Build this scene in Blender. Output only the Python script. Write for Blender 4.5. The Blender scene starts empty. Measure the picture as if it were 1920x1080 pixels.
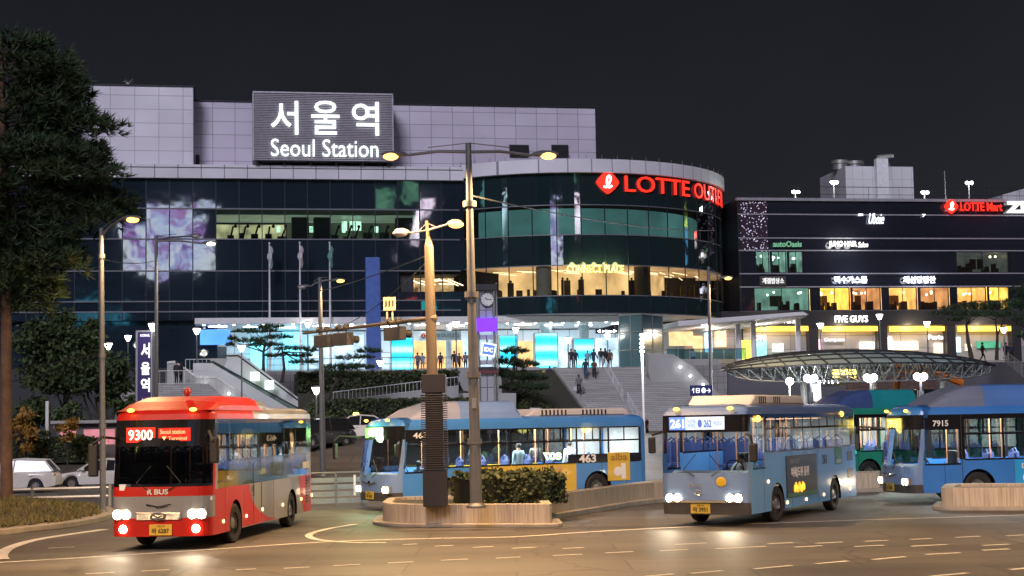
import bpy, bmesh, math, random
from mathutils import Vector, Matrix
R = math.radians
rnd = random.Random(7)
SC = bpy.context.scene
COL = SC.collection
# ------------------------------------------------------------------ camera
EYE = Vector((0, 0, 2.95)); FPX = 3000.0; HZ = 790.0; ROLL = 0.018
_p = math.atan((HZ - 540) / FPX)
FW = Vector((0, math.cos(_p), math.sin(_p))); _u = Vector((0, -math.sin(_p), math.cos(_p))); _r = Vector((1, 0, 0))
CR = _r * math.cos(ROLL) - _u * math.sin(ROLL); CU = _u * math.cos(ROLL) + _r * math.sin(ROLL)
cd = bpy.data.cameras.new('camera'); cam = bpy.data.objects.new('camera', cd); COL.objects.link(cam)
cd.sensor_width = 36; cd.lens = 36 * FPX / 1920; cd.clip_end = 4000; cd.clip_start = 0.2
cam.matrix_world = Matrix(((CR.x, CU.x, -FW.x, EYE.x), (CR.y, CU.y, -FW.y, EYE.y), (CR.z, CU.z, -FW.z, EYE.z), (0, 0, 0, 1)))
SC.camera = cam
# ------------------------------------------------------------------ night sky, city glow, exposure
SC.view_settings.view_transform = 'Standard'; SC.view_settings.look = 'None'; SC.view_settings.gamma = 1
SC.view_settings.exposure = 0.98
SC.cycles.use_denoising = True; SC.cycles.max_bounces = 6; SC.cycles.transparent_max_bounces = 16
SC.cycles.sample_clamp_indirect = 4; SC.cycles.blur_glossy = 0.3; SC.cycles.caustics_reflective = False; SC.cycles.caustics_refractive = False
W = bpy.data.worlds.new('World'); SC.world = W; W.use_nodes = True
_n = W.node_tree.nodes; _l = W.node_tree.links; _n.clear()
_o = _n.new('ShaderNodeOutputWorld'); _add = _n.new('ShaderNodeAddShader'); _b1 = _n.new('ShaderNodeBackground'); _b2 = _n.new('ShaderNodeBackground')
SUN_EL, SUN_AZ = R(32), R(192)
_sky = _n.new('ShaderNodeTexSky'); _sky.sky_type = 'NISHITA'; _sky.sun_disc = False; _sky.sun_elevation = SUN_EL; _sky.sun_rotation = SUN_AZ
_b1.inputs[1].default_value = 0.0002; _l.new(_sky.outputs[0], _b1.inputs[0])
_tc = _n.new('ShaderNodeTexCoord'); _sp = _n.new('ShaderNodeSeparateXYZ'); _rp = _n.new('ShaderNodeValToRGB')
_l.new(_tc.outputs['Generated'], _sp.inputs[0]); _l.new(_sp.outputs[2], _rp.inputs[0])
_rp.color_ramp.elements[0].position = 0.0; _rp.color_ramp.elements[0].color = (0.0105, 0.0105, 0.0128, 1)
_rp.color_ramp.elements[1].position = 0.28; _rp.color_ramp.elements[1].color = (0.005, 0.0052, 0.0067, 1)
_wn = _n.new('ShaderNodeTexNoise'); _wn.inputs['Scale'].default_value = 3.5; _wn.inputs['Detail'].default_value = 4; _l.new(_tc.outputs['Generated'], _wn.inputs['Vector']); _wm = _n.new('ShaderNodeMapRange'); _wm.inputs[1].default_value = 0.3; _wm.inputs[2].default_value = 0.7; _wm.inputs[3].default_value = 0.8; _wm.inputs[4].default_value = 1.2; _l.new(_wn.outputs[0], _wm.inputs[0]); _l.new(_wm.outputs[0], _b2.inputs[1])
_l.new(_rp.outputs[0], _b2.inputs[0]); _b2.inputs[1].default_value = 1.0
_l.new(_b1.outputs[0], _add.inputs[0]); _l.new(_b2.outputs[0], _add.inputs[1]); _l.new(_add.outputs[0], _o.inputs[0])
_s = bpy.data.lights.new('sun', 'SUN'); _s.energy = 0.98; _s.angle = R(18); _s.color = (0.86, 0.82, 1.0)
SUNO = bpy.data.objects.new('sun', _s); COL.objects.link(SUNO)
_sd = Vector((math.sin(SUN_AZ) * math.cos(SUN_EL), math.cos(SUN_AZ) * math.cos(SUN_EL), math.sin(SUN_EL)))
SUNO.rotation_euler = _sd.to_track_quat('Z', 'Y').to_euler()
# ------------------------------------------------------------------ where a picture point lies in the world
def ray(px, py): return FW + CR * ((px - 960) / FPX) + CU * ((540 - py) / FPX)
def at(px, py, Y):                      # the point at world depth Y
    d = ray(px, py); return EYE + d * (Y / d.y)
def gp(px, py, z=0.0):                  # the point on level z
    d = ray(px, py); return EYE + d * ((z - EYE.z) / d.z)
FA = math.atan(0.18); FO = Vector((0, 152.9, 0)); FEX = Vector((math.cos(FA), math.sin(FA), 0)); FEY = Vector((-math.sin(FA), math.cos(FA), 0))
def fl(px, py, d=0.0):                  # (u, z) on the station front plane, d metres behind it
    r = ray(px, py); t = ((FO + FEY * d - EYE).dot(FEY)) / r.dot(FEY); P = EYE + r * t - FO
    return P.dot(FEX), P.z
def fw(u, d, z=0.0): return FO + FEX * u + FEY * d + Vector((0, 0, z))
def sstep(a, b, x):
    t = max(0, min(1, (x - a) / (b - a))); return t * t * (3 - 2 * t)
def gz(x, y):                           # height of the road surface
    y0 = 82 + 9 * sstep(4, 14, x)
    return 2.0 * sstep(y0, y0 + 15, y)
# ------------------------------------------------------------------ materials
MATS = {}
def _nodes(name):
    m = bpy.data.materials.new(name); m.use_nodes = True
    return m, m.node_tree.nodes, m.node_tree.links, m.node_tree.nodes['Principled BSDF']
def mat(name, col, rough=0.6, metal=0.0, noise=0.18, scale=2.5, bump=0.0, bscale=20, coat=0.0, spec=0.5):
    if name in MATS: return MATS[name]
    m, n, l, b = _nodes(name)
    b.inputs['Roughness'].default_value = rough; b.inputs['Metallic'].default_value = metal
    b.inputs['Coat Weight'].default_value = coat; b.inputs['Specular IOR Level'].default_value = spec
    tc = n.new('ShaderNodeTexCoord'); nz = n.new('ShaderNodeTexNoise'); nz.inputs['Scale'].default_value = scale; nz.inputs['Detail'].default_value = 5
    l.new(tc.outputs['Object'], nz.inputs['Vector'])
    mx = n.new('ShaderNodeMix'); mx.data_type = 'RGBA'
    c = Vector(col[:3])
    mx.inputs[6].default_value = (*(c * (1 - noise * 1.6)), 1); mx.inputs[7].default_value = (*[min(1, q) for q in c * (1 + noise * 1.6)], 1)
    l.new(nz.outputs[0], mx.inputs[0]); l.new(mx.outputs[2], b.inputs['Base Color'])
    if bump:
        n2 = n.new('ShaderNodeTexNoise'); n2.inputs['Scale'].default_value = bscale; n2.inputs['Detail'].default_value = 4
        l.new(tc.outputs['Object'], n2.inputs['Vector'])
        bp = n.new('ShaderNodeBump'); bp.inputs['Strength'].default_value = bump; bp.inputs['Distance'].default_value = 0.05
        l.new(n2.outputs[0], bp.inputs['Height']); l.new(bp.outputs[0], b.inputs['Normal'])
    MATS[name] = m; return m
def emi(name, col, s, noise=0.0, scale=1.0, sample=False):
    if name in MATS: return MATS[name]
    m, n, l, b = _nodes(name)
    b.inputs['Base Color'].default_value = (*[q * 0.5 for q in col], 1); b.inputs['Roughness'].default_value = 0.4
    b.inputs['Emission Color'].default_value = (*col, 1); b.inputs['Emission Strength'].default_value = s
    if noise:
        tc = n.new('ShaderNodeTexCoord'); nz = n.new('ShaderNodeTexNoise'); nz.inputs['Scale'].default_value = scale; nz.inputs['Detail'].default_value = 3
        mr = n.new('ShaderNodeMapRange'); mr.inputs[1].default_value = 0.3; mr.inputs[2].default_value = 0.7; mr.inputs[3].default_value = s * (1 - noise); mr.inputs[4].default_value = s * (1 + noise)
        l.new(tc.outputs['Object'], nz.inputs['Vector']); l.new(nz.outputs[0], mr.inputs[0]); l.new(mr.outputs[0], b.inputs['Emission Strength'])
    if not sample: m.cycles.emission_sampling = 'NONE'
    MATS[name] = m; return m
def panel(name, col, w, h, mortar=0.03, mcol=(0.05, 0.05, 0.06), rough=0.45, var=0.08, offset=0.0, bump=0.3, metal=0.0):
    if name in MATS: return MATS[name]
    m, n, l, b = _nodes(name)
    tc = n.new('ShaderNodeTexCoord'); sp = n.new('ShaderNodeSeparateXYZ'); ad = n.new('ShaderNodeMath'); cb = n.new('ShaderNodeCombineXYZ')
    l.new(tc.outputs['Object'], sp.inputs[0]); l.new(sp.outputs[0], ad.inputs[0]); l.new(sp.outputs[1], ad.inputs[1])
    l.new(ad.outputs[0], cb.inputs[0]); l.new(sp.outputs[2], cb.inputs[1])
    br = n.new('ShaderNodeTexBrick'); br.offset = offset; br.squash = 1
    br.inputs['Scale'].default_value = 1; br.inputs['Brick Width'].default_value = w; br.inputs['Row Height'].default_value = h
    br.inputs['Mortar Size'].default_value = mortar; br.inputs['Mortar Smooth'].default_value = 0.1; br.inputs['Bias'].default_value = 0
    c = Vector(col)
    br.inputs['Color1'].default_value = (*(c * (1 - var)), 1); br.inputs['Color2'].default_value = (*[min(1, q) for q in c * (1 + var)], 1); br.inputs['Mortar'].default_value = (*mcol, 1)
    l.new(cb.outputs[0], br.inputs['Vector'])
    nz = n.new('ShaderNodeTexNoise'); nz.inputs['Scale'].default_value = 0.25; nz.inputs['Detail'].default_value = 6; l.new(tc.outputs['Object'], nz.inputs['Vector'])
    mr = n.new('ShaderNodeMapRange'); mr.inputs[3].default_value = 0.8; mr.inputs[4].default_value = 1.2; l.new(nz.outputs[0], mr.inputs[0])
    mx = n.new('ShaderNodeMix'); mx.data_type = 'RGBA'; mx.blend_type = 'MULTIPLY'; mx.inputs[0].default_value = 1
    l.new(br.outputs[0], mx.inputs[6]); l.new(mr.outputs[0], mx.inputs[7]); l.new(mx.outputs[2], b.inputs['Base Color'])
    b.inputs['Roughness'].default_value = rough; b.inputs['Metallic'].default_value = metal
    bp = n.new('ShaderNodeBump'); bp.inputs['Strength'].default_value = bump; bp.inputs['Distance'].default_value = 0.03; bp.invert = True
    l.new(br.outputs['Fac'], bp.inputs['Height']); l.new(bp.outputs[0], b.inputs['Normal'])
    MATS[name] = m; return m
def glass(name, tint=(0.6, 0.65, 0.65), refl=1.0, rough=0.02, wav=0.0):
    if name in MATS: return MATS[name]
    m = bpy.data.materials.new(name); m.use_nodes = True; n = m.node_tree.nodes; l = m.node_tree.links; n.clear()
    o = n.new('ShaderNodeOutputMaterial'); mx = n.new('ShaderNodeMixShader'); t = n.new('ShaderNodeBsdfTransparent'); g = n.new('ShaderNodeBsdfGlossy')
    t.inputs[0].default_value = (*tint, 1); g.inputs['Roughness'].default_value = rough; g.inputs[0].default_value = (refl, refl, refl, 1)
    fr = n.new('ShaderNodeFresnel'); fr.inputs[0].default_value = 1.75
    l.new(fr.outputs[0], mx.inputs[0]); l.new(t.outputs[0], mx.inputs[1]); l.new(g.outputs[0], mx.inputs[2]); l.new(mx.outputs[0], o.inputs[0])
    if wav:
        tc = n.new('ShaderNodeTexCoord'); nz = n.new('ShaderNodeTexNoise'); nz.inputs['Scale'].default_value = 0.8; l.new(tc.outputs['Object'], nz.inputs['Vector'])
        bp = n.new('ShaderNodeBump'); bp.inputs['Strength'].default_value = wav; l.new(nz.outputs[0], bp.inputs['Height']); l.new(bp.outputs[0], g.inputs['Normal']); l.new(bp.outputs[0], fr.inputs['Normal'])
    MATS[name] = m; return m
def curtain(name, col, rough=0.04, wav=0.05, wscale=0.5, spec=0.8):     # dark curtain-wall glass, slightly wavy panes
    if name in MATS: return MATS[name]
    m, n, l, b = _nodes(name)
    b.inputs['Roughness'].default_value = rough; b.inputs['Specular IOR Level'].default_value = spec
    tc = n.new('ShaderNodeTexCoord'); nz = n.new('ShaderNodeTexNoise'); nz.inputs['Scale'].default_value = wscale; nz.inputs['Detail'].default_value = 2
    l.new(tc.outputs['Object'], nz.inputs['Vector'])
    bp = n.new('ShaderNodeBump'); bp.inputs['Strength'].default_value = wav; bp.inputs['Distance'].default_value = 0.3; l.new(nz.outputs[0], bp.inputs['Height']); l.new(bp.outputs[0], b.inputs['Normal'])
    n2 = n.new('ShaderNodeTexNoise'); n2.inputs['Scale'].default_value = 0.12; n2.inputs['Detail'].default_value = 3; l.new(tc.outputs['Object'], n2.inputs['Vector'])
    mx = n.new('ShaderNodeMix'); mx.data_type = 'RGBA'; c = Vector(col)
    mx.inputs[6].default_value = (*(c * 0.5), 1); mx.inputs[7].default_value = (*(c * 1.5), 1); l.new(n2.outputs[0], mx.inputs[0]); l.new(mx.outputs[2], b.inputs['Base Color'])
    MATS[name] = m; return m
# ------------------------------------------------------------------ mesh builder
class MB:
    def __init__(s): s.v = []; s.f = []; s.m = []; s.k = 0; s.T = None
    def add(s, vs, fs):
        o = len(s.v)
        for p in vs:
            p = Vector(p); s.v.append(s.T @ p if s.T else p)
        for f in fs: s.f.append([i + o for i in f]); s.m.append(s.k)
        return s
    def box(s, x0, x1, y0, y1, z0, z1):
        return s.add([(x0, y0, z0), (x1, y0, z0), (x1, y1, z0), (x0, y1, z0), (x0, y0, z1), (x1, y0, z1), (x1, y1, z1), (x0, y1, z1)],
                     [(3, 2, 1, 0), (4, 5, 6, 7), (0, 1, 5, 4), (1, 2, 6, 5), (2, 3, 7, 6), (3, 0, 4, 7)])
    def poly(s, *pts): return s.add(pts, [tuple(range(len(pts)))])
    def prism(s, pts, a, b, ax='y'):                 # outline (p,q) pushed from a to b along an axis
        n = len(pts)
        f = {'y': lambda p, t: (p[0], t, p[1]), 'x': lambda p, t: (t, p[0], p[1]), 'z': lambda p, t: (p[0], p[1], t)}[ax]
        vs = [f(p, a) for p in pts] + [f(p, b) for p in pts]
        fs = [tuple(range(n)), tuple(range(2 * n - 1, n - 1, -1))] + [(i, i + n, (i + 1) % n + n, (i + 1) % n) for i in range(n)]
        return s.add(vs, fs)
    def tube(s, pts, r, n=8, cap=True):              # r: number or list
        pts = [Vector(p) for p in pts]; k = len(pts); rs = r if isinstance(r, (list, tuple)) else [r] * k
        vs = []; up = None
        for i, p in enumerate(pts):
            d = (pts[min(i + 1, k - 1)] - pts[max(i - 1, 0)]).normalized()
            a = d.cross(Vector((0, 0, 1)) if abs(d.z) < 0.95 else Vector((0, 1, 0))).normalized()
            if up is not None and a.dot(up) < 0 and abs(d.z) >= 0.9: pass
            up = a; b = d.cross(a)
            for j in range(n):
                t = 2 * math.pi * j / n; vs.append(p + (a * math.cos(t) + b * math.sin(t)) * rs[i])
        fs = [(i * n + j, i * n + (j + 1) % n, (i + 1) * n + (j + 1) % n, (i + 1) * n + j) for i in range(k - 1) for j in range(n)]
        if cap: fs += [tuple(range(n - 1, -1, -1)), tuple((k - 1) * n + j for j in range(n))]
        return s.add(vs, fs)
    def lathe(s, prof, c=(0, 0, 0), n=16):
        vs = [(c[0] + r * math.cos(2 * math.pi * j / n), c[1] + r * math.sin(2 * math.pi * j / n), c[2] + z) for r, z in prof for j in range(n)]
        fs = [(i * n + j, i * n + (j + 1) % n, (i + 1) * n + (j + 1) % n, (i + 1) * n + j) for i in range(len(prof) - 1) for j in range(n)]
        return s.add(vs, fs)
    def ball(s, c, r, n=10, sc=(1, 1, 1)):
        k = n // 2 + 1
        vs = [(c[0] + sc[0] * r * math.sin(math.pi * i / k) * math.cos(2 * math.pi * j / n), c[1] + sc[1] * r * math.sin(math.pi * i / k) * math.sin(2 * math.pi * j / n), c[2] + sc[2] * r * math.cos(math.pi * i / k)) for i in range(1, k) for j in range(n)]
        vs += [(c[0], c[1], c[2] + r * sc[2]), (c[0], c[1], c[2] - r * sc[2])]; T = len(vs) - 2; B = T + 1
        fs = [(i * n + j, (i + 1) * n + j, (i + 1) * n + (j + 1) % n, i * n + (j + 1) % n) for i in range(k - 2) for j in range(n)]
        fs += [(T, j, (j + 1) % n) for j in range(n)] + [(B, (k - 2) * n + (j + 1) % n, (k - 2) * n + j) for j in range(n)]
        return s.add(vs, fs)
    def build(s, name, mats, parent=None, loc=None, rz=0, smooth=False, bevel=0, recalc=True):
        me = bpy.data.meshes.new(name); me.from_pydata([tuple(v) for v in s.v], [], s.f)
        if not isinstance(mats, (list, tuple)): mats = [mats]
        for m in mats: me.materials.append(m)
        me.polygons.foreach_set('material_index', s.m)
        if recalc:
            bm = bmesh.new(); bm.from_mesh(me); bmesh.ops.recalc_face_normals(bm, faces=bm.faces); bm.to_mesh(me); bm.free()
        if smooth:
            me.polygons.foreach_set('use_smooth', [True] * len(me.polygons))
            if smooth != 'all':
                try: me.set_sharp_from_angle(angle=R(40))
                except Exception: pass
        me.update()
        o = bpy.data.objects.new(name, me); COL.objects.link(o)
        if parent: o.parent = parent
        if loc is not None: o.location = loc
        o.rotation_euler.z = rz
        if bevel:
            b = o.modifiers.new('bevel', 'BEVEL'); b.width = bevel; b.segments = 2; b.limit_method = 'ANGLE'; b.angle_limit = R(40)
        return o
def tag(o, label=None, cat=None, group=None, kind=None):
    if label: o['label'] = label
    if cat: o['category'] = cat
    if group: o['group'] = group
    if kind: o['kind'] = kind
    return o
def thing(name, label, cat, loc=(0, 0, 0), rz=0, group=None):
    o = bpy.data.objects.new(name, None); COL.objects.link(o); o.empty_display_size = 0.2
    o.location = loc; o.rotation_euler = (0, 0, rz); return tag(o, label, cat, group)
def kids(o): return [c for c in ALLC.get(o.name, [])]
ALLC = {}
def dup(root, loc, rz=0, label=None, group=None):
    def cp(o, par):
        c = o.copy(); COL.objects.link(c)
        if par: c.parent = par
        for ch in list(o.children): cp(ch, c)
        return c
    c = cp(root, None); c.location = loc; c.rotation_euler = (0, 0, rz)
    if label: c['label'] = label
    if group: c['group'] = group
    return c
def text(body, m, w, h, parent=None, loc=(0, 0, 0), rz=0, ext=0.02, bold=0.0, name='lettering', bend=None, shear=0.0, space=1.0):
    """letters in the local xz plane facing -y, fitted to a w x h box centred on loc"""
    c = bpy.data.curves.new('t', 'FONT'); c.body = body; c.extrude = 0.0; c.offset = bold; c.resolution_u = 3; c.shear = shear; c.space_character = space; c.align_x = 'CENTER'; c.space_line = 1.0
    o = bpy.data.objects.new('t', c); COL.objects.link(o)
    dg = bpy.context.evaluated_depsgraph_get(); me = bpy.data.meshes.new_from_object(o.evaluated_get(dg))
    bpy.data.objects.remove(o); bpy.data.curves.remove(c)
    vs = [v.co.copy() for v in me.vertices]; fs = [list(p.vertices) for p in me.polygons]
    x0 = min(v.x for v in vs); x1 = max(v.x for v in vs); y0 = min(v.y for v in vs); y1 = max(v.y for v in vs)
    sx = w / (x1 - x0); sy = h / (y1 - y0)
    P = [((v.x - (x0 + x1) / 2) * sx, (v.y - (y0 + y1) / 2) * sy) for v in vs]
    bpy.data.meshes.remove(me)
    n = len(P); cnt = {}
    for f in fs:
        for i in range(len(f)): cnt[(f[i], f[(i + 1) % len(f)])] = 1
    # extruded copy: front at y=-ext, back at y=0, sides along the open edges
    V = [(x, -ext, z) for x, z in P] + [(x, 0, z) for x, z in P]
    F = [f[::-1] for f in fs]
    for (a, b) in cnt:
        if (b, a) not in cnt: F.append([a, b, b + n, a + n])
    if bend: V = [bend(*v) for v in V]
    mb = MB(); mb.add(V, F)
    return mb.build(name, m, parent, loc, rz, recalc=False)
def lamp(parent, loc, power, col, r=0.15, kind='POINT', rot=None, spot=2.6, blend=0.6, size=1.0):
    d = bpy.data.lights.new('bulb', kind); d.energy = power; d.color = col
    if kind == 'AREA': d.shape = 'RECTANGLE'; d.size, d.size_y = size if isinstance(size, tuple) else (size, size)
    else: d.shadow_soft_size = r
    if kind == 'SPOT': d.spot_size = spot; d.spot_blend = blend
    o = bpy.data.objects.new('bulb', d); COL.objects.link(o); o.location = loc
    if rot: o.rotation_euler = rot
    if parent: o.parent = parent
    return o
SODIUM = (1.0, 0.6, 0.28); COOL = (0.92, 0.96, 1.0); WARM = (1.0, 0.82, 0.55)
m_steel = mat('brushed_steel', (0.42, 0.42, 0.4), 0.38, 0.7, 0.1, 6)
m_pole = mat('galvanised_pole', (0.16, 0.16, 0.155), 0.5, 0.3, 0.15, 3)
m_dark = mat('dark_paint', (0.03, 0.03, 0.034), 0.45, 0, 0.2, 5)
m_black = mat('black_rubber', (0.012, 0.012, 0.013), 0.6, 0, 0.2, 8)
m_white = mat('white_paint', (0.72, 0.72, 0.72), 0.4, 0, 0.06, 3)
m_conc = mat('pale_concrete', (0.36, 0.36, 0.34), 0.8, 0, 0.22, 1.2, 0.2, 12)
m_granite = mat('grey_granite', (0.2, 0.2, 0.2), 0.75, 0, 0.3, 3, 0.25, 30)
e_sodium = emi('sodium_lens', (1.0, 0.5, 0.12), 2.0); e_white = emi('white_lens', (0.95, 0.98, 1.0), 9); e_warm = emi('warm_lens', (1.0, 0.82, 0.5), 3)
# ------------------------------------------------------------------ road sheet, markings, islands
def asphalt():
    m, n, l, b = _nodes('asphalt')
    tc = n.new('ShaderNodeTexCoord')
    def noise(sc, det, vec=None):
        q = n.new('ShaderNodeTexNoise'); q.inputs['Scale'].default_value = sc; q.inputs['Detail'].default_value = det; l.new(vec or tc.outputs['Object'], q.inputs['Vector']); return q
    mp = n.new('ShaderNodeMapping'); mp.inputs['Scale'].default_value = (0.05, 0.6, 1); mp.inputs['Rotation'].default_value = (0, 0, R(10)); l.new(tc.outputs['Object'], mp.inputs[0])
    a = noise(0.25, 6); s = noise(1.0, 4, mp.outputs[0]); g = noise(25, 3)
    rp = n.new('ShaderNodeValToRGB'); e = rp.color_ramp.elements
    e[0].position = 0.3; e[0].color = (0.06, 0.054, 0.048, 1); e[1].position = 0.72; e[1].color = (0.155, 0.14, 0.122, 1)
    m1 = n.new('ShaderNodeMath'); m1.operation = 'ADD'; m2 = n.new('ShaderNodeMath'); m2.operation = 'MULTIPLY'; m2.inputs[1].default_value = 0.5
    l.new(a.outputs[0], m1.inputs[0]); l.new(s.outputs[0], m1.inputs[1]); l.new(m1.outputs[0], m2.inputs[0]); l.new(m2.outputs[0], rp.inputs[0])
    wn = noise(.8, 3); wa = n.new('ShaderNodeVectorMath'); wa.operation = 'MULTIPLY_ADD'; wa.inputs[1].default_value = (1.2, 1.2, 0); l.new(wn.outputs['Color'], wa.inputs[0]); l.new(tc.outputs['Object'], wa.inputs[2])
    vo = n.new('ShaderNodeTexVoronoi'); vo.feature = 'DISTANCE_TO_EDGE'; vo.inputs['Scale'].default_value = 0.16; l.new(wa.outputs[0], vo.inputs['Vector'])
    ck = n.new('ShaderNodeMapRange'); ck.inputs[1].default_value = 0.0; ck.inputs[2].default_value = 0.012; ck.inputs[3].default_value = 0.55; ck.inputs[4].default_value = 1.0; l.new(vo.outputs[0], ck.inputs[0])
    br = n.new('ShaderNodeTexBrick'); br.inputs['Scale'].default_value = 0.11; br.inputs['Mortar Size'].default_value = 0.004; br.inputs['Color1'].default_value = (.8, .8, .8, 1); br.inputs['Color2'].default_value = (1.1, 1.1, 1.1, 1); br.inputs['Mortar'].default_value = (.6, .6, .6, 1); l.new(tc.outputs['Object'], br.inputs['Vector'])
    g0 = n.new('ShaderNodeMapRange'); g0.inputs[3].default_value = 0.6; g0.inputs[4].default_value = 1.4; l.new(g.outputs[0], g0.inputs[0])
    mq = n.new('ShaderNodeMath'); mq.operation = 'MULTIPLY'; l.new(g0.outputs[0], mq.inputs[0]); l.new(ck.outputs[0], mq.inputs[1])
    mr = n.new('ShaderNodeMix'); mr.data_type = 'RGBA'; mr.blend_type = 'MULTIPLY'; mr.inputs[0].default_value = 1; l.new(br.outputs[0], mr.inputs[6]); l.new(mq.outputs[0], mr.inputs[7])
    mx = n.new('ShaderNodeMix'); mx.data_type = 'RGBA'; mx.blend_type = 'MULTIPLY'; mx.inputs[0].default_value = 1
    l.new(rp.outputs[0], mx.inputs[6]); l.new(mr.outputs[2], mx.inputs[7]); l.new(mx.outputs[2], b.inputs['Base Color'])
    r2 = n.new('ShaderNodeMapRange'); r2.inputs[3].default_value = 0.42; r2.inputs[4].default_value = 0.75; l.new(a.outputs[0], r2.inputs[0]); l.new(r2.outputs[0], b.inputs['Roughness'])
    bp = n.new('ShaderNodeBump'); bp.inputs['Strength'].default_value = 0.35; bp.inputs['Distance'].default_value = 0.02; l.new(g.outputs[0], bp.inputs['Height']); l.new(bp.outputs[0], b.inputs['Normal'])
    return m
m_asph = asphalt()
m_mark = mat('worn_road_paint', (0.68, 0.65, 0.58), 0.7, 0, 0.3, 6, 0.2, 40)
m_kerb = mat('kerb_stone', (0.33, 0.29, 0.24), 0.8, 0, 0.25, 2, 0.2, 20)
xs = [-700, -250, -90] + [-60 + 4 * i for i in range(31)] + [90, 250, 700]; ys = [-300, -100, -20, 20, 60, 76] + [78 + 2 * i for i in range(19)] + [124, 150, 260, 900]
mb = MB(); mb.add([(x, y, gz(x, y)) for y in ys for x in xs], [(j * len(xs) + i, j * len(xs) + i + 1, (j + 1) * len(xs) + i + 1, (j + 1) * len(xs) + i) for j in range(len(ys) - 1) for i in range(len(xs) - 1)])
road = mb.build('road', m_asph, smooth='all'); tag(road, 'warm lit asphalt forecourt road', 'road', kind='structure')
mk = MB(); ZM = 0.006
def strip(pts, w, z=ZM):
    P = [Vector((p.x, p.y, z)) for p in pts]; L = []; 
    for i, p in enumerate(P):
        d = (P[min(i + 1, len(P) - 1)] - P[max(0, i - 1)]).normalized(); nrm = Vector((-d.y, d.x, 0)); L += [p + nrm * w / 2, p - nrm * w / 2]
    mk.add(L, [(2 * i, 2 * i + 1, 2 * i + 3, 2 * i + 2) for i in range(len(P) - 1)])
def smooth_path(pts, k=4):
    out = []; n = len(pts)
    for i in range(n - 1):
        p0, p1, p2, p3 = pts[max(i - 1, 0)], pts[i], pts[i + 1], pts[min(i + 2, n - 1)]
        for j in range(k):
            t = j / k; out.append(0.5 * ((2 * p1) + (p2 - p0) * t + (2 * p0 - 5 * p1 + 4 * p2 - p3) * t * t + (3 * p1 - p0 - 3 * p2 + p3) * t ** 3))
    return out + [pts[-1]]
strip(smooth_path([gp(*q) for q in [(-60, 1059), (0, 1055), (200, 1043), (430, 1028), (615, 1016), (800, 1010), (960, 1007), (1100, 998), (1310, 987), (1560, 977), (1850, 968), (2000, 963)]]), 0.18)
strip(smooth_path([gp(*q) for q in [(668, 983), (620, 991), (588, 999), (579, 1006), (600, 1013), (660, 1017.5), (724, 1018)]]), 0.2, ZM + 0.004)
strip(smooth_path([gp(*q) for q in [(197, 993), (75, 1011), (20, 1027), (2, 1041), (5, 1049)]]), 0.32, ZM + 0.004)
DASH = [(90, 140, 1027), (160, 215, 1075), (265, 317, 1070), (442, 480, 1068), (532, 580, 1065), (625, 675, 1060), (727, 775, 1055), (827, 877, 1050), (930, 975, 1046), (1037, 1092, 1041), (1135, 1187, 1036), (1237, 1290, 1032), (1342, 1437, 1027), (1490, 1542, 1025), (1602, 1657, 1024), (1710, 1775, 1023), (1842, 1892, 1022),
        (755, 782, 1021), (815, 850, 1024), (887, 925, 1026), (960, 1005, 1027.5), (1055, 1095, 1028), (1265, 1325, 1020), (1440, 1487, 1019), (1530, 1580, 1018), (1622, 1665, 1014.5), (1707, 1747, 1011), (1792, 1837, 1007), (1887, 1930, 1004),
        (1210, 1262, 1079), (1295, 1355, 1073), (1414, 1485, 1064), (1530, 1590, 1055), (1635, 1697, 1047), (1735, 1800, 1038.5), (1842, 1892, 1031), (1745, 1815, 1078), (1895, 1950, 1066)]
for a, b, y in DASH:
    s = 0.09 if y > 1045 and a > 1200 else 0.05
    strip([gp(a, y + (b - a) * s / 2), gp(b, y - (b - a) * s / 2)], 0.15, ZM + 0.002)
tag(mk.build('road_marking', m_mark, recalc=False), 'worn white lane lines and dashes on the asphalt', 'marking', kind='structure')
def slab(pts, z0, z1, name, m, bevel=0.02):
    b = MB(); b.prism([(p.x, p.y) for p in pts], z0, z1, 'z'); return b.build(name, m, bevel=bevel)
def inset(pts, d):
    out = []; n = len(pts); A = sum(pts[i].x * pts[(i + 1) % n].y - pts[(i + 1) % n].x * pts[i].y for i in range(n)); sg = 1 if A > 0 else -1
    for i in range(n):
        a = (pts[i] - pts[i - 1]).normalized(); b = (pts[(i + 1) % n] - pts[i]).normalized()
        na = Vector((-a.y, a.x, 0)) * sg; nb = Vector((-b.y, b.x, 0)) * sg; q = (na + nb); q = q / max(0.3, q.dot(na)) if q.length > 0.01 else na
        out.append(Vector((pts[i].x, pts[i].y, 0)) + q * d)
    return out
# grass island at the left
isl = smooth_path([gp(*q) for q in [(-120, 1017), (0, 1004), (70, 996), (140, 988), (196, 977), (216, 966), (205, 958)]], 3) + [gp(120, 951), gp(-20, 946), gp(-200, 944)]
tag(slab(isl, 0.0, 0.16, 'kerb', m_kerb), 'pale kerb round the grass island', 'kerb', kind='structure')
ins = inset(isl, 0.35)
m_grass = mat('dry_grass', (0.11, 0.1, 0.03), 0.9, 0, 0.5, 3); m_soil = mat('soil', (0.07, 0.055, 0.03), 0.95, 0, 0.4, 4)
def inpoly(x, y, P):
    c = False; n = len(P)
    for i in range(n):
        a, b = P[i], P[i - 1]
        if (a.y > y) != (b.y > y) and x < (b.x - a.x) * (y - a.y) / (b.y - a.y) + a.x: c = not c
    return c
def edged(x, y, P): return min(((Vector((x, y, 0)) - a).dot((b - a)) and 0) or ((Vector((x, y, 0)) - (a + (b - a) * max(0, min(1, (Vector((x, y, 0)) - a).dot(b - a) / (b - a).length_squared)))).length) for a, b in [(P[i], P[i - 1]) for i in range(len(P))])
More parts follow.
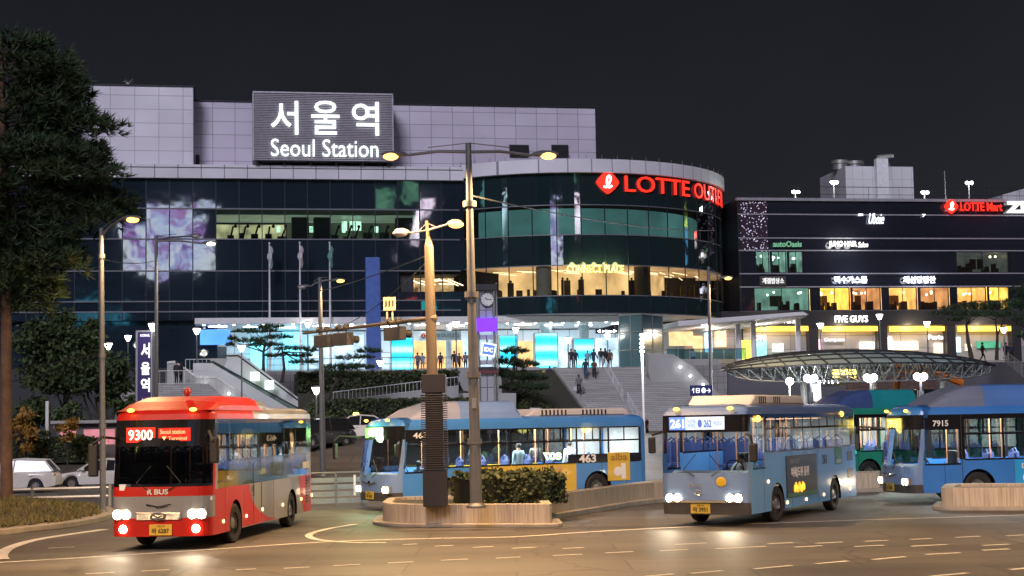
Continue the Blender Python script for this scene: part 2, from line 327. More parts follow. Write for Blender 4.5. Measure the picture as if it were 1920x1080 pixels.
def mound(x, y): return 0.17 + min(0.5, 0.14 * edged(x, y, ins))
b = MB(); x0 = max(min(p.x for p in ins), -26); x1 = max(p.x for p in ins); y0 = min(p.y for p in ins); y1 = max(p.y for p in ins)
q = 0.4; nx = int((x1 - x0) / q) + 1; ny = int((y1 - y0) / q) + 1
for i in range(nx):
    for j in range(ny):
        X, Y = x0 + i * q, y0 + j * q
        if all(inpoly(X + a * q, Y + c * q, ins) for a, c in ((0, 0), (1, 0), (0, 1), (1, 1))):
            b.add([(X + a * q, Y + c * q, mound(X + a * q, Y + c * q)) for a, c in ((0, 0), (1, 0), (1, 1), (0, 1))], [(0, 1, 2, 3)])
tag(b.build('ground', m_soil, recalc=False), 'low earth mound under the grass', 'ground', kind='structure')
b = MB(); n = 0
while n < 9000:
    X, Y = rnd.uniform(x0, x1), rnd.uniform(y0, y1)
    if not inpoly(X, Y, ins): continue
    n += 1; z = mound(X, Y) - 0.02; t = rnd.uniform(0, 6.28); h = rnd.uniform(0.07, 0.2); w = 0.025
    c, s = math.cos(t) * w, math.sin(t) * w; lx, ly = rnd.gauss(0, 0.05), rnd.gauss(0, 0.05); b.k = rnd.choice((0, 0, 1))
    b.add([(X - c, Y - s, z), (X + c, Y + s, z), (X + lx, Y + ly, z + h)], [(0, 1, 2)])
tag(b.build('grass', [m_grass, mat('straw_grass', (0.2, 0.15, 0.05), 0.9, 0, 0.3, 4)], recalc=False), 'short dry grass on the island under the pine', 'grass', kind='stuff')
# planters of ribbed granite
def ribbed():
    m, n, l, bs = _nodes('ribbed_stone')
    tc = n.new('ShaderNodeTexCoord'); mp = n.new('ShaderNodeMapping'); mp.inputs['Scale'].default_value = (22, 22, 0.8); l.new(tc.outputs['Object'], mp.inputs[0])
    nz = n.new('ShaderNodeTexNoise'); nz.inputs['Scale'].default_value = 1; nz.inputs['Detail'].default_value = 5; l.new(mp.outputs[0], nz.inputs['Vector'])
    rp = n.new('ShaderNodeValToRGB'); rp.color_ramp.elements[0].position = 0.36; rp.color_ramp.elements[0].color = (0.34, 0.28, 0.21, 1); rp.color_ramp.elements[1].position = 0.6; rp.color_ramp.elements[1].color = (0.48, 0.41, 0.32, 1)
    l.new(nz.outputs[0], rp.inputs[0]); l.new(rp.outputs[0], bs.inputs['Base Color']); bs.inputs['Roughness'].default_value = 0.85
    bp = n.new('ShaderNodeBump'); bp.inputs['Strength'].default_value = 0.6; bp.inputs['Distance'].default_value = 0.04; l.new(nz.outputs[0], bp.inputs['Height']); l.new(bp.outputs[0], bs.inputs['Normal'])
    return m
m_rib = ribbed()
def planter(label, outer, h, wall=0.3, base=0.0, bh=0.12, fill=0.1):
    t = thing('planter', label, 'planter')
    inn = inset(outer, wall); n = len(outer); b = MB(); z0 = bh if base else 0.0
    V = [(p.x, p.y, z0) for p in outer] + [(p.x, p.y, h) for p in outer] + [(p.x, p.y, h) for p in inn] + [(p.x, p.y, h - fill - 0.05) for p in inn]
    F = []
    for i in range(n):
        j = (i + 1) % n
        for k in range(3): F.append((k * n + i, k * n + j, (k + 1) * n + j, (k + 1) * n + i))
    b.add(V, F); b.build('wall', m_rib, t, bevel=0.015)
    b = MB(); b.poly(*[(p.x, p.y, h - fill) for p in inset(outer, wall - 0.02)]); b.build('soil', m_soil, t)
    if base:
        b = MB(); b.prism([(p.x, p.y) for p in inset(outer, -base)], 0.0, bh, 'z'); b.build('plinth', m_kerb, t, bevel=0.02)
    return t
def front_arc(px0, px1, py, depth, nround=7, rl=1.0, rr=0.25, skew=0.0):
    """planter outline: front face at picture height py from px0 to px1"""
    a, c = gp(px0, py), gp(px1, py); ex = (c - a).normalized(); ey = (Vector((-ex.y, ex.x, 0)) - ex * skew); Wd = (c - a).length
    P = []
    def cor(cx, cy, r, t0, k):
        for i in range(k + 1):
            t = t0 + math.pi / 2 * i / k; P.append(a + ex * (cx + r * math.cos(t)) + ey * (cy + r * math.sin(t)))
    cor(rl, rl, rl, math.pi, nround); cor(Wd - rr, rr, rr, -math.pi / 2, 2); cor(Wd - rr, depth - rr, rr, 0, 2); cor(rl, depth - rl, rl, math.pi / 2, nround)
    return P
PL1 = front_arc(712, 1036, 988, 5.0, 9, 1.5, 0.2, .3)
planter('round ended stone planter carrying the tall lamp and signal posts', PL1, 0.64, 0.28, 0.3, 0.1)
fr = smooth_path([gp(1012, 976), gp(1110, 960), gp(1225, 943), gp(1420, 930), gp(1650, 922)], 4); bk = [p + Vector((0.6, 2.4, 0)) for p in fr][::-1]
planter('long low stone planter curving away behind the two middle buses', fr + bk, 0.72, 0.3, 0.25, 0.16)
planter('stone planter at the right edge in front of the blue bus', front_arc(1764, 2040, 957, 3.4, 6, 0.5, 0.4), 0.68, 0.4, 0.28, 0.12)
# ------------------------------------------------------------------ the station
ZP = 7.6
STF = thing('station_building', 'dark glass station building with white upper blocks and a rounded corner', 'station', FO, FA)
m_curt = curtain('dark_blue_glass', (0.014, 0.024, 0.036), 0.035, 0.03, 0.4, 0.8)
m_curt2 = curtain('dark_teal_glass', (0.012, 0.026, 0.028), 0.04, 0.05, 0.5, 1.0)
m_mull = mat('dark_mullion', (0.03, 0.034, 0.04), 0.4, 0.4, 0.1, 2)
m_line = mat('pale_reveal', (0.16, 0.17, 0.19), 0.5, 0.3, 0.15, 1)
m_blk = panel('lavender_panel', (0.6, 0.56, 0.66), 2.1, 1.28, 0.035, (0.3, 0.28, 0.34), 0.45, 0.06)
m_tow = panel('white_panel', (0.74, 0.72, 0.78), 2.2, 1.3, 0.032, (0.42, 0.41, 0.46), 0.4, 0.05)
m_corn = panel('cornice_panel', (0.72, 0.71, 0.76), 2.12, 20, 0.05, (0.25, 0.25, 0.28), 0.4, 0.03)
uL = fl(-140, 450)[0]; uJ = fl(862, 450)[0]
Z = {}
for k, px, py in (('corn_t', 600, 312), ('corn_b', 600, 337), ('f4', 600, 392.5), ('f3', 600, 449), ('f2', 600, 508), ('f1', 600, 564), ('f0', 600, 583), ('base', 600, 599)): Z[k] = fl(px, py)[1]
PW = 2.12
# wall of glass panes, each a hair off plane, with the lit strip left open
LIT0, LIT1 = fl(405, 420)[0], fl(816, 420)[0]
b = MB(); levels = [Z['base'], Z['f0'], Z['f1'], Z['f2'], Z['f3'], Z['f4'], Z['corn_b']]
us = []; u = LIT0
while u > uL: u -= PW
while u < uJ + 0.5: us.append(u); u += PW
OPEN2 = (fl(778, 530)[0], fl(862, 530)[0], fl(800, 547)[1], fl(800, 514)[1])
for i in range(len(levels) - 1):
    for j in range(len(us) - 1):
        a, c = us[j], us[j + 1]
        if i == 4 and a > LIT0 - 0.1 and c < LIT1 + 0.4: continue
        if i == 2 and c > OPEN2[0] + 0.3:
            z0, z1 = levels[i], OPEN2[2]; b.add([(a, 0, z0), (c, 0, z0), (c, 0, z1), (a, 0, z1)], [(0, 1, 2, 3)]); continue
        t, s = rnd.gauss(0, 0.006), rnd.gauss(0, 0.004)
        b.add([(a, -t - s, levels[i]), (c, t - s, levels[i]), (c, t + s, levels[i + 1]), (a, -t + s, levels[i + 1])], [(0, 1, 2, 3)])
b.build('glass_wall', m_curt, STF, recalc=False)
for k in ('f0', 'f1', 'f2', 'f3', 'f4'):
    b = MB(); b.box(uL, uJ, -0.1, 0.02, Z[k] - 0.06, Z[k] + 0.06); b.build('floor_line', m_line, STF)
b = MB()
for u in us[1:]:
    if u < uJ: b.box(u - 0.05, u + 0.05, -0.07, 0.02, Z['base'], Z['corn_b'])
b.build('mullion', m_mull, STF)
# core mass behind the glass, and the strip of rooms in it
m_core = mat('core_concrete', (0.05, 0.05, 0.055), 0.9)
b = MB(); b.box(uL, uJ + 26, 9, 46, ZP, Z['corn_t']); b.box(uL, LIT0 - 0.02, 0.6, 9, Z['base'], Z['corn_b']); b.box(LIT0, uJ, 0.6, 9, Z['f4'] + 0.02, Z['corn_b']); b.box(LIT0, uJ, 0.6, 9, OPEN2[3] + 0.05, Z['f3'] - 0.05); b.box(LIT0, OPEN2[0] - 0.05, 0.6, 9, Z['base'], OPEN2[3]); b.box(OPEN2[0] - 0.04, uJ, 0.6, 9, Z['base'], OPEN2[2] - 0.02)
b.build('core', m_core, STF)
zb, zt = Z['f3'], Z['f4']
b = MB(); b.poly((LIT0, 5.5, zb), (fl(540, 420)[0], 5.5, zb), (fl(540, 420)[0], 5.5, zt - .8), (LIT0, 5.5, zt - 0.8)); b.build('room_wall', emi('gym_wall_light', (0.95, 0.85, 0.5), 0.34, 0.7, 0.8), STF)  # wall glows by itself, in place of lamps in the room
b = MB(); b.poly((fl(540, 420)[0] + .1, 6, zb), (LIT1 + 1, 6, zb), (LIT1 + 1, 6, zt - .6), (fl(540, 420)[0] + .1, 6, zt - 0.6)); b.build('room_wall', emi('gym_wall_dim', (0.35, 0.4, 0.3), 0.05, 0.8, 0.4), STF)  # dimmer end of the same room, its darkness set in the emission
b = MB(); b.box(LIT0, LIT1 + 1, 0.3, 6, zt - 0.55, zt - 0.5)
b.build('room_ceiling', emi('ceiling_glow', (0.6, 0.75, 0.6), 0.16, 0.3, 0.6), STF)
b = MB()
for k in range(17):
    uu = LIT0 + 0.8 + k * 1.22 + rnd.uniform(-.3, .3); b.box(uu, uu + rnd.uniform(.4, .9), 2.5, 3.3, zb, zb + rnd.uniform(.5, 1.0)); b.tube([(uu + .2, 2.4, zb), (uu + rnd.uniform(.4, .9), 2.2, zb + 1.5)], 0.09, 6); b.ball((uu + 0.75, 2.2, zb + 1.5), 0.17, 6)
for px in (548, 590, 745): uu = fl(px, 420)[0]; b.box(uu, uu + 1.6, 1.2, 2.4, zb, zt - .6)
b.build('gym_equipment', mat('gym_dark', (0.02, 0.02, 0.022), 0.6), STF)
b = MB()
for px in (645, 660, 672): uu = fl(px, 420)[0]; b.box(uu, uu + .5, 2.8, 3.0, zb + 1.2, zb + 2.1)
for k in range(4): uu = fl(520 + 62 * k, 420)[0]; b.box(uu, uu + .35, 2.0, 2.05, zb + 0.9, zb + 1.5)
b.build('gym_screen', emi('green_screen', (0.6, 1.0, 0.75), 1.0, 0.5, 1.5), STF)
g_fac = glass('facade_pane', (0.75, 0.82, 0.78), 0.9)
for j in range(len(us) - 1):
    a, c = us[j], us[j + 1]
    if a > LIT0 - 0.1 and c < LIT1 + 0.4:
        b = MB(); b.box(a + 0.06, c - 0.06, -0.01, 0.01, zb + 0.07, zt - 0.07); b.build('window', g_fac, STF)
# small lit shop strip beside the rounded corner
b = MB(); b.poly((OPEN2[0], 4, OPEN2[2]), (OPEN2[1], 4, OPEN2[2]), (OPEN2[1], 4, OPEN2[3]), (OPEN2[0], 4, OPEN2[3])); b.build('shop_wall', emi('shop_orange', (0.9, 0.5, 0.25), 0.45, 0.95, 1.2), STF)  # back wall emits the shop's light itself
b = MB()
for k in range(9): b.tube([(OPEN2[0] + k * .45, 3.2, OPEN2[3] - rnd.uniform(.1, .7)), (OPEN2[0] + k * .45 + 1.4, 2.6, OPEN2[3] - rnd.uniform(.1, .9))], .05, 5)
b.build('shop_light', emi('shop_tube', (1, 0.75, 0.5), 2.2), STF)
b = MB(); b.box(OPEN2[0], OPEN2[1], -0.01, 0.01, OPEN2[2], Z['f2']); b.build('window', g_fac, STF)
# cornice
b = MB(); b.box(uL, uJ + 0.4, -0.45, 10, Z['corn_b'], Z['corn_t']); b.build('cornice', m_corn, STF)
b = MB(); b.box(uL, uJ + 0.4, -0.5, -0.2, Z['corn_t'] - 0.32, Z['corn_t'] - 0.27); b.build('cornice_groove', m_mull, STF)
# upper blocks
t0 = fl(166, 230)[0]; t1 = fl(362.5, 230)[0]; tz = fl(260, 161)[1]
b = MB(); b.prism([(t0, 0.1), (t1, 0.1), (t1, 22), (t0 - 2.5, 22)], Z['corn_t'], tz, 'z'); b.build('tower_block', m_tow, STF, bevel=0.06)
b = MB(); b.box(t0 - .1, t1 + .1, 0.0, 22, tz, tz + 0.12); b.build('parapet', m_mull, STF)
d2 = 3.0; w0 = fl(362.5, 250, d2)[0]; w1 = fl(1117, 250, d2)[0]; wz = fl(740, 196.5, d2)[1]
b = MB(); b.box(w0, w1, d2, 30, Z['corn_t'], wz); b.build('roof_block', m_blk, STF, bevel=0.06)
b = MB(); b.box(w0, w1 + .1, d2 - .1, 30, wz, wz + 0.12); b.build('parapet', m_mull, STF)
for a, c in ((955, 991), (1034, 1065)):
    b = MB(); x0_, z0_ = fl(a, 294, d2); x1_, z1_ = fl(c, 272, d2); b.box(x0_, x1_, d2 - .12, d2 + .05, z0_, z1_)
    for k in range(7): b.box(x0_, x1_, d2 - .2, d2 - .1, z0_ + (z1_ - z0_) * k / 7, z0_ + (z1_ - z0_) * (k + .35) / 7)
    b.build('vent', m_dark, STF)
b = MB(); x0_, z0_ = fl(367, 306, d2); b.box(x0_, x0_ + .35, d2 - .1, d2 + .1, Z['corn_t'], z0_ + .8); b.build('door', m_dark, STF)
b = MB(); cx, cz = fl(238, 160); b.lathe([(0.3, 0), (0.3, .6), (0.36, .65), (.36, .75), (0.0, .8)], (cx, 3, tz + .1), 12)
for k in range(8): b.tube([(cx, 3, tz + .85), (cx + .5 * math.cos(k * .8), 3 + .5 * math.sin(k * .8), tz + 1.05 + .2 * (k % 2))], .03, 5)
b.build('flue', m_steel, STF)
# rounded corner: arc of radius RR about (cu, cd)
cu = fl(1092, 450)[0]; RR = 17.3; dF = -4.4; cdp = dF + RR
def arc(phi, r=RR): return (cu + r * math.sin(phi), cdp - r * math.cos(phi))
PH0 = -math.acos((cdp) / RR) - 0.0 if cdp < RR else -0.6
PH0 = -math.acos(min(1, cdp / RR)); PH1 = R(88)
def rz_at(px, py):                       # height on the arc under a picture point
    r = ray(px, py)
    for it in range(400):
        d = dF + it * 0.05; t = ((FO + FEY * d - EYE).dot(FEY)) / r.dot(FEY); P = EYE + r * t - FO; u_ = P.dot(FEX)
        if (u_ - cu) ** 2 + (d - cdp) ** 2 <= RR * RR: return math.asin((u_ - cu) / RR), P.z
    return None, P.z
ZR = [rz_at(1090, py)[1] for py in (588, 554, 497, 440, 384, 324, 299)]
NP = 17
ph = [PH0 + (PH1 - PH0) * i / NP for i in range(NP + 1)]
def arcband(z0, z1, name, m, r=RR, p0=None, p1=None, sub=4, jit=0.0, single=True):
    b = MB(); P0 = PH0 if p0 is None else p0; P1 = PH1 if p1 is None else p1; n = NP * sub
    for i in range(n):
        a, c = P0 + (P1 - P0) * i / n, P0 + (P1 - P0) * (i + 1) / n; A, C = arc(a, r), arc(c, r)
        b.add([(A[0], A[1], z0), (C[0], C[1], z0), (C[0], C[1], z1), (A[0], A[1], z1)], [(0, 1, 2, 3)])
    return b.build(name, m, STF, recalc=False, smooth='all')
arcband(ZR[0], ZR[1], 'curved_glass', m_curt2); arcband(ZR[2], ZR[3], 'curved_glass', m_curt2); arcband(ZR[4], ZR[5], 'curved_glass', m_curt2)
g_teal = glass('teal_pane', (0.30, 0.44, 0.42), 1.0, 0.03, 0.05); g_cafe = glass('cafe_pane', (0.85, 0.85, 0.75), 0.8, 0.02, 0.02)
for i in range(NP):
    for (z0, z1, m) in ((ZR[3], ZR[4], g_teal), (ZR[1], ZR[2], g_cafe)):
        b = MB()
        for s in range(4):
            a, c = ph[i] + (ph[i + 1] - ph[i]) * (s / 4 * .97 + .015), ph[i] + (ph[i + 1] - ph[i]) * ((s + 1) / 4 * .97 + .015); A, C = arc(a), arc(c)
            b.add([(A[0], A[1], z0 + .06), (C[0], C[1], z0 + .06), (C[0], C[1], z1 - .06), (A[0], A[1], z1 - .06)], [(0, 1, 2, 3)])
        b.build('window', m, STF, recalc=False, smooth='all')
for z in ZR[:6]:
    n = NP * 4; b = MB()
    for i in range(n):
        a, c = PH0 + (PH1 - PH0) * i / n, PH0 + (PH1 - PH0) * (i + 1) / n; A, C = arc(a, RR + .07), arc(c, RR + .07); A2, C2 = arc(a, RR - .02), arc(c, RR - .02)
        b.add([(*A, z - .05), (*C, z - .05), (*C, z + .05), (*A, z + .05), (*A2, z + .05), (*C2, z + .05)], [(0, 1, 2, 3), (3, 2, 5, 4)])
    b.build('floor_line', m_line, STF, recalc=False)
b = MB()
for p in ph[1:-1]:
    A = arc(p, RR + .03); b.tube([(*A, ZR[0]), (*A, ZR[5])], .055, 5)
b.build('mullion', m_mull, STF)
arcband(ZR[5], ZR[6], 'cornice', m_corn, RR + .45)
b = MB(); b.poly(*[(*arc(PH0 + (PH1 - PH0) * i / 40, RR + .45), ZR[6]) for i in range(41)], (arc(PH1)[0], 40, ZR[6]), (arc(PH0)[0], 40, ZR[6])); b.build('roof_deck', m_core, STF)
b = MB(); b.poly(*[(*arc(PH0 + (PH1 - PH0) * i / 40, RR + .45), ZR[5]) for i in range(41)], (cu, cdp, ZR[5])); b.poly(*[(*arc(PH0 + (PH1 - PH0) * i / 40, RR), ZR[0]) for i in range(41)], (arc(PH1)[0], 20, ZR[0]), (arc(PH0)[0], 20, ZR[0])); b.build('soffit', m_white, STF)
b = MB()
for p in [PH0 + (PH1 - PH0) * i / 26 for i in range(27)]:
    A = arc(p, RR + .4); b.tube([(*A, ZR[6]), (*A, ZR[6] + .35)], .03, 5)
b.build('rail_post', m_steel, STF)
eA = arc(PH1); b = MB(); b.box(eA[0] - .3, eA[0] + .02, eA[1], 40, ZR[0], ZR[6]); b.build('side_wall', m_curt, STF)
# rooms behind the curved glass
arcband(ZR[3], ZR[4], 'room_wall', emi('teal_room', (0.28, 0.55, 0.55), 0.24, 0.4, 0.25), RR - 2.5)  # interior light put into the wall's own emission, here and on the cafe floor
arcband(ZR[1], ZR[2], 'room_wall', emi('cafe_room', (1.0, 0.68, 0.32), 0.42, 0.45, 0.55), RR - 6)
b = MB(); b.poly(*[(*arc(PH0 + (PH1 - PH0) * i / 40, RR - .1), ZR[2] - .02) for i in range(41)], (cu, cdp, ZR[2] - .02)); b.build('room_ceiling', emi('cafe_ceiling', (1.0, 0.6, 0.3), 0.2, 0.5, 0.35), STF)
b = MB(); b.poly(*[(*arc(PH0 + (PH1 - PH0) * i / 40, RR - .1), ZR[1] + .02) for i in range(41)], (cu, cdp, ZR[1] + .02)); b.build('room_floor', mat('cafe_floor', (.2, .15, .1)), STF)
b = MB()
for k in range(26):
    p = rnd.uniform(PH0 + .05, R(65)); rr = RR - rnd.uniform(2, 5.5); A = arc(p, rr); B = arc(p + rnd.uniform(.05, .14), rr + rnd.uniform(-.4, .4)); b.tube([(*A, ZR[2] - .25), (*B, ZR[2] - .25 - rnd.uniform(0, .2))], .045, 5)
b.build('ceiling_lamp', emi('cafe_tube', (1.0, 0.8, 0.5), 1.0), STF)
b = MB()
for k in range(34):
    p = rnd.uniform(PH0 + .05, R(70)); A = arc(p, RR - rnd.uniform(1.2, 4)); w_ = rnd.uniform(.15, .6); h_ = rnd.choice((.8, .9, 1.6, 1.65, .75)); b.box(A[0] - w_ / 2, A[0] + w_ / 2, A[1], A[1] + .3, ZR[1], ZR[1] + h_)
    if h_ > 1.5: b.ball((A[0], A[1], ZR[1] + h_ + .12), .13, 6)
b.build('cafe_furniture', mat('cafe_dark', (0.07, 0.05, 0.035), .7), STF)
b = MB()
for px in (1018, 1213):
    p, _z = rz_at(px, 520); A = arc(p, RR - .9); b.lathe([(.75, ZR[1]), (.75, ZR[2])], (A[0], A[1], 0), 16)
b.build('column', mat('grey_column', (0.3, 0.32, 0.3), .6), STF, smooth=True)
# ---- entrance hall under the glass, behind a white canopy
zc0, zc1 = fl(600, 612)[1], fl(600, 598)[1]
uE0 = fl(366, 650)[0]; uE1 = fl(1166, 650)[0]
b = MB(); b.box(uE0, uE1, -2.4, 9, zc0 + .12, zc1); b.build('canopy', m_white, STF, bevel=0.05)
b = MB()
for k in range(13): 
    uu = uE0 + 1.2 + k * (uE1 - uE0 - 2) / 12; b.box(uu, uu + 1.7, 0.5 + (k % 3), 0.72 + (k % 3), zc0 + .05, zc0 + .13)
for k in range(30): b.lathe([(0.12, 0), (.12, .06), (0, .06)], (uE0 + .8 + k * (uE1 - uE0) / 30, -1.6 + (k % 2) * .8, zc0 + .06), 8)
b.build('canopy_light', emi('portico_tube', (0.9, 0.97, 1.0), 7), STF)
m_hall = panel('hall_wall', (0.62, 0.7, 0.76), 1.6, 5, .04, (0.25, .3, .34), .4, .06)
b = MB(); b.poly((uE0 + 2, 8.6, ZP), (uE1 + 12, 8.6, ZP), (uE1 + 12, 8.6, zc0), (uE0 + 2, 8.6, zc0)); b.build('hall_wall', m_hall, STF)
b = MB(); b.poly((uL, .6, ZP - 6), (uE0 + 2, .6, ZP - 6), (uE0 + 2, .6, zc1), (uL, .6, zc1)); b.poly((uE0 + 2, .6, ZP - 3), (uE0 + 2, 8.6, ZP - 3), (uE0 + 2, 8.6, zc1), (uE0 + 2, .6, zc1)); b.build('lower_wall', m_curt, STF)
for k in range(6):
    lamp(STF, (uE0 + 4 + k * (uE1 - uE0 - 6) / 5, 3.2, zc0 - .1), 210, (0.82, 0.94, 1.0), kind='AREA', size=(5.5, 1.2), rot=(R(10), 0, 0))
def hallbox(px0, px1, py0, py1, d, m, name, dep=0.6):
    a, z1 = fl(px0, py0, d); c, z0 = fl(px1, py1, d); z0 = max(z0, ZP + .02); b = MB(); b.box(a, c, d, d + dep, z0, z1); return b.build(name, m, STF, bevel=0.03)
for a, c, y0, y1, d, e in ((470, 500, 640, 690, 7, 'c'), (395, 425, 650, 690, 7.5, 'd'), (530, 565, 622, 690, 6.5, 'c'), (580, 640, 632, 690, 8, 'w'), (640, 682, 628, 690, 8, 'w'), (776, 868, 640, 690, 8, 'o'), (868, 892, 640, 690, 8, 'w'), (972, 1000, 640, 690, 8, 'o'), (1048, 1072, 632, 690, 8, 'w'), (1117, 1160, 634, 690, 8, 'w')):
    mm = {'c': emi('cyan_glow', (0.18, 0.8, 1.0), 0.9, .3, .6), 'd': mat('dark_opening', (.03, .04, .05), .4), 'w': emi('bright_shop', (0.6, 0.82, 1.0), 0.4, .8, 1.1), 'o': emi('amber_shop', (1.0, 0.5, 0.18), 0.5, .5, .8)}[e]
    hallbox(a, c, y0, y1, d, mm, 'shopfront')
hallbox(375, 432, 618, 646, 0.2, emi('blue_panel', (0.1, 0.35, 0.95), 0.7, .15, .5), 'lit_panel', .3)
for px0, px1 in ((1013, 1036), (1086, 1106), (700, 706), (770, 776), (836, 848)):
    a = fl(px0, 650, 2)[0]; c = fl(px1, 650, 2)[0]; b = MB(); b.lathe([((c - a) / 2, ZP), ((c - a) / 2, zc0 + .1)], ((a + c) / 2, 2.2, 0), 14); b.build('column', mat('pale_column', (.5, .52, .55), .5), STF, smooth=True)
# glowing advert columns on the plaza
def wavy(name):
    m, n, l, bs = _nodes(name); tc = n.new('ShaderNodeTexCoord'); wv = n.new('ShaderNodeTexWave'); wv.bands_direction = 'Z'; wv.inputs['Scale'].default_value = 0.22; wv.inputs['Distortion'].default_value = 3; wv.inputs['Detail'].default_value = 2
    mp = n.new('ShaderNodeMapping'); mp.inputs['Scale'].default_value = (.5, .5, 1); l.new(tc.outputs['Object'], mp.inputs[0]); l.new(mp.outputs[0], wv.inputs[0])
    rp = n.new('ShaderNodeValToRGB'); e = rp.color_ramp.elements; e[0].color = (0.0, .35, .6, 1); e[1].color = (.35, .95, 1, 1); e.new(.45).color = (0.05, .72, .9, 1)
    l.new(wv.outputs[0], rp.inputs[0]); l.new(rp.outputs[0], bs.inputs['Emission Color']); bs.inputs['Emission Strength'].default_value = 1.15; bs.inputs['Base Color'].default_value = (.05, .2, .25, 1); m.cycles.emission_sampling = 'NONE'; MATS[name] = m; return m
m_wave = wavy('sea_screen')
for i, (a, c, y0, lab) in enumerate(((733, 775, 632, 'cyan lit advert pillar behind the signal post'), (936, 971, 628, 'cyan lit advert pillar just right of the clock tower'), (1003, 1046, 624, 'largest cyan lit advert pillar left of the stair top crowd'), (1076, 1115, 634, 'cyan lit advert pillar behind the crowd at the stair top'))):
    d = -3.0; u0, z1 = fl(a, y0, d); u1, _ = fl(c, y0, d)
    t = thing('advert_pillar', lab, 'advert pillar', fw((u0 + u1) / 2, d + .6, ZP), FA, 'glowing advert pillars'); w_ = (u1 - u0) / 2
    b = MB(); b.box(-w_, w_, -.5, .5, 0, .15); b.box(-w_, w_, -.5, .5, z1 - ZP - .08, z1 - ZP); b.box(-w_, -w_ + .07, -.5, .5, .15, z1 - ZP - .08); b.box(w_ - .07, w_, -.5, .5, .15, z1 - ZP - .08); b.build('frame', m_steel, t)
    b = MB(); b.box(-w_ + .08, w_ - .08, -.47, .47, .16, z1 - ZP - .09); b.build('screen', m_wave, t)
# signs on the station
d_ = -1.2; a, zb_ = fl(474, 304.5, d_); c, zt_ = fl(737, 176, d_); zt2 = fl(474, 172, d_)[1]
sg = thing('station_sign', 'large ribbed grey roof sign with white letters naming the station', 'sign', fw((a + c) / 2, d_, Z['corn_t'] + .35), FA)
hw = (c - a) / 2; hz = (zt_ + zt2) / 2 - Z['corn_t'] - .35
b = MB(); b.box(-hw + .02, hw - .02, .1, 3.8, 0, hz - .03)
b.build('case', mat('sign_case', (0.24, 0.23, 0.26), .5), sg)
b = MB(); k = 0; nl = 40
for k in range(nl): z = hz * k / nl; b.prism([(.1, z), (-.02, z + .02), (.04, z + hz / nl * .8), (.1, z + hz / nl * .85)], -hw, hw, 'x')
b.build('slat', mat('sign_slat', (0.38, 0.36, 0.4), .45, .2), sg)
b = MB(); b.box(-hw, -hw + .1, -.05, .12, 0, hz); b.box(hw - .1, hw, -.05, .12, 0, hz); b.box(-hw, hw, -.05, .12, hz - .1, hz + .03); b.build('frame', mat('sign_edge', (.55, .53, .58), .4, .3), sg)
for k in range(6): b = MB(); b.box(-hw + .5 + k * (2 * hw - 1) / 5 - .1, -hw + .5 + k * (2 * hw - 1) / 5 + .1, .5, 3, -.36, .02); b.build('bracket', m_dark, sg)
e_sign = emi('white_sign_letter', (0.93, 1.0, 1.0), 0.75, sample=True)
def signrel(px, py): u_, z_ = fl(px, py, d_); return u_ - (a + c) / 2, z_ - Z['corn_t'] - .35
for ch, x0, x1, y0, y1 in (('서', 508, 559, 190, 252), ('울', 584, 636, 190, 252), ('역', 660, 710, 192, 254)):
    A = signrel(x0, y1); B = signrel(x1, y0); text(ch, e_sign, B[0] - A[0], B[1] - A[1], sg, ((A[0] + B[0]) / 2, -.06, (A[1] + B[1]) / 2), 0, .1, .008)
A = signrel(508, 293); B = signrel(709, 263); text('Seoul Station', e_sign, B[0] - A[0], B[1] - A[1], sg, ((A[0] + B[0]) / 2, -.06, (A[1] + B[1]) / 2), 0, .1, .0)
# red letters bent round the corner
def bender(pc, zc, r):
    return lambda x, y, z: (*arc(pc + x / RR, r - y), z + zc)
e_red = emi('red_sign_letter', (1.0, 0.03, 0.015), 0.75); e_script = emi('white_script', (1, .85, .85), 2.5)
osg = thing('outlet_sign', 'red letter sign with diamond emblem wrapped round the curved glass corner', 'sign', FO, FA)
def arcmid(px0, px1, py0, py1):
    p0, _z = rz_at(px0, (py0 + py1) / 2); p1, _z = rz_at(px1, (py0 + py1) / 2); pm = (p0 + p1) / 2; xm = (px0 + px1) / 2; return p0, p1, pm
zt_o = rz_at(1200, 331)[1]; zb_o = rz_at(1200, 361)[1]
p0 = rz_at(1170, 345)[0]; p1 = rz_at(1290, 350)[0]
text('LOTTE', e_red, (p1 - p0) * RR, zt_o - zb_o, osg, ext=.1, bold=.004, bend=bender((p0 + p1) / 2, (zt_o + zb_o) / 2, RR + .12))
p2 = rz_at(1299, 350)[0]; p3 = R(71)
text('OUTLETS', e_red, (p3 - p2) * RR, zt_o - zb_o, osg, ext=.07, bold=.0, bend=bender((p2 + p3) / 2, (zt_o + zb_o) / 2, RR + .12))
def emblem(parent, r, bend, m_bg, m_fg, dep=.2, name='emblem'):
    n = 48; pts = []
    for i in range(n):
        t = 2 * math.pi * i / n; q = (abs(math.cos(t)) ** 1.25 + abs(math.sin(t)) ** 1.25) ** (-1 / 1.25); pts.append((r * q * math.cos(t), r * q * math.sin(t)))
    b = MB(); V = [(x, -dep, z) for x, z in pts] + [(x, 0, z) for x, z in pts]; F = [tuple(range(n))] + [(i, (i + 1) % n, (i + 1) % n + n, i + n) for i in range(n)]
    b.add([bend(*v) for v in V], F); b.build(name, m_bg, parent)
    pp = [(-.42, -.38), (-.15, -.45), (.12, -.05), (.26, .35), (.12, .58), (-.06, .42), (-.12, 0), (-.05, -.35), (.12, -.47), (.34, -.3)]
    pp = smooth_path([Vector((x, z, 0)) for x, z in pp], 4); b = MB()
    b.tube([bend(p.x * r * .95, -dep - .03, p.y * r * .95) for p in pp], r * .075, 6); b.build(name + '_script', m_fg, parent)
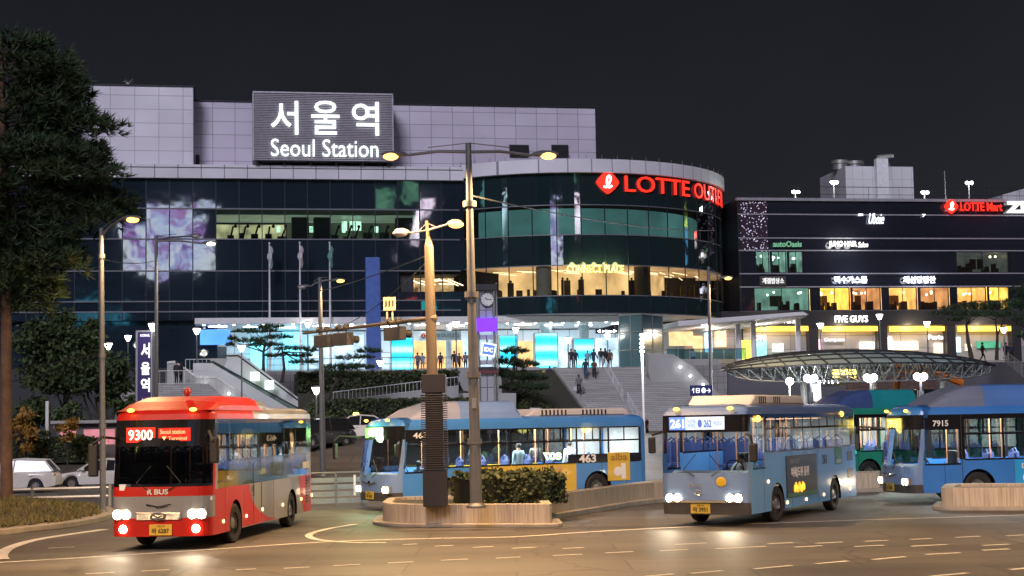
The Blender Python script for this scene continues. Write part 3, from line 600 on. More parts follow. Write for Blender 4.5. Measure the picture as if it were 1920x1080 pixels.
pe, ze = rz_at(1138, 342.5); emblem(osg, (rz_at(1159, 342)[0] - rz_at(1117, 342)[0]) * RR / 2, bender(pe, ze, RR + .12), e_red, e_script)
ysg = thing('cafe_sign', 'glowing yellow letter sign over the lit curved restaurant floor', 'sign', FO, FA)
p0, z0 = rz_at(1063, 512); p1, z1 = rz_at(1167, 497)
z0 = rz_at(1115, 511.5)[1]; z1 = rz_at(1115, 497.5)[1]
text('CONNECT PLACE', emi('yellow_letter', (1.0, .92, .2), 1.5, sample=True), (p1 - p0) * RR, z1 - z0, ysg, ext=.12, bold=.008, bend=bender((p0 + p1) / 2, (z0 + z1) / 2, RR + .2), space=1.15)
for k in range(5): 
    pm = p0 + (p1 - p0) * (k + .5) / 5; A = arc(pm, RR + .55); lamp(ysg, (A[0], A[1], z1 + .1), 20, (1, .95, .4), r=.3)
# small signs in the hall
hs = thing('wayfinding_sign', 'dark hanging direction sign under the entrance canopy', 'sign', fw(fl(1138, 621, -1)[0], -1, fl(1138, 621, -1)[1]), FA)
b = MB(); b.box(-1.1, 1.1, 0, .15, -.22, .22); b.build('board', mat('navy_board', (.02, .025, .05), .4), hs); text('◁ 1 Gate ▷', e_white, 1.9, .26, hs, (0, -.02, 0)); b = MB(); b.tube([(-.8, .07, .2), (-.8, .07, .75)], .03, 5); b.tube([(.8, .07, .2), (.8, .07, .75)], .03, 5); b.build('hanger', m_steel, hs)
hs = thing('entrance_sign', 'pale lettered fascia sign above the amber shop entrance', 'sign', fw(fl(825, 629, 1)[0], 1, fl(825, 629, 1)[1]), FA)
b = MB(); b.box(-2.0, 2.0, 0, .2, -.45, .45); b.build('board', mat('pale_board', (.6, .68, .72), .4), hs); text('LOTTE OUTLETS', mat('grey_letter', (.1, .16, .2), .5), 3.0, .35, hs, (.3, -.02, 0), bold=.01); emblem(hs, .25, lambda x, y, z: (x - 1.6, y * .1 - .01, z), mat('red_emblem', (.6, .05, .03)), m_white, .2)
# ------------------------------------------------------------------ raised plaza, steps, shopping block
EDGE = -12.0
m_pave = panel('plaza_paving', (0.3, 0.29, 0.28), 0.6, 0.6, 0.02, (.15, .15, .15), .7, .1)
def lpoly(name, pts, z0, z1, m, **k):        # plan outline in station coordinates
    b = MB(); b.prism(pts, z0, z1, 'z'); o = b.build(name, m, None, FO, FA, **k); return o
uS0, uS1 = fl(1014, 688, EDGE)[0], fl(1262, 690, EDGE)[0]
tag(lpoly('plaza', [(-75, EDGE), (uS0, EDGE), (uS0, EDGE + .02), (uS1, EDGE + .02), (uS1, EDGE - 2), (95, EDGE - 2), (95, 40), (-75, 40)], 1.0, ZP, m_pave), 'paved raised plaza in front of the station doors', 'plaza', kind='structure')
# broad steps in three flights
stp = [(EDGE, ZP)]; d, z = EDGE, ZP
for fgt in range(3):
    n = 10 if fgt < 2 else 15
    for i in range(n): z -= 0.16; stp.append((d, z)); d -= 0.32; stp.append((d, z))
    if fgt < 2: d -= 1.2; stp[-1] = (d, z)
stp = stp + [(d, 1.0), (EDGE + 0.02, 1.0)]
b = MB(); b.prism([(q, r_) for q, r_ in stp], uS0 + 1.0, uS1 - .4, 'x')
m_step = panel('step_stone', (0.42, 0.41, 0.39), 1.4, .16, .012, (.12, .12, .12), .75, .14, .5)
tag(b.build('steps', m_step, None, FO, FA), 'broad grey stone steps climbing to the plaza', 'steps', kind='structure')
def stepz(dd):
    best = 1.0
    for (a, z0), (c, z1) in zip(stp[:-2], stp[1:-1]):
        if z0 == z1 and min(a, c) - 1e-6 <= dd <= max(a, c) + 1e-6: best = max(best, z0)
    return best if dd < EDGE else ZP
def railing(name, label, pts, h=0.95, gap=0.28, m=m_white, bars=True, top=.035, group=None, cat='railing', mid=()):
    """pts: world points along the foot"""
    o = thing(name, label, cat, pts[0], 0, group); b = MB(); bb = MB(); o0 = Vector(pts[0])
    P = [Vector(p) - o0 for p in pts]; L = [p + Vector((0, 0, h)) for p in P]; b.tube(L, top, 6)
    for q in tuple(mid) + (.06,): bb.tube([p + Vector((0, 0, h * q)) for p in P], top * .7, 5)
    for a, c in zip(P[:-1], P[1:]):
        n = max(1, int((c - a).length / gap))
        for i in range(n + 1): p = a + (c - a) * i / n; (bb if i % 5 else b).tube([p, p + Vector((0, 0, h))], .014 if i % 5 else .028, 5)
    b.build('top_rail', m, o); bb.build('grating', m, o); return o
for lab, pu, d0, d1 in (('sloping steel handrail dividing the upper steps', 1135, -12.2, -15.2), ('sloping steel handrail dividing the middle steps', 1150, -16.4, -19.8), ('sloping steel handrail dividing the lowest steps', 1176, -21.1, -24.5)):
    uu = fl(pu, 700, d0)[0]; railing('handrail', lab, [fw(uu, d0, stepz(d0)), fw(uu, d1, stepz(d1))], .95, .3, group='handrails down the middle of the steps')
# flank walls and planted slopes beside the steps
def pw(name, label, cat, pts, d, dep, m, kind=None, bevel=.03, group=None):     # upright slab from picture outline at depth d
    b = MB(); q = [fl(*p, d) for p in pts]; b.prism(q, d, d + dep, 'y'); o = b.build(name, m, None, FO, FA, bevel=bevel); return tag(o, label, cat, group, kind)
m_wall = mat('plaza_wall', (0.4, 0.4, 0.38), .7, 0, .15, .5)
pw('wall', 'sloping pale parapet wall down the right side of the steps', 'wall', [(1216, 700), (1216, 662), (1262, 664), (1302, 688), (1352, 742), (1352, 790), (1240, 790)], -14.6, 1.0, m_wall)
pw('wall', 'short retaining wall below the glass balustrade', 'wall', [(1262, 790), (1262, 673), (1345, 673), (1362, 700), (1362, 790)], -12.9, 1.2, m_wall)
pw('wall', 'low pale stone block at the foot of the clock tower', 'wall', [(868, 795), (868, 737), (968, 737), (968, 795)], -28, 2.5, m_wall)
pw('wall', 'long dark wall added as shade behind the leafy trees', 'wall', [(-200, 840), (-200, 690), (345, 690), (345, 840)], EDGE - .5, .45, mat('shade_wall', (.05, .052, .055), .85, 0, .3, .4))  # added dark sheet: deep shade put into its colour, covering the pale plaza side
pw('wall', 'white plaza edge wall behind the clock tower', 'wall', [(846, 800), (846, 689), (1012, 688), (1012, 800)], EDGE - .4, .38, m_wall)
m_slope = mat('slope_earth', (0.05, .05, .035), .9)
b = MB(); a0, a1 = fl(942, 700, -13)[0], uS0 + .98
b.prism([(-12.5, ZP - .2), (-29, 2.2), (-29, 1), (-12.5, 1)], a0, a1, 'x'); tag(b.build('slope', m_slope, None, FO, FA), 'planted earth slope left of the steps', 'slope', kind='structure')
b = MB(); b.prism([(-12.4, ZP + .1), (-29, 2.5), (-29, 1), (-12.4, 1)], a1, a1 + .35, 'x'); tag(b.build('wall', m_wall, None, FO, FA, bevel=.03), 'low sloping kerb wall along the left of the steps', 'wall')
# terraces left of the clock tower
b = MB(); b.prism([(-12.5, ZP - .3), (-18, 5.6), (-22, 5.4), (-22.1, 3.4), (-30, 2.6), (-30, 1), (-12.5, 1)], fl(555, 720, -16)[0], fl(862, 720, -16)[0], 'x'); tag(b.build('slope', m_slope, None, FO, FA), 'planted terraces between the escalator and the clock tower', 'slope', kind='structure')
pw('wall', 'pale ramp wall rising to the right through the planted terraces', 'wall', [(618, 800), (618, 754), (860, 724), (860, 800)], -24, .5, m_wall)
railing('railing', 'white ramp railing crossing the planted terraces', [fw(fl(618, 754, -24)[0], -23.8, fl(618, 754, -24)[1]), fw(fl(860, 724, -24)[0], -23.8, fl(860, 724, -24)[1])], .75, .3, m_white)
railing('railing', 'thin plaza edge railing behind the small pines', [fw(fl(500, 690, EDGE)[0], EDGE + .2, ZP), fw(fl(850, 690, EDGE)[0], EDGE + .2, ZP)], 1.05, .6, m_steel, mid=(.5,))
# escalator and side stair
esc = thing('escalator', 'long escalator with pale side panels descending right to street level', 'escalator', FO, FA)
dE = -20
def eprism(name, pts, d, dep, m, bevel=.02):
    b = MB(); b.prism([fl(*p, d) for p in pts], d, d + dep, 'y'); return b.build(name, m, esc, bevel=bevel)
m_escp = mat('escalator_panel', (.68, .7, .68), .45, .2, .12, .6); m_rubber = mat('handrail_rubber', (.02, .02, .022), .4)
eprism('side_panel', [(362, 681), (398, 681), (583, 790), (470, 790), (395, 724), (362, 718)], dE - 1.0, .16, m_escp)
eprism('balustrade', [(372, 683), (400, 676), (577, 775), (583, 790), (560, 788), (404, 690)], dE - .86, .06, glass('escalator_glass', (.55, .65, .62), 1.0))
eprism('steps', [(380, 690), (404, 692), (572, 795), (380, 795)], dE - .7, 1.1, panel('escalator_tread', (.14, .15, .15), .4, .2, .02, (.03, .03, .03), .5, .2))
eprism('far_panel', [(430, 664), (452, 664), (592, 770), (592, 795), (572, 795), (420, 690)], dE + .6, .25, m_escp)
for yy, dd in ((0, -.86), (0, .5)):
    b = MB(); P = [fl(*p, dE + dd) for p in ((368, 688), (374, 681), (402, 681), (574, 774), (586, 777), (589, 785))] if dd < 0 else [fl(*p, dE + dd) for p in ((420, 668), (446, 667), (582, 768), (590, 772))]
    b.tube([(u_, dE + dd + .03, z_ + .03) for u_, z_ in P], .055, 8); b.build('handrail', m_rubber, esc, smooth=True)
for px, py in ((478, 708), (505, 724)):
    u_, z_ = fl(px, py, dE - .4); b = MB(); b.box(u_ - .35, u_ + .35, dE - .45, dE - .4, z_ - .25, z_ + .45); b.build('glint_patch', emi('glint_patch', (.75, 1, .85), 1.2), esc)  # bright reflective patches on the escalator, painted as small glowing boxes
pw('wall', 'pale landing wall at the head of the escalator', 'wall', [(395, 690), (395, 672), (470, 672), (470, 690)], dE + 1.2, .3, m_wall)
pw('wall', 'stepped pale parapet of the side stair left of the escalator', 'wall', [(313, 740), (313, 678), (327, 677), (368, 705), (404, 706), (440, 728), (500, 765), (500, 800), (313, 800)], -24, .5, m_wall)
pw('coping', 'x', 'x', [(313, 678), (327, 676), (369, 704), (404, 705), (441, 727), (441, 731), (404, 709), (368, 709), (326, 681), (313, 682)], -24.1, .7, mat('white_coping', (.66, .66, .63), .6))
_c = bpy.data.objects['coping']; tag(_c, 'white sloping coping along the side stair parapet', 'coping')
b = MB(); uA = fl(318, 720, -26)[0]; uB = fl(480, 760, -26)[0]; zA = fl(318, 722, -26)[1]; nS = 16; P = [(uA - 4, zA)]
for i in range(nS): P += [(uA + 3 + (uB - uA - 2) * i / nS, zA + (2.0 - zA) * i / nS), (uA + 3 + (uB - uA - 2) * i / nS, zA + (2.0 - zA) * (i + 1) / nS)]
P += [(uB + 3, 2.0), (uB + 3, 1.0), (uA - 4, 1.0)]; b.prism(P, -28.5, -24.02, 'y'); tag(b.build('steps', m_step, None, FO, FA), 'side stair descending right beside the escalator', 'steps', kind='structure')
def sidez(u):
    if u < uA + 3: return zA
    return max(2.0, zA + (2 - zA) * (int((u - uA - 3) / ((uB - uA - 2) / nS)) + 1) / nS)
railing('railing', 'steel railing along the front of the side stair', [fw(uA - 2, -28.4, zA), fw(uA + 3, -28.4, zA), fw(uB + 1, -28.4, 2.1)], 1.0, .45)
railing('railing', 'white railing on the landing above the escalator', [fw(fl(348, 690, -14)[0], -14, ZP), fw(fl(395, 690, -14)[0], -14, ZP)], 1.0, .3, m_white)
for px, py, dd, lab in ((385, 722, -24.05, 'bright wall light on the side stair parapet'), (429, 738, -24.05, 'bright wall light low on the side stair parapet'), (470, 756, -24.05, 'lowest bright wall light beside the side stair'), (1275, 688, -14.65, 'top wall light on the parapet right of the steps'), (1294, 705, -14.65, 'middle wall light on the parapet right of the steps'), (1318, 721, -14.65, 'lowest wall light on the parapet right of the steps')):
    u_, z_ = fl(px, py, dd); t = thing('wall_light', lab, 'wall light', fw(u_, dd, z_), FA, 'wall lights along the stairs'); b = MB(); b.box(-.12, .12, -.05, 0, -.12, .12); b.build('housing', m_steel, t); b = MB(); b.ball((0, -.07, 0), .1, 10, (1, .6, 1)); b.build('bulb', e_white, t); lamp(t, (0, -.35, 0), 4, COOL, .1)
# glass lift box, balustrade and white canopy on the right of the steps
z1 = fl(1205, 589, -9)[1]; fr_ = fl(1205, 640, -10.4)[0]; lf = fl(1161, 640, -8.2)[0]; rt = fl(1243, 640, -7.2)[0]
lift = thing('lift_kiosk', 'square lift kiosk of teal and grey glass panels beside the steps', 'lift', FO, FA)
b = MB(); b.prism([(lf, -8.2), (fr_, -10.4), (rt, -7.2), ((lf + rt - fr_), -5)], ZP, z1 - .12, 'z'); b.build('glass_box', curtain('lift_glass', (.10, .19, .2), .12, .02, .5, .8), lift)
b = MB(); b.prism([(lf - .1, -8.2), (fr_, -10.55), (rt + .1, -7.2), ((lf + rt - fr_), -4.9)], z1 - .12, z1, 'z'); b.build('roof', m_steel, lift)
b = MB()
for (x0_, y0_), (x1_, y1_), n in (((lf, -8.2), (fr_, -10.4), 2), ((fr_, -10.4), (rt, -7.2), 2)):
    for i in range(n + 1): q = i / n; b.tube([(x0_ + (x1_ - x0_) * q, y0_ + (y1_ - y0_) * q - .02, ZP), (x0_ + (x1_ - x0_) * q, y0_ + (y1_ - y0_) * q - .02, z1)], .05, 5)
    for zz in (.33, .66): b.tube([(x0_, y0_ - .02, ZP + (z1 - ZP) * zz), (x1_, y1_ - .02, ZP + (z1 - ZP) * zz)], .04, 5)
b.build('frame', m_steel, lift)
gb = thing('glass_balustrade', 'clear bluish glass balustrade on the terrace right of the steps', 'balustrade', FO, FA)
u0, u1 = fl(1250, 670, -12.4)[0], fl(1400, 670, -12.4)[0]; zb_, zt_ = fl(1300, 674, -12.4)[1], fl(1300, 655, -12.4)[1]
n = 7
for i in range(n): b = MB(); a, c = u0 + (u1 - u0) * i / n, u0 + (u1 - u0) * (i + 1) / n; b.box(a + .03, c - .03, -12.42, -12.4, zb_, zt_); b.build('pane', glass('balustrade_glass', (.5, .72, .8), 1.0, .05), gb)
b = MB(); b.tube([(u0, -12.4, zt_ + .03), (u1, -12.4, zt_ + .03)], .04, 6); b.build('top_rail', m_steel, gb)
can = thing('white_canopy', 'long white sloping canopy roof on round columns right of the steps', 'canopy', FO, FA)
uc0 = fl(1246, 600, -6)[0]; uc1 = fl(1514, 588, -10)[0]; zc_ = fl(1246, 614, -9)[1]
b = MB(); zL = fl(1246, 613, -10)[1]; zR = fl(1514, 591, -10)[1]
b.prism([(uc0, zL), (uc1, zR), (uc1 - .6, zR + .3), (uc0, zL + .5)], -10.5, 2.5, 'y'); b.build('roof', m_white, can, bevel=.05)
b = MB()
for k in range(9): q = k / 8; uu = uc0 + (uc1 - uc0) * (.42 + .56 * q); zz = zL + (zR - zL) * (.42 + .56 * q); b.prism([(-10.4, zz - .05), (2, zz - .05), (2, zz - .4), (-9, zz - .2)], uu, uu + .12, 'x')
b.build('rib', mat('canopy_rib', (.5, .5, .5), .5), can)
for px in (1385, 1413, 1497):
    uu = fl(px, 640, -8)[0]; q = (uu - uc0) / (uc1 - uc0); b = MB(); b.lathe([(.26, ZP), (.26, zL + (zR - zL) * q)], (uu, -8, 0), 14); b.build('column', m_white, can, smooth=True)
lamp(can, (uc0 + 5, -3, ZP + 3.6), 260, (1, .9, .75), r=.4); lamp(can, (uc1 - 3, -4, ZP + 3.8), 200, (1, .9, .8), r=.4)
# ---- the shopping block on the right
D2 = 6.0
SHB = thing('shopping_block', 'dark glass shopping block with lit restaurants and signs on its front', 'shopping building', FO, FA)
r0 = fl(1384, 450, D2)[0]; r1 = fl(2100, 450, D2)[0]
RZ = [fl(1650, y, D2)[1] for y in (583, 537.5, 513, 470, 447, 403, 376)]
m_dk = curtain('black_blue_glass', (0.016, 0.018, 0.026), .06, .05, .4, .7)
LITW = [(1413, 1518, 541, 581, 't'), (1536, 1594, 539, 582, 'y'), (1597, 1652, 539, 582, 'r'), (1665, 1720, 539, 582, 'o'), (1724, 1780, 539, 582, 'r'), (1793, 1850, 539, 582, 'o'), (1853, 1893, 539, 582, 'y')]
LITW2 = [(1416, 1443, 476, 511, 't'), (1446, 1475, 476, 511, 't'), (1478, 1506, 476, 511, 't'), (1792, 1892, 480, 510, 'p')]
b = MB(); L = [RZ[0], RZ[1], RZ[2], RZ[3], RZ[4], RZ[5], RZ[6]]
def holes(i): return [(fl(a, y0, D2)[0], fl(c, y0, D2)[0]) for a, c, y0, y1, k in (LITW if i == 0 else LITW2 if i == 2 else [])]
for i in range(6):
    H = sorted(holes(i)); cuts = [r0]
    for a, c in H: cuts += [a, c]
    cuts += [r1]
    for a, c in zip(cuts[0::2], cuts[1::2]):
        n = max(1, int((c - a) / 2.4))
        for j in range(n):
            x0_, x1_ = a + (c - a) * j / n, a + (c - a) * (j + 1) / n; t = rnd.gauss(0, .006)
            b.add([(x0_, D2 - t, L[i]), (x1_, D2 + t, L[i]), (x1_, D2 + t, L[i + 1]), (x0_, D2 - t, L[i + 1])], [(0, 1, 2, 3)])
b.build('glass_wall', m_dk, SHB, recalc=False)
b = MB(); b.box(r0, r1, D2 + 5, 45, ZP, RZ[6]); 
for i in (1, 3, 4, 5): b.box(r0 + .05, r1, D2 + .3, D2 + 5, L[i], L[i + 1])
b.build('core', m_core, SHB)
for z in RZ[:6]: b = MB(); b.box(r0, r1, D2 - .12, D2 + .02, z - .06, z + .06); b.build('floor_line', MATS.get('pale_band') or mat('pale_band', (.3, .3, .33), .5), SHB)
b = MB(); b.box(r0 - .1, r1, D2 - .25, D2 + .3, RZ[6] - .1, RZ[6] + .18); b.build('floor_line', mat('pale_band', (.3, .3, .33), .5), SHB)
b = MB(); b.box(r0 - .05, r0 + .2, D2 - .1, 40, ZP, RZ[6]); b.build('corner_post', m_mull, SHB)
COLW = {'t': ('teal_window_room', (.25, .5, .42), .3), 'y': ('amber_room', (1, .62, .12), .8), 'r': ('rose_room', (.8, .4, .16), .45), 'o': ('orange_room', (1, .55, .16), .65), 'p': ('dim_office', (.3, .35, .33), .1)}
g_shop = glass('shop_pane', (.9, .9, .88), .7)
for a, c, y0, y1, k in LITW + LITW2:
    x0_, z1_ = fl(a, y0, D2); x1_, z0_ = fl(c, y1, D2); i = 0 if y0 > 530 else 2; z0_, z1_ = L[i], L[i + 1]
    f = MB(); f.box(x0_, x0_ + .08, D2 - .05, D2 + .1, z0_, z1_); f.box(x1_ - .08, x1_, D2 - .05, D2 + .1, z0_, z1_)
    f.box((x0_ + x1_) / 2 - .03, (x0_ + x1_) / 2 + .03, D2 - .04, D2 + .05, z0_, z1_); f.box(x0_ + .08, x1_ - .08, D2 - .05, D2 + .1, z0_ + .06, z0_ + .14); f.box(x0_ + .08, x1_ - .08, D2 - .05, D2 + .1, z1_ - .14, z1_ - .06)
    w = f.build('window', m_mull, SHB); f = MB(); f.box(x0_ + .08, x1_ - .08, D2, D2 + .012, z0_ + .14, z1_ - .14); f.build('pane', g_shop, w)
    f = MB(); f.poly((x0_, D2 + 4, z0_), (x1_, D2 + 4, z0_), (x1_, D2 + 4, z1_), (x0_, D2 + 4, z1_)); f.poly((x0_ + .02, D2 + .2, z1_ - .05), (x1_ - .02, D2 + .2, z1_ - .05), (x1_ - .02, D2 + 4, z1_ - .05), (x0_ + .02, D2 + 4, z1_ - .05))
    f.poly((x0_ + .01, D2 + .2, z0_), (x0_ + .01, D2 + 4, z0_), (x0_ + .01, D2 + 4, z1_), (x0_ + .01, D2 + .2, z1_)); f.poly((x1_ - .01, D2 + .2, z0_), (x1_ - .01, D2 + 4, z0_), (x1_ - .01, D2 + 4, z1_), (x1_ - .01, D2 + .2, z1_))
    nm, cc, ss = COLW[k]; f.build('room', emi(nm, cc, ss, .55, .9), SHB, recalc=False)  # room faces glow by emission instead of catching lamp light
    f = MB()
    for j in range(5 if k != 'p' else 2): f.ball((rnd.uniform(x0_ + .3, x1_ - .3), D2 + rnd.uniform(.8, 3), z1_ - rnd.uniform(.4, .7)), .13, 8)
    f.build('pendant_lamp', e_warm if k != 't' else emi('soft_lamp', (.8, 1, .9), 2), SHB)
    f = MB()
    for j in range(7): q = rnd.uniform(x0_ + .2, x1_ - .5); f.box(q, q + rnd.uniform(.2, .5), D2 + 1.2, D2 + 1.8, z0_, z0_ + rnd.uniform(.5, 1.2))
    for j in range(2): q = rnd.uniform(x0_ + .2, x1_ - .8); f.box(q, q + .6, D2 + 3.6, D2 + 3.9, z0_ + .8, z0_ + 1.9)
    f.build('furniture', mat('dark_wood', (.06, .03, .015), .6), SHB)
# ground floor
zf0 = fl(1650, 611, D2)[1]; zf1 = RZ[0]
b = MB(); b.box(r0 - 6, r1, D2 - 1.0, D2 + .3, zf0, zf1 - .02); b.build('fascia', mat('dark_fascia', (.035, .035, .04), .35, 0, .2, .4), SHB)
b = MB()
for a, c in ((1408, 1516), (1542, 1646), (1668, 1770), (1796, 1903)): x0_, z1_ = fl(a, 612.5, D2 - .6); x1_, z0_ = fl(c, 620.5, D2 - .6); b.box(x0_, x1_, D2 - .75, D2 - .5, z0_, z1_)
b.build('light_strip', emi('amber_strip', (1.0, .55, .06), 1.5), SHB)
b = MB(); zs = fl(1650, 640, D2)[1]; b.box(r0 - 6, r1, D2, D2 + .3, ZP, zf0); b.build('shop_wall', panel('shop_wall_panel', (.4, .38, .36), 3.0, 1.4, .03, (.15, .15, .15), .5, .15), SHB)
shops = [(1300, 1318, 630, 660, (1, .55, .25), .7), (1255, 1300, 622, 648, (1, .62, .3), .6), (1322, 1336, 620, 660, (.6, .85, 1), .9), (1341, 1362, 618, 650, (1, .6, .3), 1.0), (1391, 1410, 638, 676, (1, .8, .1), 1.0), (1418, 1438, 640, 676, (.3, .8, .9), .8), (1449, 1470, 644, 660, (.7, .9, .8), .5), (1521, 1541, 636, 655, (1, .7, .8), 1.0), (1613, 1640, 641, 655, (1, .85, .65), 1.1), (1663, 1673, 632, 655, (1, 1, 1), 1.6), (1674, 1722, 640, 656, (1, .8, .5), 1.0), (1752, 1768, 643, 662, (1, .75, .45), .9), (1780, 1802, 632, 660, (.55, .9, 1), .9), (1811, 1822, 645, 657, (1, .8, .5), .8), (1832, 1876, 640, 652, (.1, .5, .3), .35)]
for a, c, y0, y1, cc, ss in shops:
    x0_, z1_ = fl(a, y0, D2 - .3); x1_, z0_ = fl(c, y1, D2 - .3); b = MB(); b.box(x0_, x1_, D2 - .3, D2 - .05, max(ZP, z0_), z1_); b.build('shopfront', emi('shopfront_%d' % a, cc, ss, .4, 1.2), SHB)
for px in (1525, 1655, 1783, 1905): x0_ = fl(px, 630, D2 - .8)[0]; b = MB(); b.box(x0_ - .5, x0_ + .5, D2 - .9, D2 - .01, ZP, zf0); b.build('pier', m_dark, SHB)
for px in (1450, 1590, 1720, 1850): u_ = fl(px, 640, D2 - 2)[0]; lamp(SHB, (u_, D2 - 2.2, zf0 - .2), 120, (1, .8, .5), r=.3)
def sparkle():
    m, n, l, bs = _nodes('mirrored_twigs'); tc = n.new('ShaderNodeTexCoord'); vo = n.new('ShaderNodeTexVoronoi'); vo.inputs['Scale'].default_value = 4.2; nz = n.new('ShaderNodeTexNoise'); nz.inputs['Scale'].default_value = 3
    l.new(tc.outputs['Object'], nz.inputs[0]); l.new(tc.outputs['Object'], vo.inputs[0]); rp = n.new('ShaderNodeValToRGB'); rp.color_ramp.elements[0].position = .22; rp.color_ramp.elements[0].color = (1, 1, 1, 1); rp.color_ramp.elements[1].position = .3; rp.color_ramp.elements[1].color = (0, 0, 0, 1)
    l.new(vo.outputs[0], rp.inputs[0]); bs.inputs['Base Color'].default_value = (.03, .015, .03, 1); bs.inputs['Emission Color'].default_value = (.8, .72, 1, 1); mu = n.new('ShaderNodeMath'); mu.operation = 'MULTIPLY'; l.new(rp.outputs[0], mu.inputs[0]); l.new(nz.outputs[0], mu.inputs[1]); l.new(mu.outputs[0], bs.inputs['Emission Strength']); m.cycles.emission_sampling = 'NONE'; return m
b = MB(); x0_, z1_ = fl(1387, 378, D2 - .1); x1_, z0_ = fl(1441, 472, D2 - .1); b.box(x0_, x1_, D2 - .1, D2 - .02, z0_, z1_); b.build('mirrored_glints', sparkle(), SHB)  # speckled reflection in the glass, painted as a glowing panel
# its signs
def facesign(name, label, body, px0, px1, py0, py1, m, d=D2 - .35, ext=.1, bold=.02, board=None, glow=None, cat='sign', grp=None):
    x0_, z1_ = fl(px0, py0, d); x1_, z0_ = fl(px1, py1, d); w, h = x1_ - x0_, z1_ - z0_
    t = thing(name, label, cat, fw((x0_ + x1_) / 2, d, (z0_ + z1_) / 2), FA, grp)
    text(body, m, w, h, t, (0, 0, 0), ext=ext, bold=bold)
    b = MB()
    if board: b.box(-w / 2 - .25, w / 2 + .25, .02, .2, -h / 2 - .18, h / 2 + .18)
    else: b.box(-w / 2, w / 2, .02, .12, -h * .12, h * .12)
    b.build('backing', board or m_mull, t)
    if glow:
        for k in range(3): lamp(t, (-w / 2 + w * (k + .5) / 3, -.6, 0), glow[1], glow[0], r=.35)
    return t
e_lett = emi('white_letter', (1, .97, .95), 1.6); e_blet = emi('bluish_letter', (.85, .88, 1), 1.6); e_glet = emi('green_letter', (.2, .5, .3), .35)
ms = facesign('mart_sign', 'red glowing supermarket sign with diamond emblem at the roof edge', 'LOTTE Mart', 1800, 1879, 379.5, 396, e_red, bold=.012, glow=((1, .05, .03), 22))
r_ = (fl(1800, 388, D2 - .35)[0] - fl(1774, 388, D2 - .35)[0]) / 2; off = -(fl(1879, 388, D2)[0] - fl(1800, 388, D2)[0]) / 2 - r_ - .25
emblem(ms, r_, lambda x, y, z: (x + off, y, z), e_red, e_script)
facesign('letter_sign', 'large white letter sign cut by the right edge of the picture', 'ZETTAPLEX', 1886, 2085, 378, 400, e_lett, bold=.05)
facesign('salon_sign', 'white glowing salon sign alone on the dark glass', 'JUNO HAIR', 1554, 1606, 452, 465, e_lett, bold=.01, glow=((1, .97, .95), 26))
_t = bpy.data.objects['salon_sign']; text('Salon', e_lett, 1.1, .55, _t, (fl(1618, 458, D2)[0] - fl(1580, 458, D2)[0], 0, 0), shear=.3)
facesign('garage_sign', 'dim green lowercase sign above the teal upper windows', 'autoOasis', 1449, 1503, 452, 463, e_glet, glow=None)
facesign('restaurant_sign', 'white bluish five letter sign above the amber restaurant windows', '덕수가스룸', 1564, 1626, 518, 531, e_blet, bold=.015, glow=((.7, .75, 1), 26))
facesign('restaurant_sign', 'white bluish five letter sign above the red restaurant windows', '채선당정찬', 1693, 1754, 518, 531, e_blet, bold=.015, glow=((.7, .75, 1), 26))
facesign('restaurant_sign', 'grey brush lettered sign board above the teal lower windows', '계절밥상소', 1429, 1470, 521, 532, emi('grey_letter_lit', (.7, .7, .7), .6), board=mat('brown_board', (.06, .05, .05), .5))
facesign('burger_sign', 'white lettered burger shop sign on the dark fascia', 'FIVE GUYS', 1565, 1627, 592, 604, e_lett, d=D2 - 1.1, bold=.01)
facesign('shop_sign', 'bright white shop sign under the amber strip left of the pink panel', 'CAFE', 1412, 1436, 629, 638, e_lett, d=D2 - .5, bold=.01)
facesign('shop_sign', 'bright white shop sign right of the pink lit panel', 'Compose', 1545, 1583, 634, 641, e_blet, d=D2 - .5, bold=.01)
facesign('shop_sign', 'bright white shop sign above the kiosks near the pines', 'Paris', 1740, 1768, 628, 636, e_lett, d=D2 - .5, bold=.01)
facesign('shop_sign', 'small white sign under the end of the white canopy', '1 GS 25', 1470, 1492, 600, 606, e_lett, d=D2 - 1.2, bold=.01)
nn = thing('mirrored_script', 'white slanted neon script mirrored high on the dark glass', 'reflection', fw(fl(1643, 410, D2 - .3)[0], D2 - .3, fl(1643, 410, D2 - .3)[1]), FA)  # reflection in the glass, built as glowing letters
text('Uboie', emi('mirrored_white', (.85, .9, 1), 1.6), 1.7, 1.1, nn, (0, 0, 0), ext=.05, shear=.45); text('7', emi('mirrored_white', (1, 1, 1), 1), .4, .3, nn, (5.3, 0, .35)); text('▬', emi('mirrored_white', (1, 1, 1), 1), .5, .2, nn, (-1.7, 0, .4))
# roof plant, floodlights, parapet fence
pr = thing('roof_plant_room', 'white rooftop plant room with fans above the shopping block', 'plant room', FO, FA)
d3 = 22; x0_, x1_ = fl(1586, 340, d3)[0], fl(1713, 340, d3)[0]; zt_ = fl(1650, 312, d3)[1]; xb = fl(1543, 340, d3 + 8)[0]
b = MB(); b.prism([(x0_, d3), (x1_, d3), (x1_, d3 + 9), (xb, d3 + 9)], RZ[6] - .5, zt_, 'z'); b.build('wall', panel('plant_panel', (.55, .54, .58), 1.2, 30, .02, (.3, .3, .33), .5, .05), pr, bevel=.04)
xs0, xs1 = fl(1645, 340, d3 - .8)[0], fl(1667, 340, d3 - .8)[0]; b = MB(); b.box(xs0, xs1, d3 - .8, d3 - .01, RZ[6] - .5, fl(1655, 299, d3)[1]); b.build('stack', mat('plant_white', (.6, .6, .64), .5), pr, bevel=.04)
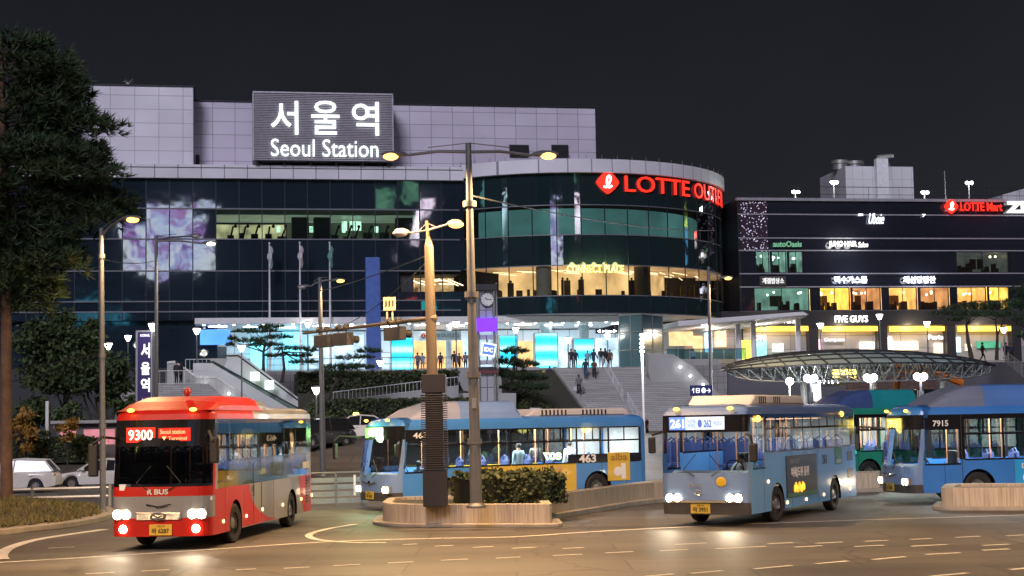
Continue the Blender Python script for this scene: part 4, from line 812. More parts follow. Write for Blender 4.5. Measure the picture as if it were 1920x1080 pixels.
for q, rr, hh in ((.14, .9, 1.1), (.36, 1.0, 1.0), (.78, .8, .8)): b = MB(); b.lathe([(rr, 0), (rr, hh * .6), (rr * 1.15, hh * .65), (rr * 1.15, hh), (0, hh)], (x0_ + (x1_ - x0_) * q - .6, d3 + 3, zt_), 14); b.build('fan', m_steel, pr, smooth=True)
b = MB(); b.tube([(xs0 + .3, d3 - .4, fl(1655, 299, d3)[1]), (xs0 + .3, d3 - .4, fl(1655, 296, d3)[1]), (xs1 + .8, d3 - .4, fl(1655, 293, d3)[1])], .25, 8); b.build('duct', m_steel, pr)
fence = railing('roof_fence', 'thin metal fence along the shopping block roof', [fw(r0 - 2, D2 + 2, RZ[6] + .1), fw(r1, D2 + 2, RZ[6] + .1)], 1.6, 3.2, m_dark, mid=(.5,))
fls = [(1491, 360, 'floodlight nearest the rounded station corner'), (1563, 342, 'raised floodlight before the plant room'), (1733, 361, 'low floodlight just right of the plant room'), (1816, 343, 'tall floodlight above the red supermarket sign')]
for px, py, lab in fls:
    u_, z_ = fl(px, py, 12); t = thing('floodlight', 'white rooftop ' + lab, 'floodlight', fw(u_, 12, RZ[6]), FA, 'floodlights along the shopping block roof'); h = z_ - RZ[6]
    b = MB(); b.tube([(0, 0, 0), (0, 0, h)], .07, 6); b.build('pole', m_pole, t)
    b = MB(); b.box(-.45, .45, -.12, .12, h - .02, h + .1); b.build('housing', m_steel, t); b = MB()
    for sx in (-.24, .24): b.ball((sx, -.2, h - .02), .22, 10, (1, .6, .8))
    b.build('lens', emi('flood_lens', (.9, 1, .95), 12), t); lamp(t, (0, -.9, h), 260, (.9, 1, .97), r=.2)
b = MB(); u_, z_ = fl(1771, 320, 14); b.tube([(0, 0, 0), (0, 0, z_ - RZ[6])], [.1, .04], 6); o = b.build('antenna', m_pole, None, fw(u_, 14, RZ[6])); tag(o, 'thin bare mast on the shopping block roof', 'mast')
b = MB(); x0_, z_ = fl(1880, 362, 30); b.prism([(x0_, RZ[6]), (x0_ + 12, RZ[6]), (x0_ + 12, z_ + .9), (x0_ + 3, z_ + .6), (x0_, z_ - .2)], 30, 38, 'y'); tag(b.build('roof_shed', panel('plant_panel', (.5,) * 3, 1, 30), None, FO, FA), 'pale rooftop shed at the right edge', 'shed')
# ------------------------------------------------------------------ buses
g_bus = glass('bus_glass', (.46, .5, .5), 1.0, .015); g_dark = glass('tinted_bus_glass', (.05, .075, .06), 1.0, .02, .03); g_ws = glass('windscreen_glass', (.42, .45, .47), .6, .01)  # green in the dark tinted glass stands for a green display's reflection
m_tyre = mat('tyre', (.012, .012, .013), .75, 0, .2, 10, .3, 60); m_rim = mat('wheel_rim', (.3, .3, .3), .35, .8, .2, 8)
m_int = mat('bus_interior', (.6, .62, .63), .7); m_seat = mat('blue_seat', (.05, .08, .24), .7); m_pole_y = mat('grab_pole', (.6, .25, .1), .4)
e_head = emi('headlight_lens', (1, .86, .62), 16); e_amber = emi('amber_marker', (1, .5, .06), 3); e_tube = emi('bus_ceiling_tube', (.95, 1, .97), 1.6)
def paint(name, col, rough=.33): return mat(name, col, rough, 0, .12, 1.1, 0.04, 3, .22)
def wheel(parent, x, y, r=.5, w=.28, steer=0):
    s = 1 if y > 0 else -1; b = MB()
    def lat(prof):
        n = 24; V = []; 
        for rr, yy in prof:
            for j in range(n): t = 2 * math.pi * j / n; V.append((rr * math.cos(t), yy * s, rr * math.sin(t)))
        b.add(V, [(i * n + j, i * n + (j + 1) % n, (i + 1) * n + (j + 1) % n, (i + 1) * n + j) for i in range(len(prof) - 1) for j in range(n)])
    lat([(r * .58, w * .4), (r * .55, w * .1), (r * .34, w * .05), (r * .28, w * .3), (.1, w * .34), (0, w * .34)])
    for j in range(10): t = j * .628; b.tube([(r * .43 * math.cos(t), s * w * .06, r * .43 * math.sin(t)), (r * .43 * math.cos(t), s * w * .16, r * .43 * math.sin(t))], .025, 5)
    o = b.build('wheel', m_rim, parent, (x, y, r), steer, smooth=True)
    b = MB(); lat([(r * .57, -w * .5), (r * .9, -w * .5), (r, -w * .38), (r, w * .38), (r * .9, w * .5), (r * .57, w * .45), (r * .57, w * .3)]); b.build('tyre', m_tyre, o, smooth=True)
    return o
def make_bus(name, label, loc, th, c):
    t = thing(name, label, 'bus', loc, th, 'city buses pulling through the forecourt')
    L, Wd, h = c['L'], 1.25, c['h']; sill, top, wsb, wst, hdt = c['sill'], c['top'], c['wsb'], c['wst'], c['hdt']
    arch = 1.18; ar = .66; WB = c['wb']; FO_ = c['fo']; axles = [-FO_, -FO_ - WB]; rcf = c.get('rc', .55); n_ = c.get('nf', 3.2); rcr = .3
    rake = c.get('rake', .3)
    def fx(z): return -rake * sstep(wsb - .4, h + .3, z) - .04 * (1 - sstep(.2, .8, z))
    Zl = sorted({.34, .62, arch, wsb, sill, wst, top, hdt} | set(c.get('zx', [])) | {w[2] for w in c['win'] if len(w) > 2})
    LV = [(z, fx(z), Wd, 0) for z in Zl] + [(h, fx(h) - .05, Wd - .02, .03), (h + .1, fx(h) - .16, Wd - .1, .1), (h + .16, fx(h) - .34, Wd - .26, .2), (h + .2, fx(h) - .9, Wd - .6, .5)]
    xs_ = {-rcf, -L + rcr}
    for a in axles: xs_ |= {a - ar, a + ar}
    for w in c['win']: xs_ |= {w[0], w[1]}
    for q in c.get('sx', []): xs_.add(q)
    xs_ = sorted(xs_, reverse=True); ns = len(xs_); NF, NR = 18, 8
    def loop(z, xf, w, ri):
        P = []; xr = -L + ri
        for i, x in enumerate(xs_): P.append((xf - rcf if i == 0 else (xr + rcr if i == ns - 1 else x), w))
        for j in range(1, NR): a = math.pi * j / NR; cy = math.cos(a); P.append((xr + rcr - rcr * abs(math.sin(a)) ** .4, w * math.copysign(abs(cy) ** .4, cy)))
        for i, x in reversed(list(enumerate(xs_))): P.append((xf - rcf if i == 0 else (xr + rcr if i == ns - 1 else x), -w))
        for j in range(1, NF): a = math.pi - math.pi * j / NF; cy = math.cos(a); P.append((xf - rcf + rcf * abs(math.sin(a)) ** (2 / n_), w * math.copysign(abs(cy) ** (2 / n_), cy)))
        return P
    LP = [loop(*q) for q in LV]; N = len(LP[0])
    mats = c['mats']; b = MB(); gl = {}; ws = MB()
    def put(mb_, i, k): j = (i + 1) % N; mb_.add([(*LP[k][i], LV[k][0]), (*LP[k][j], LV[k][0]), (*LP[k + 1][j], LV[k + 1][0]), (*LP[k + 1][i], LV[k + 1][0])], [(0, 1, 2, 3)])
    for k in range(len(LV) - 1):
        z = (LV[k][0] + LV[k + 1][0]) / 2
        for i in range(N):
            j = (i + 1) % N; x = (LP[k][i][0] + LP[k][j][0]) / 2; y = (LP[k][i][1] + LP[k][j][1]) / 2
            side = 1 if i < ns - 1 else -1 if ns - 1 + NR <= i < 2 * ns + NR - 2 + 0 else 0
            front = i >= 2 * ns + NR - 2
            if side:
                xm = (xs_[i] + xs_[i + 1]) / 2 if side == 1 else x
                if z < arch and any(abs(xm - a) < ar - .01 for a in axles): continue
                hit = None
                for wi, w in enumerate(c['win']):
                    z0w = w[2] if len(w) > 2 else sill
                    if w[1] < xm < w[0] and z0w < z < top: hit = wi
                if hit is not None: gl.setdefault((side, hit), MB()); put(gl[(side, hit)], i, k); continue
                if c['gx'][1] < xm < c['gx'][0] and sill - .001 < z < c.get('bandtop', top): b.k = 1; put(b, i, k); continue
                b.k = c['colour'](xm, z); put(b, i, k)
            elif front:
                if wsb < z < wst and abs(y) < Wd * .985: put(ws, i, k); continue
                if wst <= z < hdt: b.k = 1; put(b, i, k); continue
                b.k = c['fcol'](y, z); put(b, i, k)
            else:
                b.k = c['colour'](x, z); put(b, i, k)
    b.k = c['colour'](-L / 2, h + .2); b.add([(*p, LV[-1][0]) for p in LP[-1]], [tuple(range(N))])
    b.k = 1; b.add([(*p, .36) for p in LP[0]], [tuple(range(N))])
    for s in (1, -1):                                         # wheel arches
        for a in axles:
            A = [(a + .6 * math.cos(q), .5 + .6 * math.sin(q)) for q in [R(-16) + R(212) * i / 16 for i in range(17)]]
            b.k = c['colour'](a, .9); O = []
            for q in A:
                dx, dz = q[0] - a, q[1] - .34; sc = min(ar / abs(dx) if abs(dx) > 1e-6 else 9, (arch - .34) / dz if dz > 1e-6 else 9); O.append((a + dx * sc, max(.34, .34 + dz * sc)))
            for i in range(16): 
                b.add([(A[i][0], s * Wd, max(.34, A[i][1])), (A[i + 1][0], s * Wd, max(.34, A[i + 1][1])), (O[i + 1][0], s * Wd, O[i + 1][1]), (O[i][0], s * Wd, O[i][1])], [(0, 1, 2, 3)])
            i0 = [i for i in range(16) if (O[i][1] < arch - 1e-4) != (O[i + 1][1] < arch - 1e-4)]
            for i in i0: cx = a + ar * (1 if O[i][0] > a else -1); b.add([(O[i][0], s * Wd, O[i][1]), (cx, s * Wd, arch), (O[i + 1][0], s * Wd, O[i + 1][1])], [(0, 1, 2)])
            b.k = 1
            b.add([(q[0], s * Wd, max(.34, q[1])) for q in A] + [(q[0], s * .62, max(.34, q[1])) for q in A], [(i, i + 1, i + 18, i + 17) for i in range(16)])
            b.add([(q[0], s * .62, max(.34, q[1])) for q in A], [tuple(range(17))])
    body = b.build('body', mats, t, smooth=True, recalc=False)
    ws.build('windscreen', c.get('wsg', g_ws), t, smooth=True, recalc=False)
    for (s, wi), mb_ in gl.items():
        w = c['win'][wi]; mb_.k = 1; yy = s * (Wd + .004); z0w = w[2] if len(w) > 2 else sill
        if c.get('bar') and len(w) <= 2: zz = sill + (top - sill) * c['bar']; mb_.box(w[1], w[0], yy - .012, yy + .012, zz - .03, zz + .03); mb_.box((w[0] + w[1]) / 2 - .02, (w[0] + w[1]) / 2 + .02, yy - .012, yy + .012, zz, top)
        for z in (z0w, top): mb_.box(w[1] - .02, w[0] + .02, yy - .012, yy + .012, z - .025, z + .025)
        mb_.build('window', [c['wg'], mats[1]], t, recalc=False)
    for x in c.get('seams', [q for q in (-1.4, -FO_ - 1.3, -FO_ - 2.6, -FO_ - 3.9, -L + 1.0) if all(abs(q - a) > .72 for a in axles)]):
        for s in (1, -1): b = MB(); b.box(x - .009, x + .009, s * Wd - .002, s * Wd + .003, .36, sill - .04); b.build('seam', m_dark, t)
    # cabin
    fl_ = c['floor']; b = MB(); b.box(-L + .2, -.5, -Wd + .06, Wd - .06, fl_ - .06, fl_); b.build('floor', m_int, t)
    b = MB(); b.box(-L + .25, -.9, -Wd + .1, Wd - .1, h - .06, h - .03); b.box(-L + .2, -L + .28, -Wd + .1, Wd - .1, fl_, h - .1); b.build('ceiling', m_int, t)
    b = MB()
    for y in (-.6, .6): b.box(-L + .6, -1.6, y - .06, y + .06, h - .12, h - .08)
    b.build('ceiling_light', emi(name + '_tube', (.95, 1, .97), c.get('lux', 1.6)), t)
    if c.get('lamp', 0): lamp(t, (-L / 2, 0, h - .2), c['lamp'], (.95, 1, .97), kind='AREA', size=(L - 2.5, 1.2))
    b = MB(); b.box(-.2, .25, -.22, .22, 0, .1); b.box(-.27, -.18, -.22, .22, .08, .72); b.tube([(-.2, -.2, .7), (-.24, 0, .86), (-.2, .2, .7)], .03, 5); b.box(-.15, .15, -.12, .12, -.4, 0)
    st = None
    for k in range(c.get('seats', 8)):
        for y in (-.8, .8):
            x = c.get('seat0', -2.9) - k * .95
            if x < -L + .7: continue
            if st is None: st = b.build('seat', c.get('seatm', m_seat), t, (x, y, fl_ + .42), bevel=.03)
            else: o = st.copy(); COL.objects.link(o); o.parent = t; o.location = (x, y, fl_ + .42)
    b = MB()
    for k in range(5):
        for y in (-.42, .42): b.tube([(-2.3 - k * 1.6, y, fl_), (-2.3 - k * 1.6, y, h - .1)], .02, 5)
    for y in (-.42, .42): b.tube([(-2, y, h - .25), (-L + 1.2, y, h - .25)], .018, 5)
    b.build('grab_rail', m_pole_y, t)
    b = MB(); b.prism([(-.45, fl_ - .1), (-.45, wsb - .02), (-.75, wsb + .05), (-1.0, wsb - .1), (-1.0, fl_ - .1)], -Wd + .12, Wd - .12, 'y'); b.build('dashboard', m_dark, t, bevel=.03)
    b = MB(); n = 20; V = []
    ring = [(-1.05 + .1 * math.sin(q), .55 + .24 * math.cos(q), wsb + .12 + .2 * math.sin(q)) for q in [2 * math.pi * i / n for i in range(n + 1)]]; b.tube(ring, .02, 6); b.tube([(-.9, .55, wsb - .1), (-1.05, .55, wsb + .12)], .03, 6); b.tube([ring[3], ring[13]], .015, 5); b.build('steering_wheel', m_black, t)
    b = MB(); b.box(-2.0, -1.5, .3, .8, fl_, wsb - .35); b.box(-2.1, -1.95, .3, .8, wsb - .4, wsb + .5); b.build('driver_seat', m_dark, t, bevel=.04)
    for a in axles:
        for s in (1, -1): wheel(t, a, s * 1.08, .5, .3, c.get('steer', 0) if a == axles[0] else 0)
    # front fittings
    def fxy(y, z): q = min(1, abs(y) / Wd); return fx(z) - rcf + rcf * (1 - q ** n_) ** (1 / n_)
    hy, hz_ = c['hl']
    for s in (1, -1):
        x = fxy(hy, hz_); b = MB(); b.box(x - .12, x + .02, s * hy - .24, s * hy + .24, hz_ - .13, hz_ + .13); o = b.build('headlight', mat('lamp_housing', (.4, .4, .42), .2, .6), t, bevel=.03)
        b = MB()
        for q in (-.11, .12): b.ball((x + .025, s * hy + q * s, hz_), .115, 12, (.35, 1, 1))
        b.build('lens', e_head if c.get('on', 1) else emi('dim_lens', (1, .75, .45), 5), o)
        if c.get('fog'): b = MB(); yy, zz = c['fog']; x2 = fxy(yy, zz); b.ball((x2 + .02, s * yy, zz), .1, 12, (.4, 1, 1)); b.build('fog_light', e_head, t)
        lamp(t, (x + .3, s * hy, hz_), c.get('beam', 90), (1, .82, .55), r=.12, kind='SPOT', rot=(0, R(-76), 0) if 0 else Vector((-1, -.05 * s, .09)).to_track_quat('Z', 'Y').to_euler(), spot=R(80), blend=1)
        b = MB()
        for q in c.get('markers', [(-.5, h + .08)]): b.ball((fx(h) - .02 - .0, s * .78, q[1]), .07, 8, (1, 1.4, .7))
        b.build('marker_light', e_amber, t)
    py, pz = c['plate']; x = fxy(py, pz) + .03
    b = MB(); b.box(x - .03, x, py - .28, py + .28, pz - .13, pz + .13); o = b.build('licence_plate', mat('yellow_plate', (.62, .4, .04), .5), t, bevel=.01)
    text(c['ptxt'], m_black, .42, .14, o, (x + .004, py, pz - .02), math.pi / 2, .004, .02); text('서울 70', m_black, .2, .05, o, (x + .004, py, pz + .09), math.pi / 2, .003)
    b = MB()
    for s in (1, -1): b.tube([(fxy(.25, wsb) + .03, s * .25, wsb - .08), (fxy(.6, wsb + .1) + .05, s * .55, wsb + .1), (fxy(.3, wsb + .55) + .05, s * .2, wsb + .5)], .016, 5)
    b.build('wiper', m_black, t)
    for q in c.get('side_marks', []):
        b = MB(); b.ball((q[0], Wd + .01, q[1]), .05, 8, (1.3, .5, 1)); b.build('side_marker', emi('side_amber', (1, .55, .2), 3), t)
    return t, fxy
def mirror(t, pts, box, m=m_black):
    b = MB(); b.tube(pts, .035, 6); x, y, z, w, hh = box; o = b.build('mirror_arm', m, t, smooth=True); b = MB(); b.box(x - .08, x + .06, y - w / 2, y + w / 2, z - hh, z); b.build('mirror', m, o, bevel=.04)
def roof_hood(t, x0, x1, h, hh, ms, w=1.05, sl0=1.3, sl1=.35, split=None, name='roof_hood'):
    b = MB(); nx = [(x0, .02, 0), (x0 - sl0 * .45, .62, 0), (x0 - sl0, .97, 0), (x0 - sl0 - .5, 1, 0), (x1 + sl1, 1, 0), (x1, .03, 0)]
    sec = [(1, 0), (.99, .35), (.93, .72), (.8, .93), (.6, 1.0)]; V = []; m = 2 * len(sec)
    for x, q, _ in nx: V += [(x, w * a, h + hh * q * z) for a, z in sec] + [(x, -w * a, h + hh * q * z) for a, z in reversed(sec)]
    for i in range(len(nx) - 1):
        b.k = 1 if (split is not None and i < split) else 0
        for j in range(m - 1): b.add([V[i * m + j], V[i * m + j + 1], V[(i + 1) * m + j + 1], V[(i + 1) * m + j]], [(0, 1, 2, 3)])
    b.k = 0; b.add(V[:m], [tuple(range(m))]); b.add(V[-m:], [tuple(range(m - 1, -1, -1))])
    return b.build(name, ms, t, smooth=True, recalc=True)
def ac_unit(t, x0, x1, h, hh, m, w=.95, slots=8):
    b = MB(); b.prism([(x0, h), (x0 - .5, h + hh), (x1 + .3, h + hh), (x1, h)], -w, w, 'y'); o = b.build('roof_unit', m, t, bevel=.08)
    b = MB()
    b.box(x1 + .4, x0 - .7, w - .02, w + .006, h + hh * .2, h + hh * .26)
    for k in range(slots):
        x = x0 - .8 - k * .17 - (.6 if k >= slots // 2 else 0)
        if x < x1 + .4: break
        b.box(x - .035, x + .035, w - .02, w + .012, h + hh * .25, h + hh * .85)
    b.build('vent_grille', m_dark, o); return o
# --- the red coach
p_red = mat('bus_red', (.4, .014, .008), .4, 0, .12, 1.1, 0, 3, .08, .3); p_gry = paint('bus_silver', (.21, .22, .235)); p_blk = mat('glazing_black', (.012, .012, .014), .12, 0, .1, 3); p_grn = mat('gloss_green_panel', (.05, .075, .055), .12, 0, .3, .7, 0, 20, .6)
def rcol(x, z):
    if z > 3.2: return 0 if x > -4.2 else 2
    if z > 2.06: return 1
    if z > 1.44: return 3 if -10.6 < x < -.7 else 2
    return 0 if x > -3.06 or x < -9.9 else 2
def rf(y, z):
    if z > 3.12: return 0
    if z > 1.3: return 0
    if z > .74: return 2
    return 0
bus1, fx1 = make_bus('red_express_bus', 'red and silver express bus with a red 9300 display, headlights on', (-8.60, 38.8, 0), -1.668, dict(
    L=11.2, h=3.28, wb=6.1, fo=2.37, sill=2.1, top=3.12, wsb=1.53, wst=2.5, hdt=3.14, rake=.24, rc=.5, zx=[.78, 1.3, 1.05, 1.44], floor=1.15, mats=[p_red, p_blk, p_gry, p_grn], colour=rcol, fcol=rf,
    win=[(-.75, -1.75, 1.6)] + [(-1.85 - 1.42 * i, -1.85 - 1.42 * i - 1.37) for i in range(6)], gx=(-.62, -10.6), bandtop=3.2, wg=g_dark, lamp=5, seatm=m_dark, lux=.25, hl=(.92, .87), fog=(.9, .52), plate=(0.05, .5), ptxt='바 6287', beam=70, steer=-.1, markers=[(0, 3.38)], sx=[-4.2, -3, -6.6, -9.9], side_marks=[(-2.0 - 1.35, .62), (-1.2, .62), (-5, .7), (-7.3, .7), (-9.6, .75), (-11, .8)]))
hoodm = [p_red, p_red, p_gry]
roof_hood(bus1, -.42, -5.4, 3.36, .38, [p_red, p_red], 1.19, 1.5, .6)
roof_hood(bus1, -4.9, -6.9, 3.40, .28, [p_gry, p_gry], 1.1, .5, 1.2, name='roof_fairing')
b = MB(); b.ball((-1.5, .25, 3.83), .1, 8, (1, 1, 1.2)); b.build('beacon', paint('beacon_red', (.4, .03, .02)), bus1, smooth=True)
def disp(t, fxy, y0, y1, z0, z1, m, name='destination_display'):
    b = MB(); x = fxy(max(abs(y0), abs(y1)) * .6, (z0 + z1) / 2) + .02; b.box(x - .04, x, y0, y1, z0, z1); return b.build(name, m, t), x
o, x = disp(bus1, fx1, -.86, -.14, 2.6, 2.96, emi('red_led_board', (1, .03, .015), .5)); text('9300', emi('led_white_red', (1, .72, .55), 1.6), .6, .25, o, (x + .01, -.5, 2.78), math.pi / 2, .01, .012)
o, x = disp(bus1, fx1, -.06, .74, 2.62, 2.94, emi('red_led_dark', (.8, .02, .01), .3)); text('Seoul station', emi('led_red', (1, .35, .15), 1.2), .62, .11, o, (x + .01, .3, 2.85), math.pi / 2, .01); text('▼ Terminal', emi('led_red', (1, .3, .15), 1.2), .62, .09, o, (x + .01, .34, 2.69), math.pi / 2, .01)
text('R BUS', mat('silver_letter', (.6, .58, .55), .4), .52, .13, bus1, (fx1(0, 1.41) + .012, -.02, 1.41), math.pi / 2, .012, .03)
b = MB(); x = fx1(.5, .82) + .02; b.box(x - .04, x + .01, -.55, .55, .74, .92)
for k in range(5): b.box(x, x + .04, -.53, .53, .755 + k * .033, .765 + k * .033)
o = b.build('grille', mat('chrome_grille', (.35, .35, .36), .2, .9), bus1, bevel=.01); b = MB(); b.tube([(x + .05, .17 * math.cos(q), .83 + .085 * math.sin(q)) for q in [2 * math.pi * i / 20 for i in range(21)]], .02, 5); b.tube([(x + .05, -.1, .86), (x + .05, 0, .8), (x + .05, .1, .86)], .02, 5); b.build('badge', mat('chrome', (.6, .6, .6), .1, 1), o)
b = MB(); x = fx1(.5, 1.03) + .01; b.tube([(x, -.3, 1.1), (x + .03, 0, 1.04), (x, .3, 1.1)], .025, 5); b.build('trim_strip', mat('chrome', (.6,) * 3), bus1)
mirror(bus1, [(-.3, -1.1, 2.7), (.15, -1.35, 2.75), (.25, -1.52, 2.6), (.22, -1.55, 2.3)], (.2, -1.55, 2.6, .24, .8))
mirror(bus1, [(-.3, 1.1, 2.75), (.1, 1.28, 2.85), (.15, 1.38, 2.6)], (.08, 1.4, 2.7, .22, .62))
text('RBUS', mat('pale_letter', (.6, .62, .58), .5), .8, .2, bus1, (-10.2, 1.262, 1.75), math.pi, .008, .02)
b = MB()
for k in range(9): b.box(-10.75, -10.25, 1.25, 1.27, .62 + k * .09, .67 + k * .09)
b.build('engine_grille', m_dark, bus1)
b = MB(); b.prism([(-3.08, .36), (-6.6, .36), (-5.6, .46), (-4.7, .66), (-4.0, .95), (-3.7, 1.3), (-3.7, 1.42), (-3.08, 1.42)], 1.25, 1.256, 'y'); b.build('red_stripe', p_red, bus1); b = MB(); b.prism([(-9.9, .4), (-9.9, 1.42), (-9.3, 1.42), (-9.6, .8)], 1.25, 1.256, 'y'); b.build('red_stripe', p_red, bus1)
b = MB(); b.box(-4.92, -4.9, 1.255, 1.262, .4, 2.0); b.box(-4.1, -4.08, 1.255, 1.262, .4, 2.0); b.box(-4.9, -4.1, 1.255, 1.26, 1.46, 1.98); b.build('side_door', p_grn, bus1)
text('안내', m_dark, .3, .3, bus1, (-4.0, 1.264, 1.25), math.pi, .003); 
b = MB(); b.box(fx1(.95, 1.6) - .01, fx1(.95, 1.6) + .03, -1.0, -.72, 1.45, 1.6); b.build('route_card', m_white, bus1)
# --- the pale blue 261
p_b1 = paint('pale_blue', (.1, .3, .68)); p_b2 = paint('bus_blue', (.06, .23, .58)); p_fr = paint('grey_blue_front', (.17, .27, .46)); p_bum = mat('dark_bumper', (.06, .055, .05), .45); p_roof = paint('slate_roof', (.1, .17, .36)); p_bg = mat('beige_plastic', (.56, .54, .53), .55, 0, .1, 1)
bus2, fx2 = make_bus('pale_blue_bus', 'pale blue bus with a white 261 display and dark side advert, headlights on', (5.09, 43.7, 0), -2.05, dict(
    L=10.9, h=3.12, wb=5.7, fo=2.57, sill=1.98, top=2.95, wsb=1.46, wst=2.56, hdt=3.03, rake=.12, rc=.28, nf=4.5, zx=[.66, .9], floor=1.05, mats=[p_b1, p_blk, p_fr, p_bum, p_roof], colour=lambda x, z: 4 if z > 3.0 else 1 if (z > 2.9 and -10.5 < x < -.4) else 0, fcol=lambda y, z: 4 if z > 3.03 else 3 if z < .66 else 2,
    win=[(-.55, -1.5, 1.55)] + [(-1.75 - 1.68 * i, -1.75 - 1.68 * i - 1.6) for i in range(5)], gx=(-.42, -10.5), bandtop=3.0, wg=g_bus, bar=.66, lamp=130, lux=1.3, seat0=-4.2, hl=(.86, .78), plate=(-.1, .5), ptxt='아 3951', beam=80, steer=-.12, markers=[(0, 3.2)], side_marks=[(-1.75, 1.16), (-3.4, .5), (-5.2, .5), (-7.0, .55), (-9.9, .6)], seats=8))
ac_unit(bus2, -1.3, -6.4, 3.27, .3, p_bg)
o, x = disp(bus2, fx2, -.98, -.5, 2.63, 2.98, emi('display_blue', (.16, .3, .85), .5)); text('261', emi('display_num', (.9, .95, 1), .9), .4, .24, o, (x + .01, -.74, 2.8), math.pi / 2, .008, .02)
o, x = disp(bus2, fx2, -.5, .62, 2.63, 2.98, emi('display_white', (.7, .82, 1), .55)); m_dtx = emi('display_text', (.1, .22, .7), .3); text('석관동\n여의도', m_dtx, .26, .24, o, (x + .01, -.32, 2.8), math.pi / 2, .006); text('● 262', m_dtx, .4, .22, o, (x + .01, .06, 2.8), math.pi / 2, .006, .03); text('여의도', m_dtx, .26, .13, o, (x + .01, .44, 2.8), math.pi / 2, .006)
b = MB(); x = fx2(.1, 1.2) + .012; b.ball((x, .52, 1.22), .15, 14, (.1, 1, .9)); b.build('yellow_sticker', mat('yellow_sticker', (.6, .38, .02), .5), bus2)
text('CNG', m_steel, .36, .09, bus2, (x, -.25, 1.12), math.pi / 2, .01); b = MB(); xx = fx2(.2, .98) + .02; b.tube([(xx, -.15 + .09 * math.cos(q), .93 + .07 * math.sin(q)) for q in [i * .35 for i in range(19)]], .014, 5); b.tube([(xx, -.2, .96), (xx, -.1, .9)], .014, 5); b.build('badge', m_steel, bus2)
b = MB(); x = fx2(.6, .68) + .02; b.box(x - .05, x + .02, -1.0, 1.0, .66, .72); b.build('trim_strip', mat('chrome', (.6,) * 3), bus2)
b = MB(); b.box(-6.3, -3.35, 1.25, 1.275, .62, 1.82); ad = b.build('side_advert', mat('advert_dark', (.02, .022, .026), .35), bus2, bevel=.01)
text('여쉐(도위 음위', m_white, 1.7, .34, ad, (-4.6, 1.28, 1.32), math.pi, .006, .03); text('오늘의 공연', mat('pale_text', (.35, .35, .35), .5), .9, .14, ad, (-4.1, 1.28, 1.66), math.pi, .004)
b = MB()
for q in range(9): b.ball((-4.75 + q * .11 - .2, 1.28, .88 + .06 * math.sin(q * 2.0)), .11, 8, (1, .12, 1))
b.build('advert_picture', emi('advert_orange', (1, .42, .02), .9, .5, 6), ad); b = MB(); b.box(-6.25, -3.4, 1.276, 1.279, .64, .74); b.build('advert_footer', mat('advert_green', (.05, .16, .1), .5), ad)
text('261', m_dark, .45, .3, bus2, (-7.15, 1.262, 1.62), math.pi, .006, .01); b = MB(); b.box(-9.1, -8.3, 1.25, 1.26, 1.42, 1.95); b.build('route_panel', mat('route_green', (.02, .16, .1), .5), bus2)
text('광화문', m_white, .5, .12, bus2, (-8.7, 1.264, 1.52), math.pi, .003); 
b = MB()
for z in (.95, 1.5): b.box(-10.3, -9.7, 1.25, 1.262, z, z + .3)
b.build('engine_grille', m_dark, bus2)
mirror(bus2, [(-.2, 1.2, 2.5), (.05, 1.4, 2.45), (.05, 1.45, 2.2)], (.03, 1.46, 2.25, .22, .5)); mirror(bus2, [(-.2, -1.2, 2.6), (.1, -1.42, 2.5)], (.08, -1.44, 2.45, .2, .45))
for q in ((-.9, 1.3, 2.9), (-9.2, 1.25, 3.0)): b = MB(); b.ball(q, .09, 8); b.build('marker_light', e_amber, bus2)
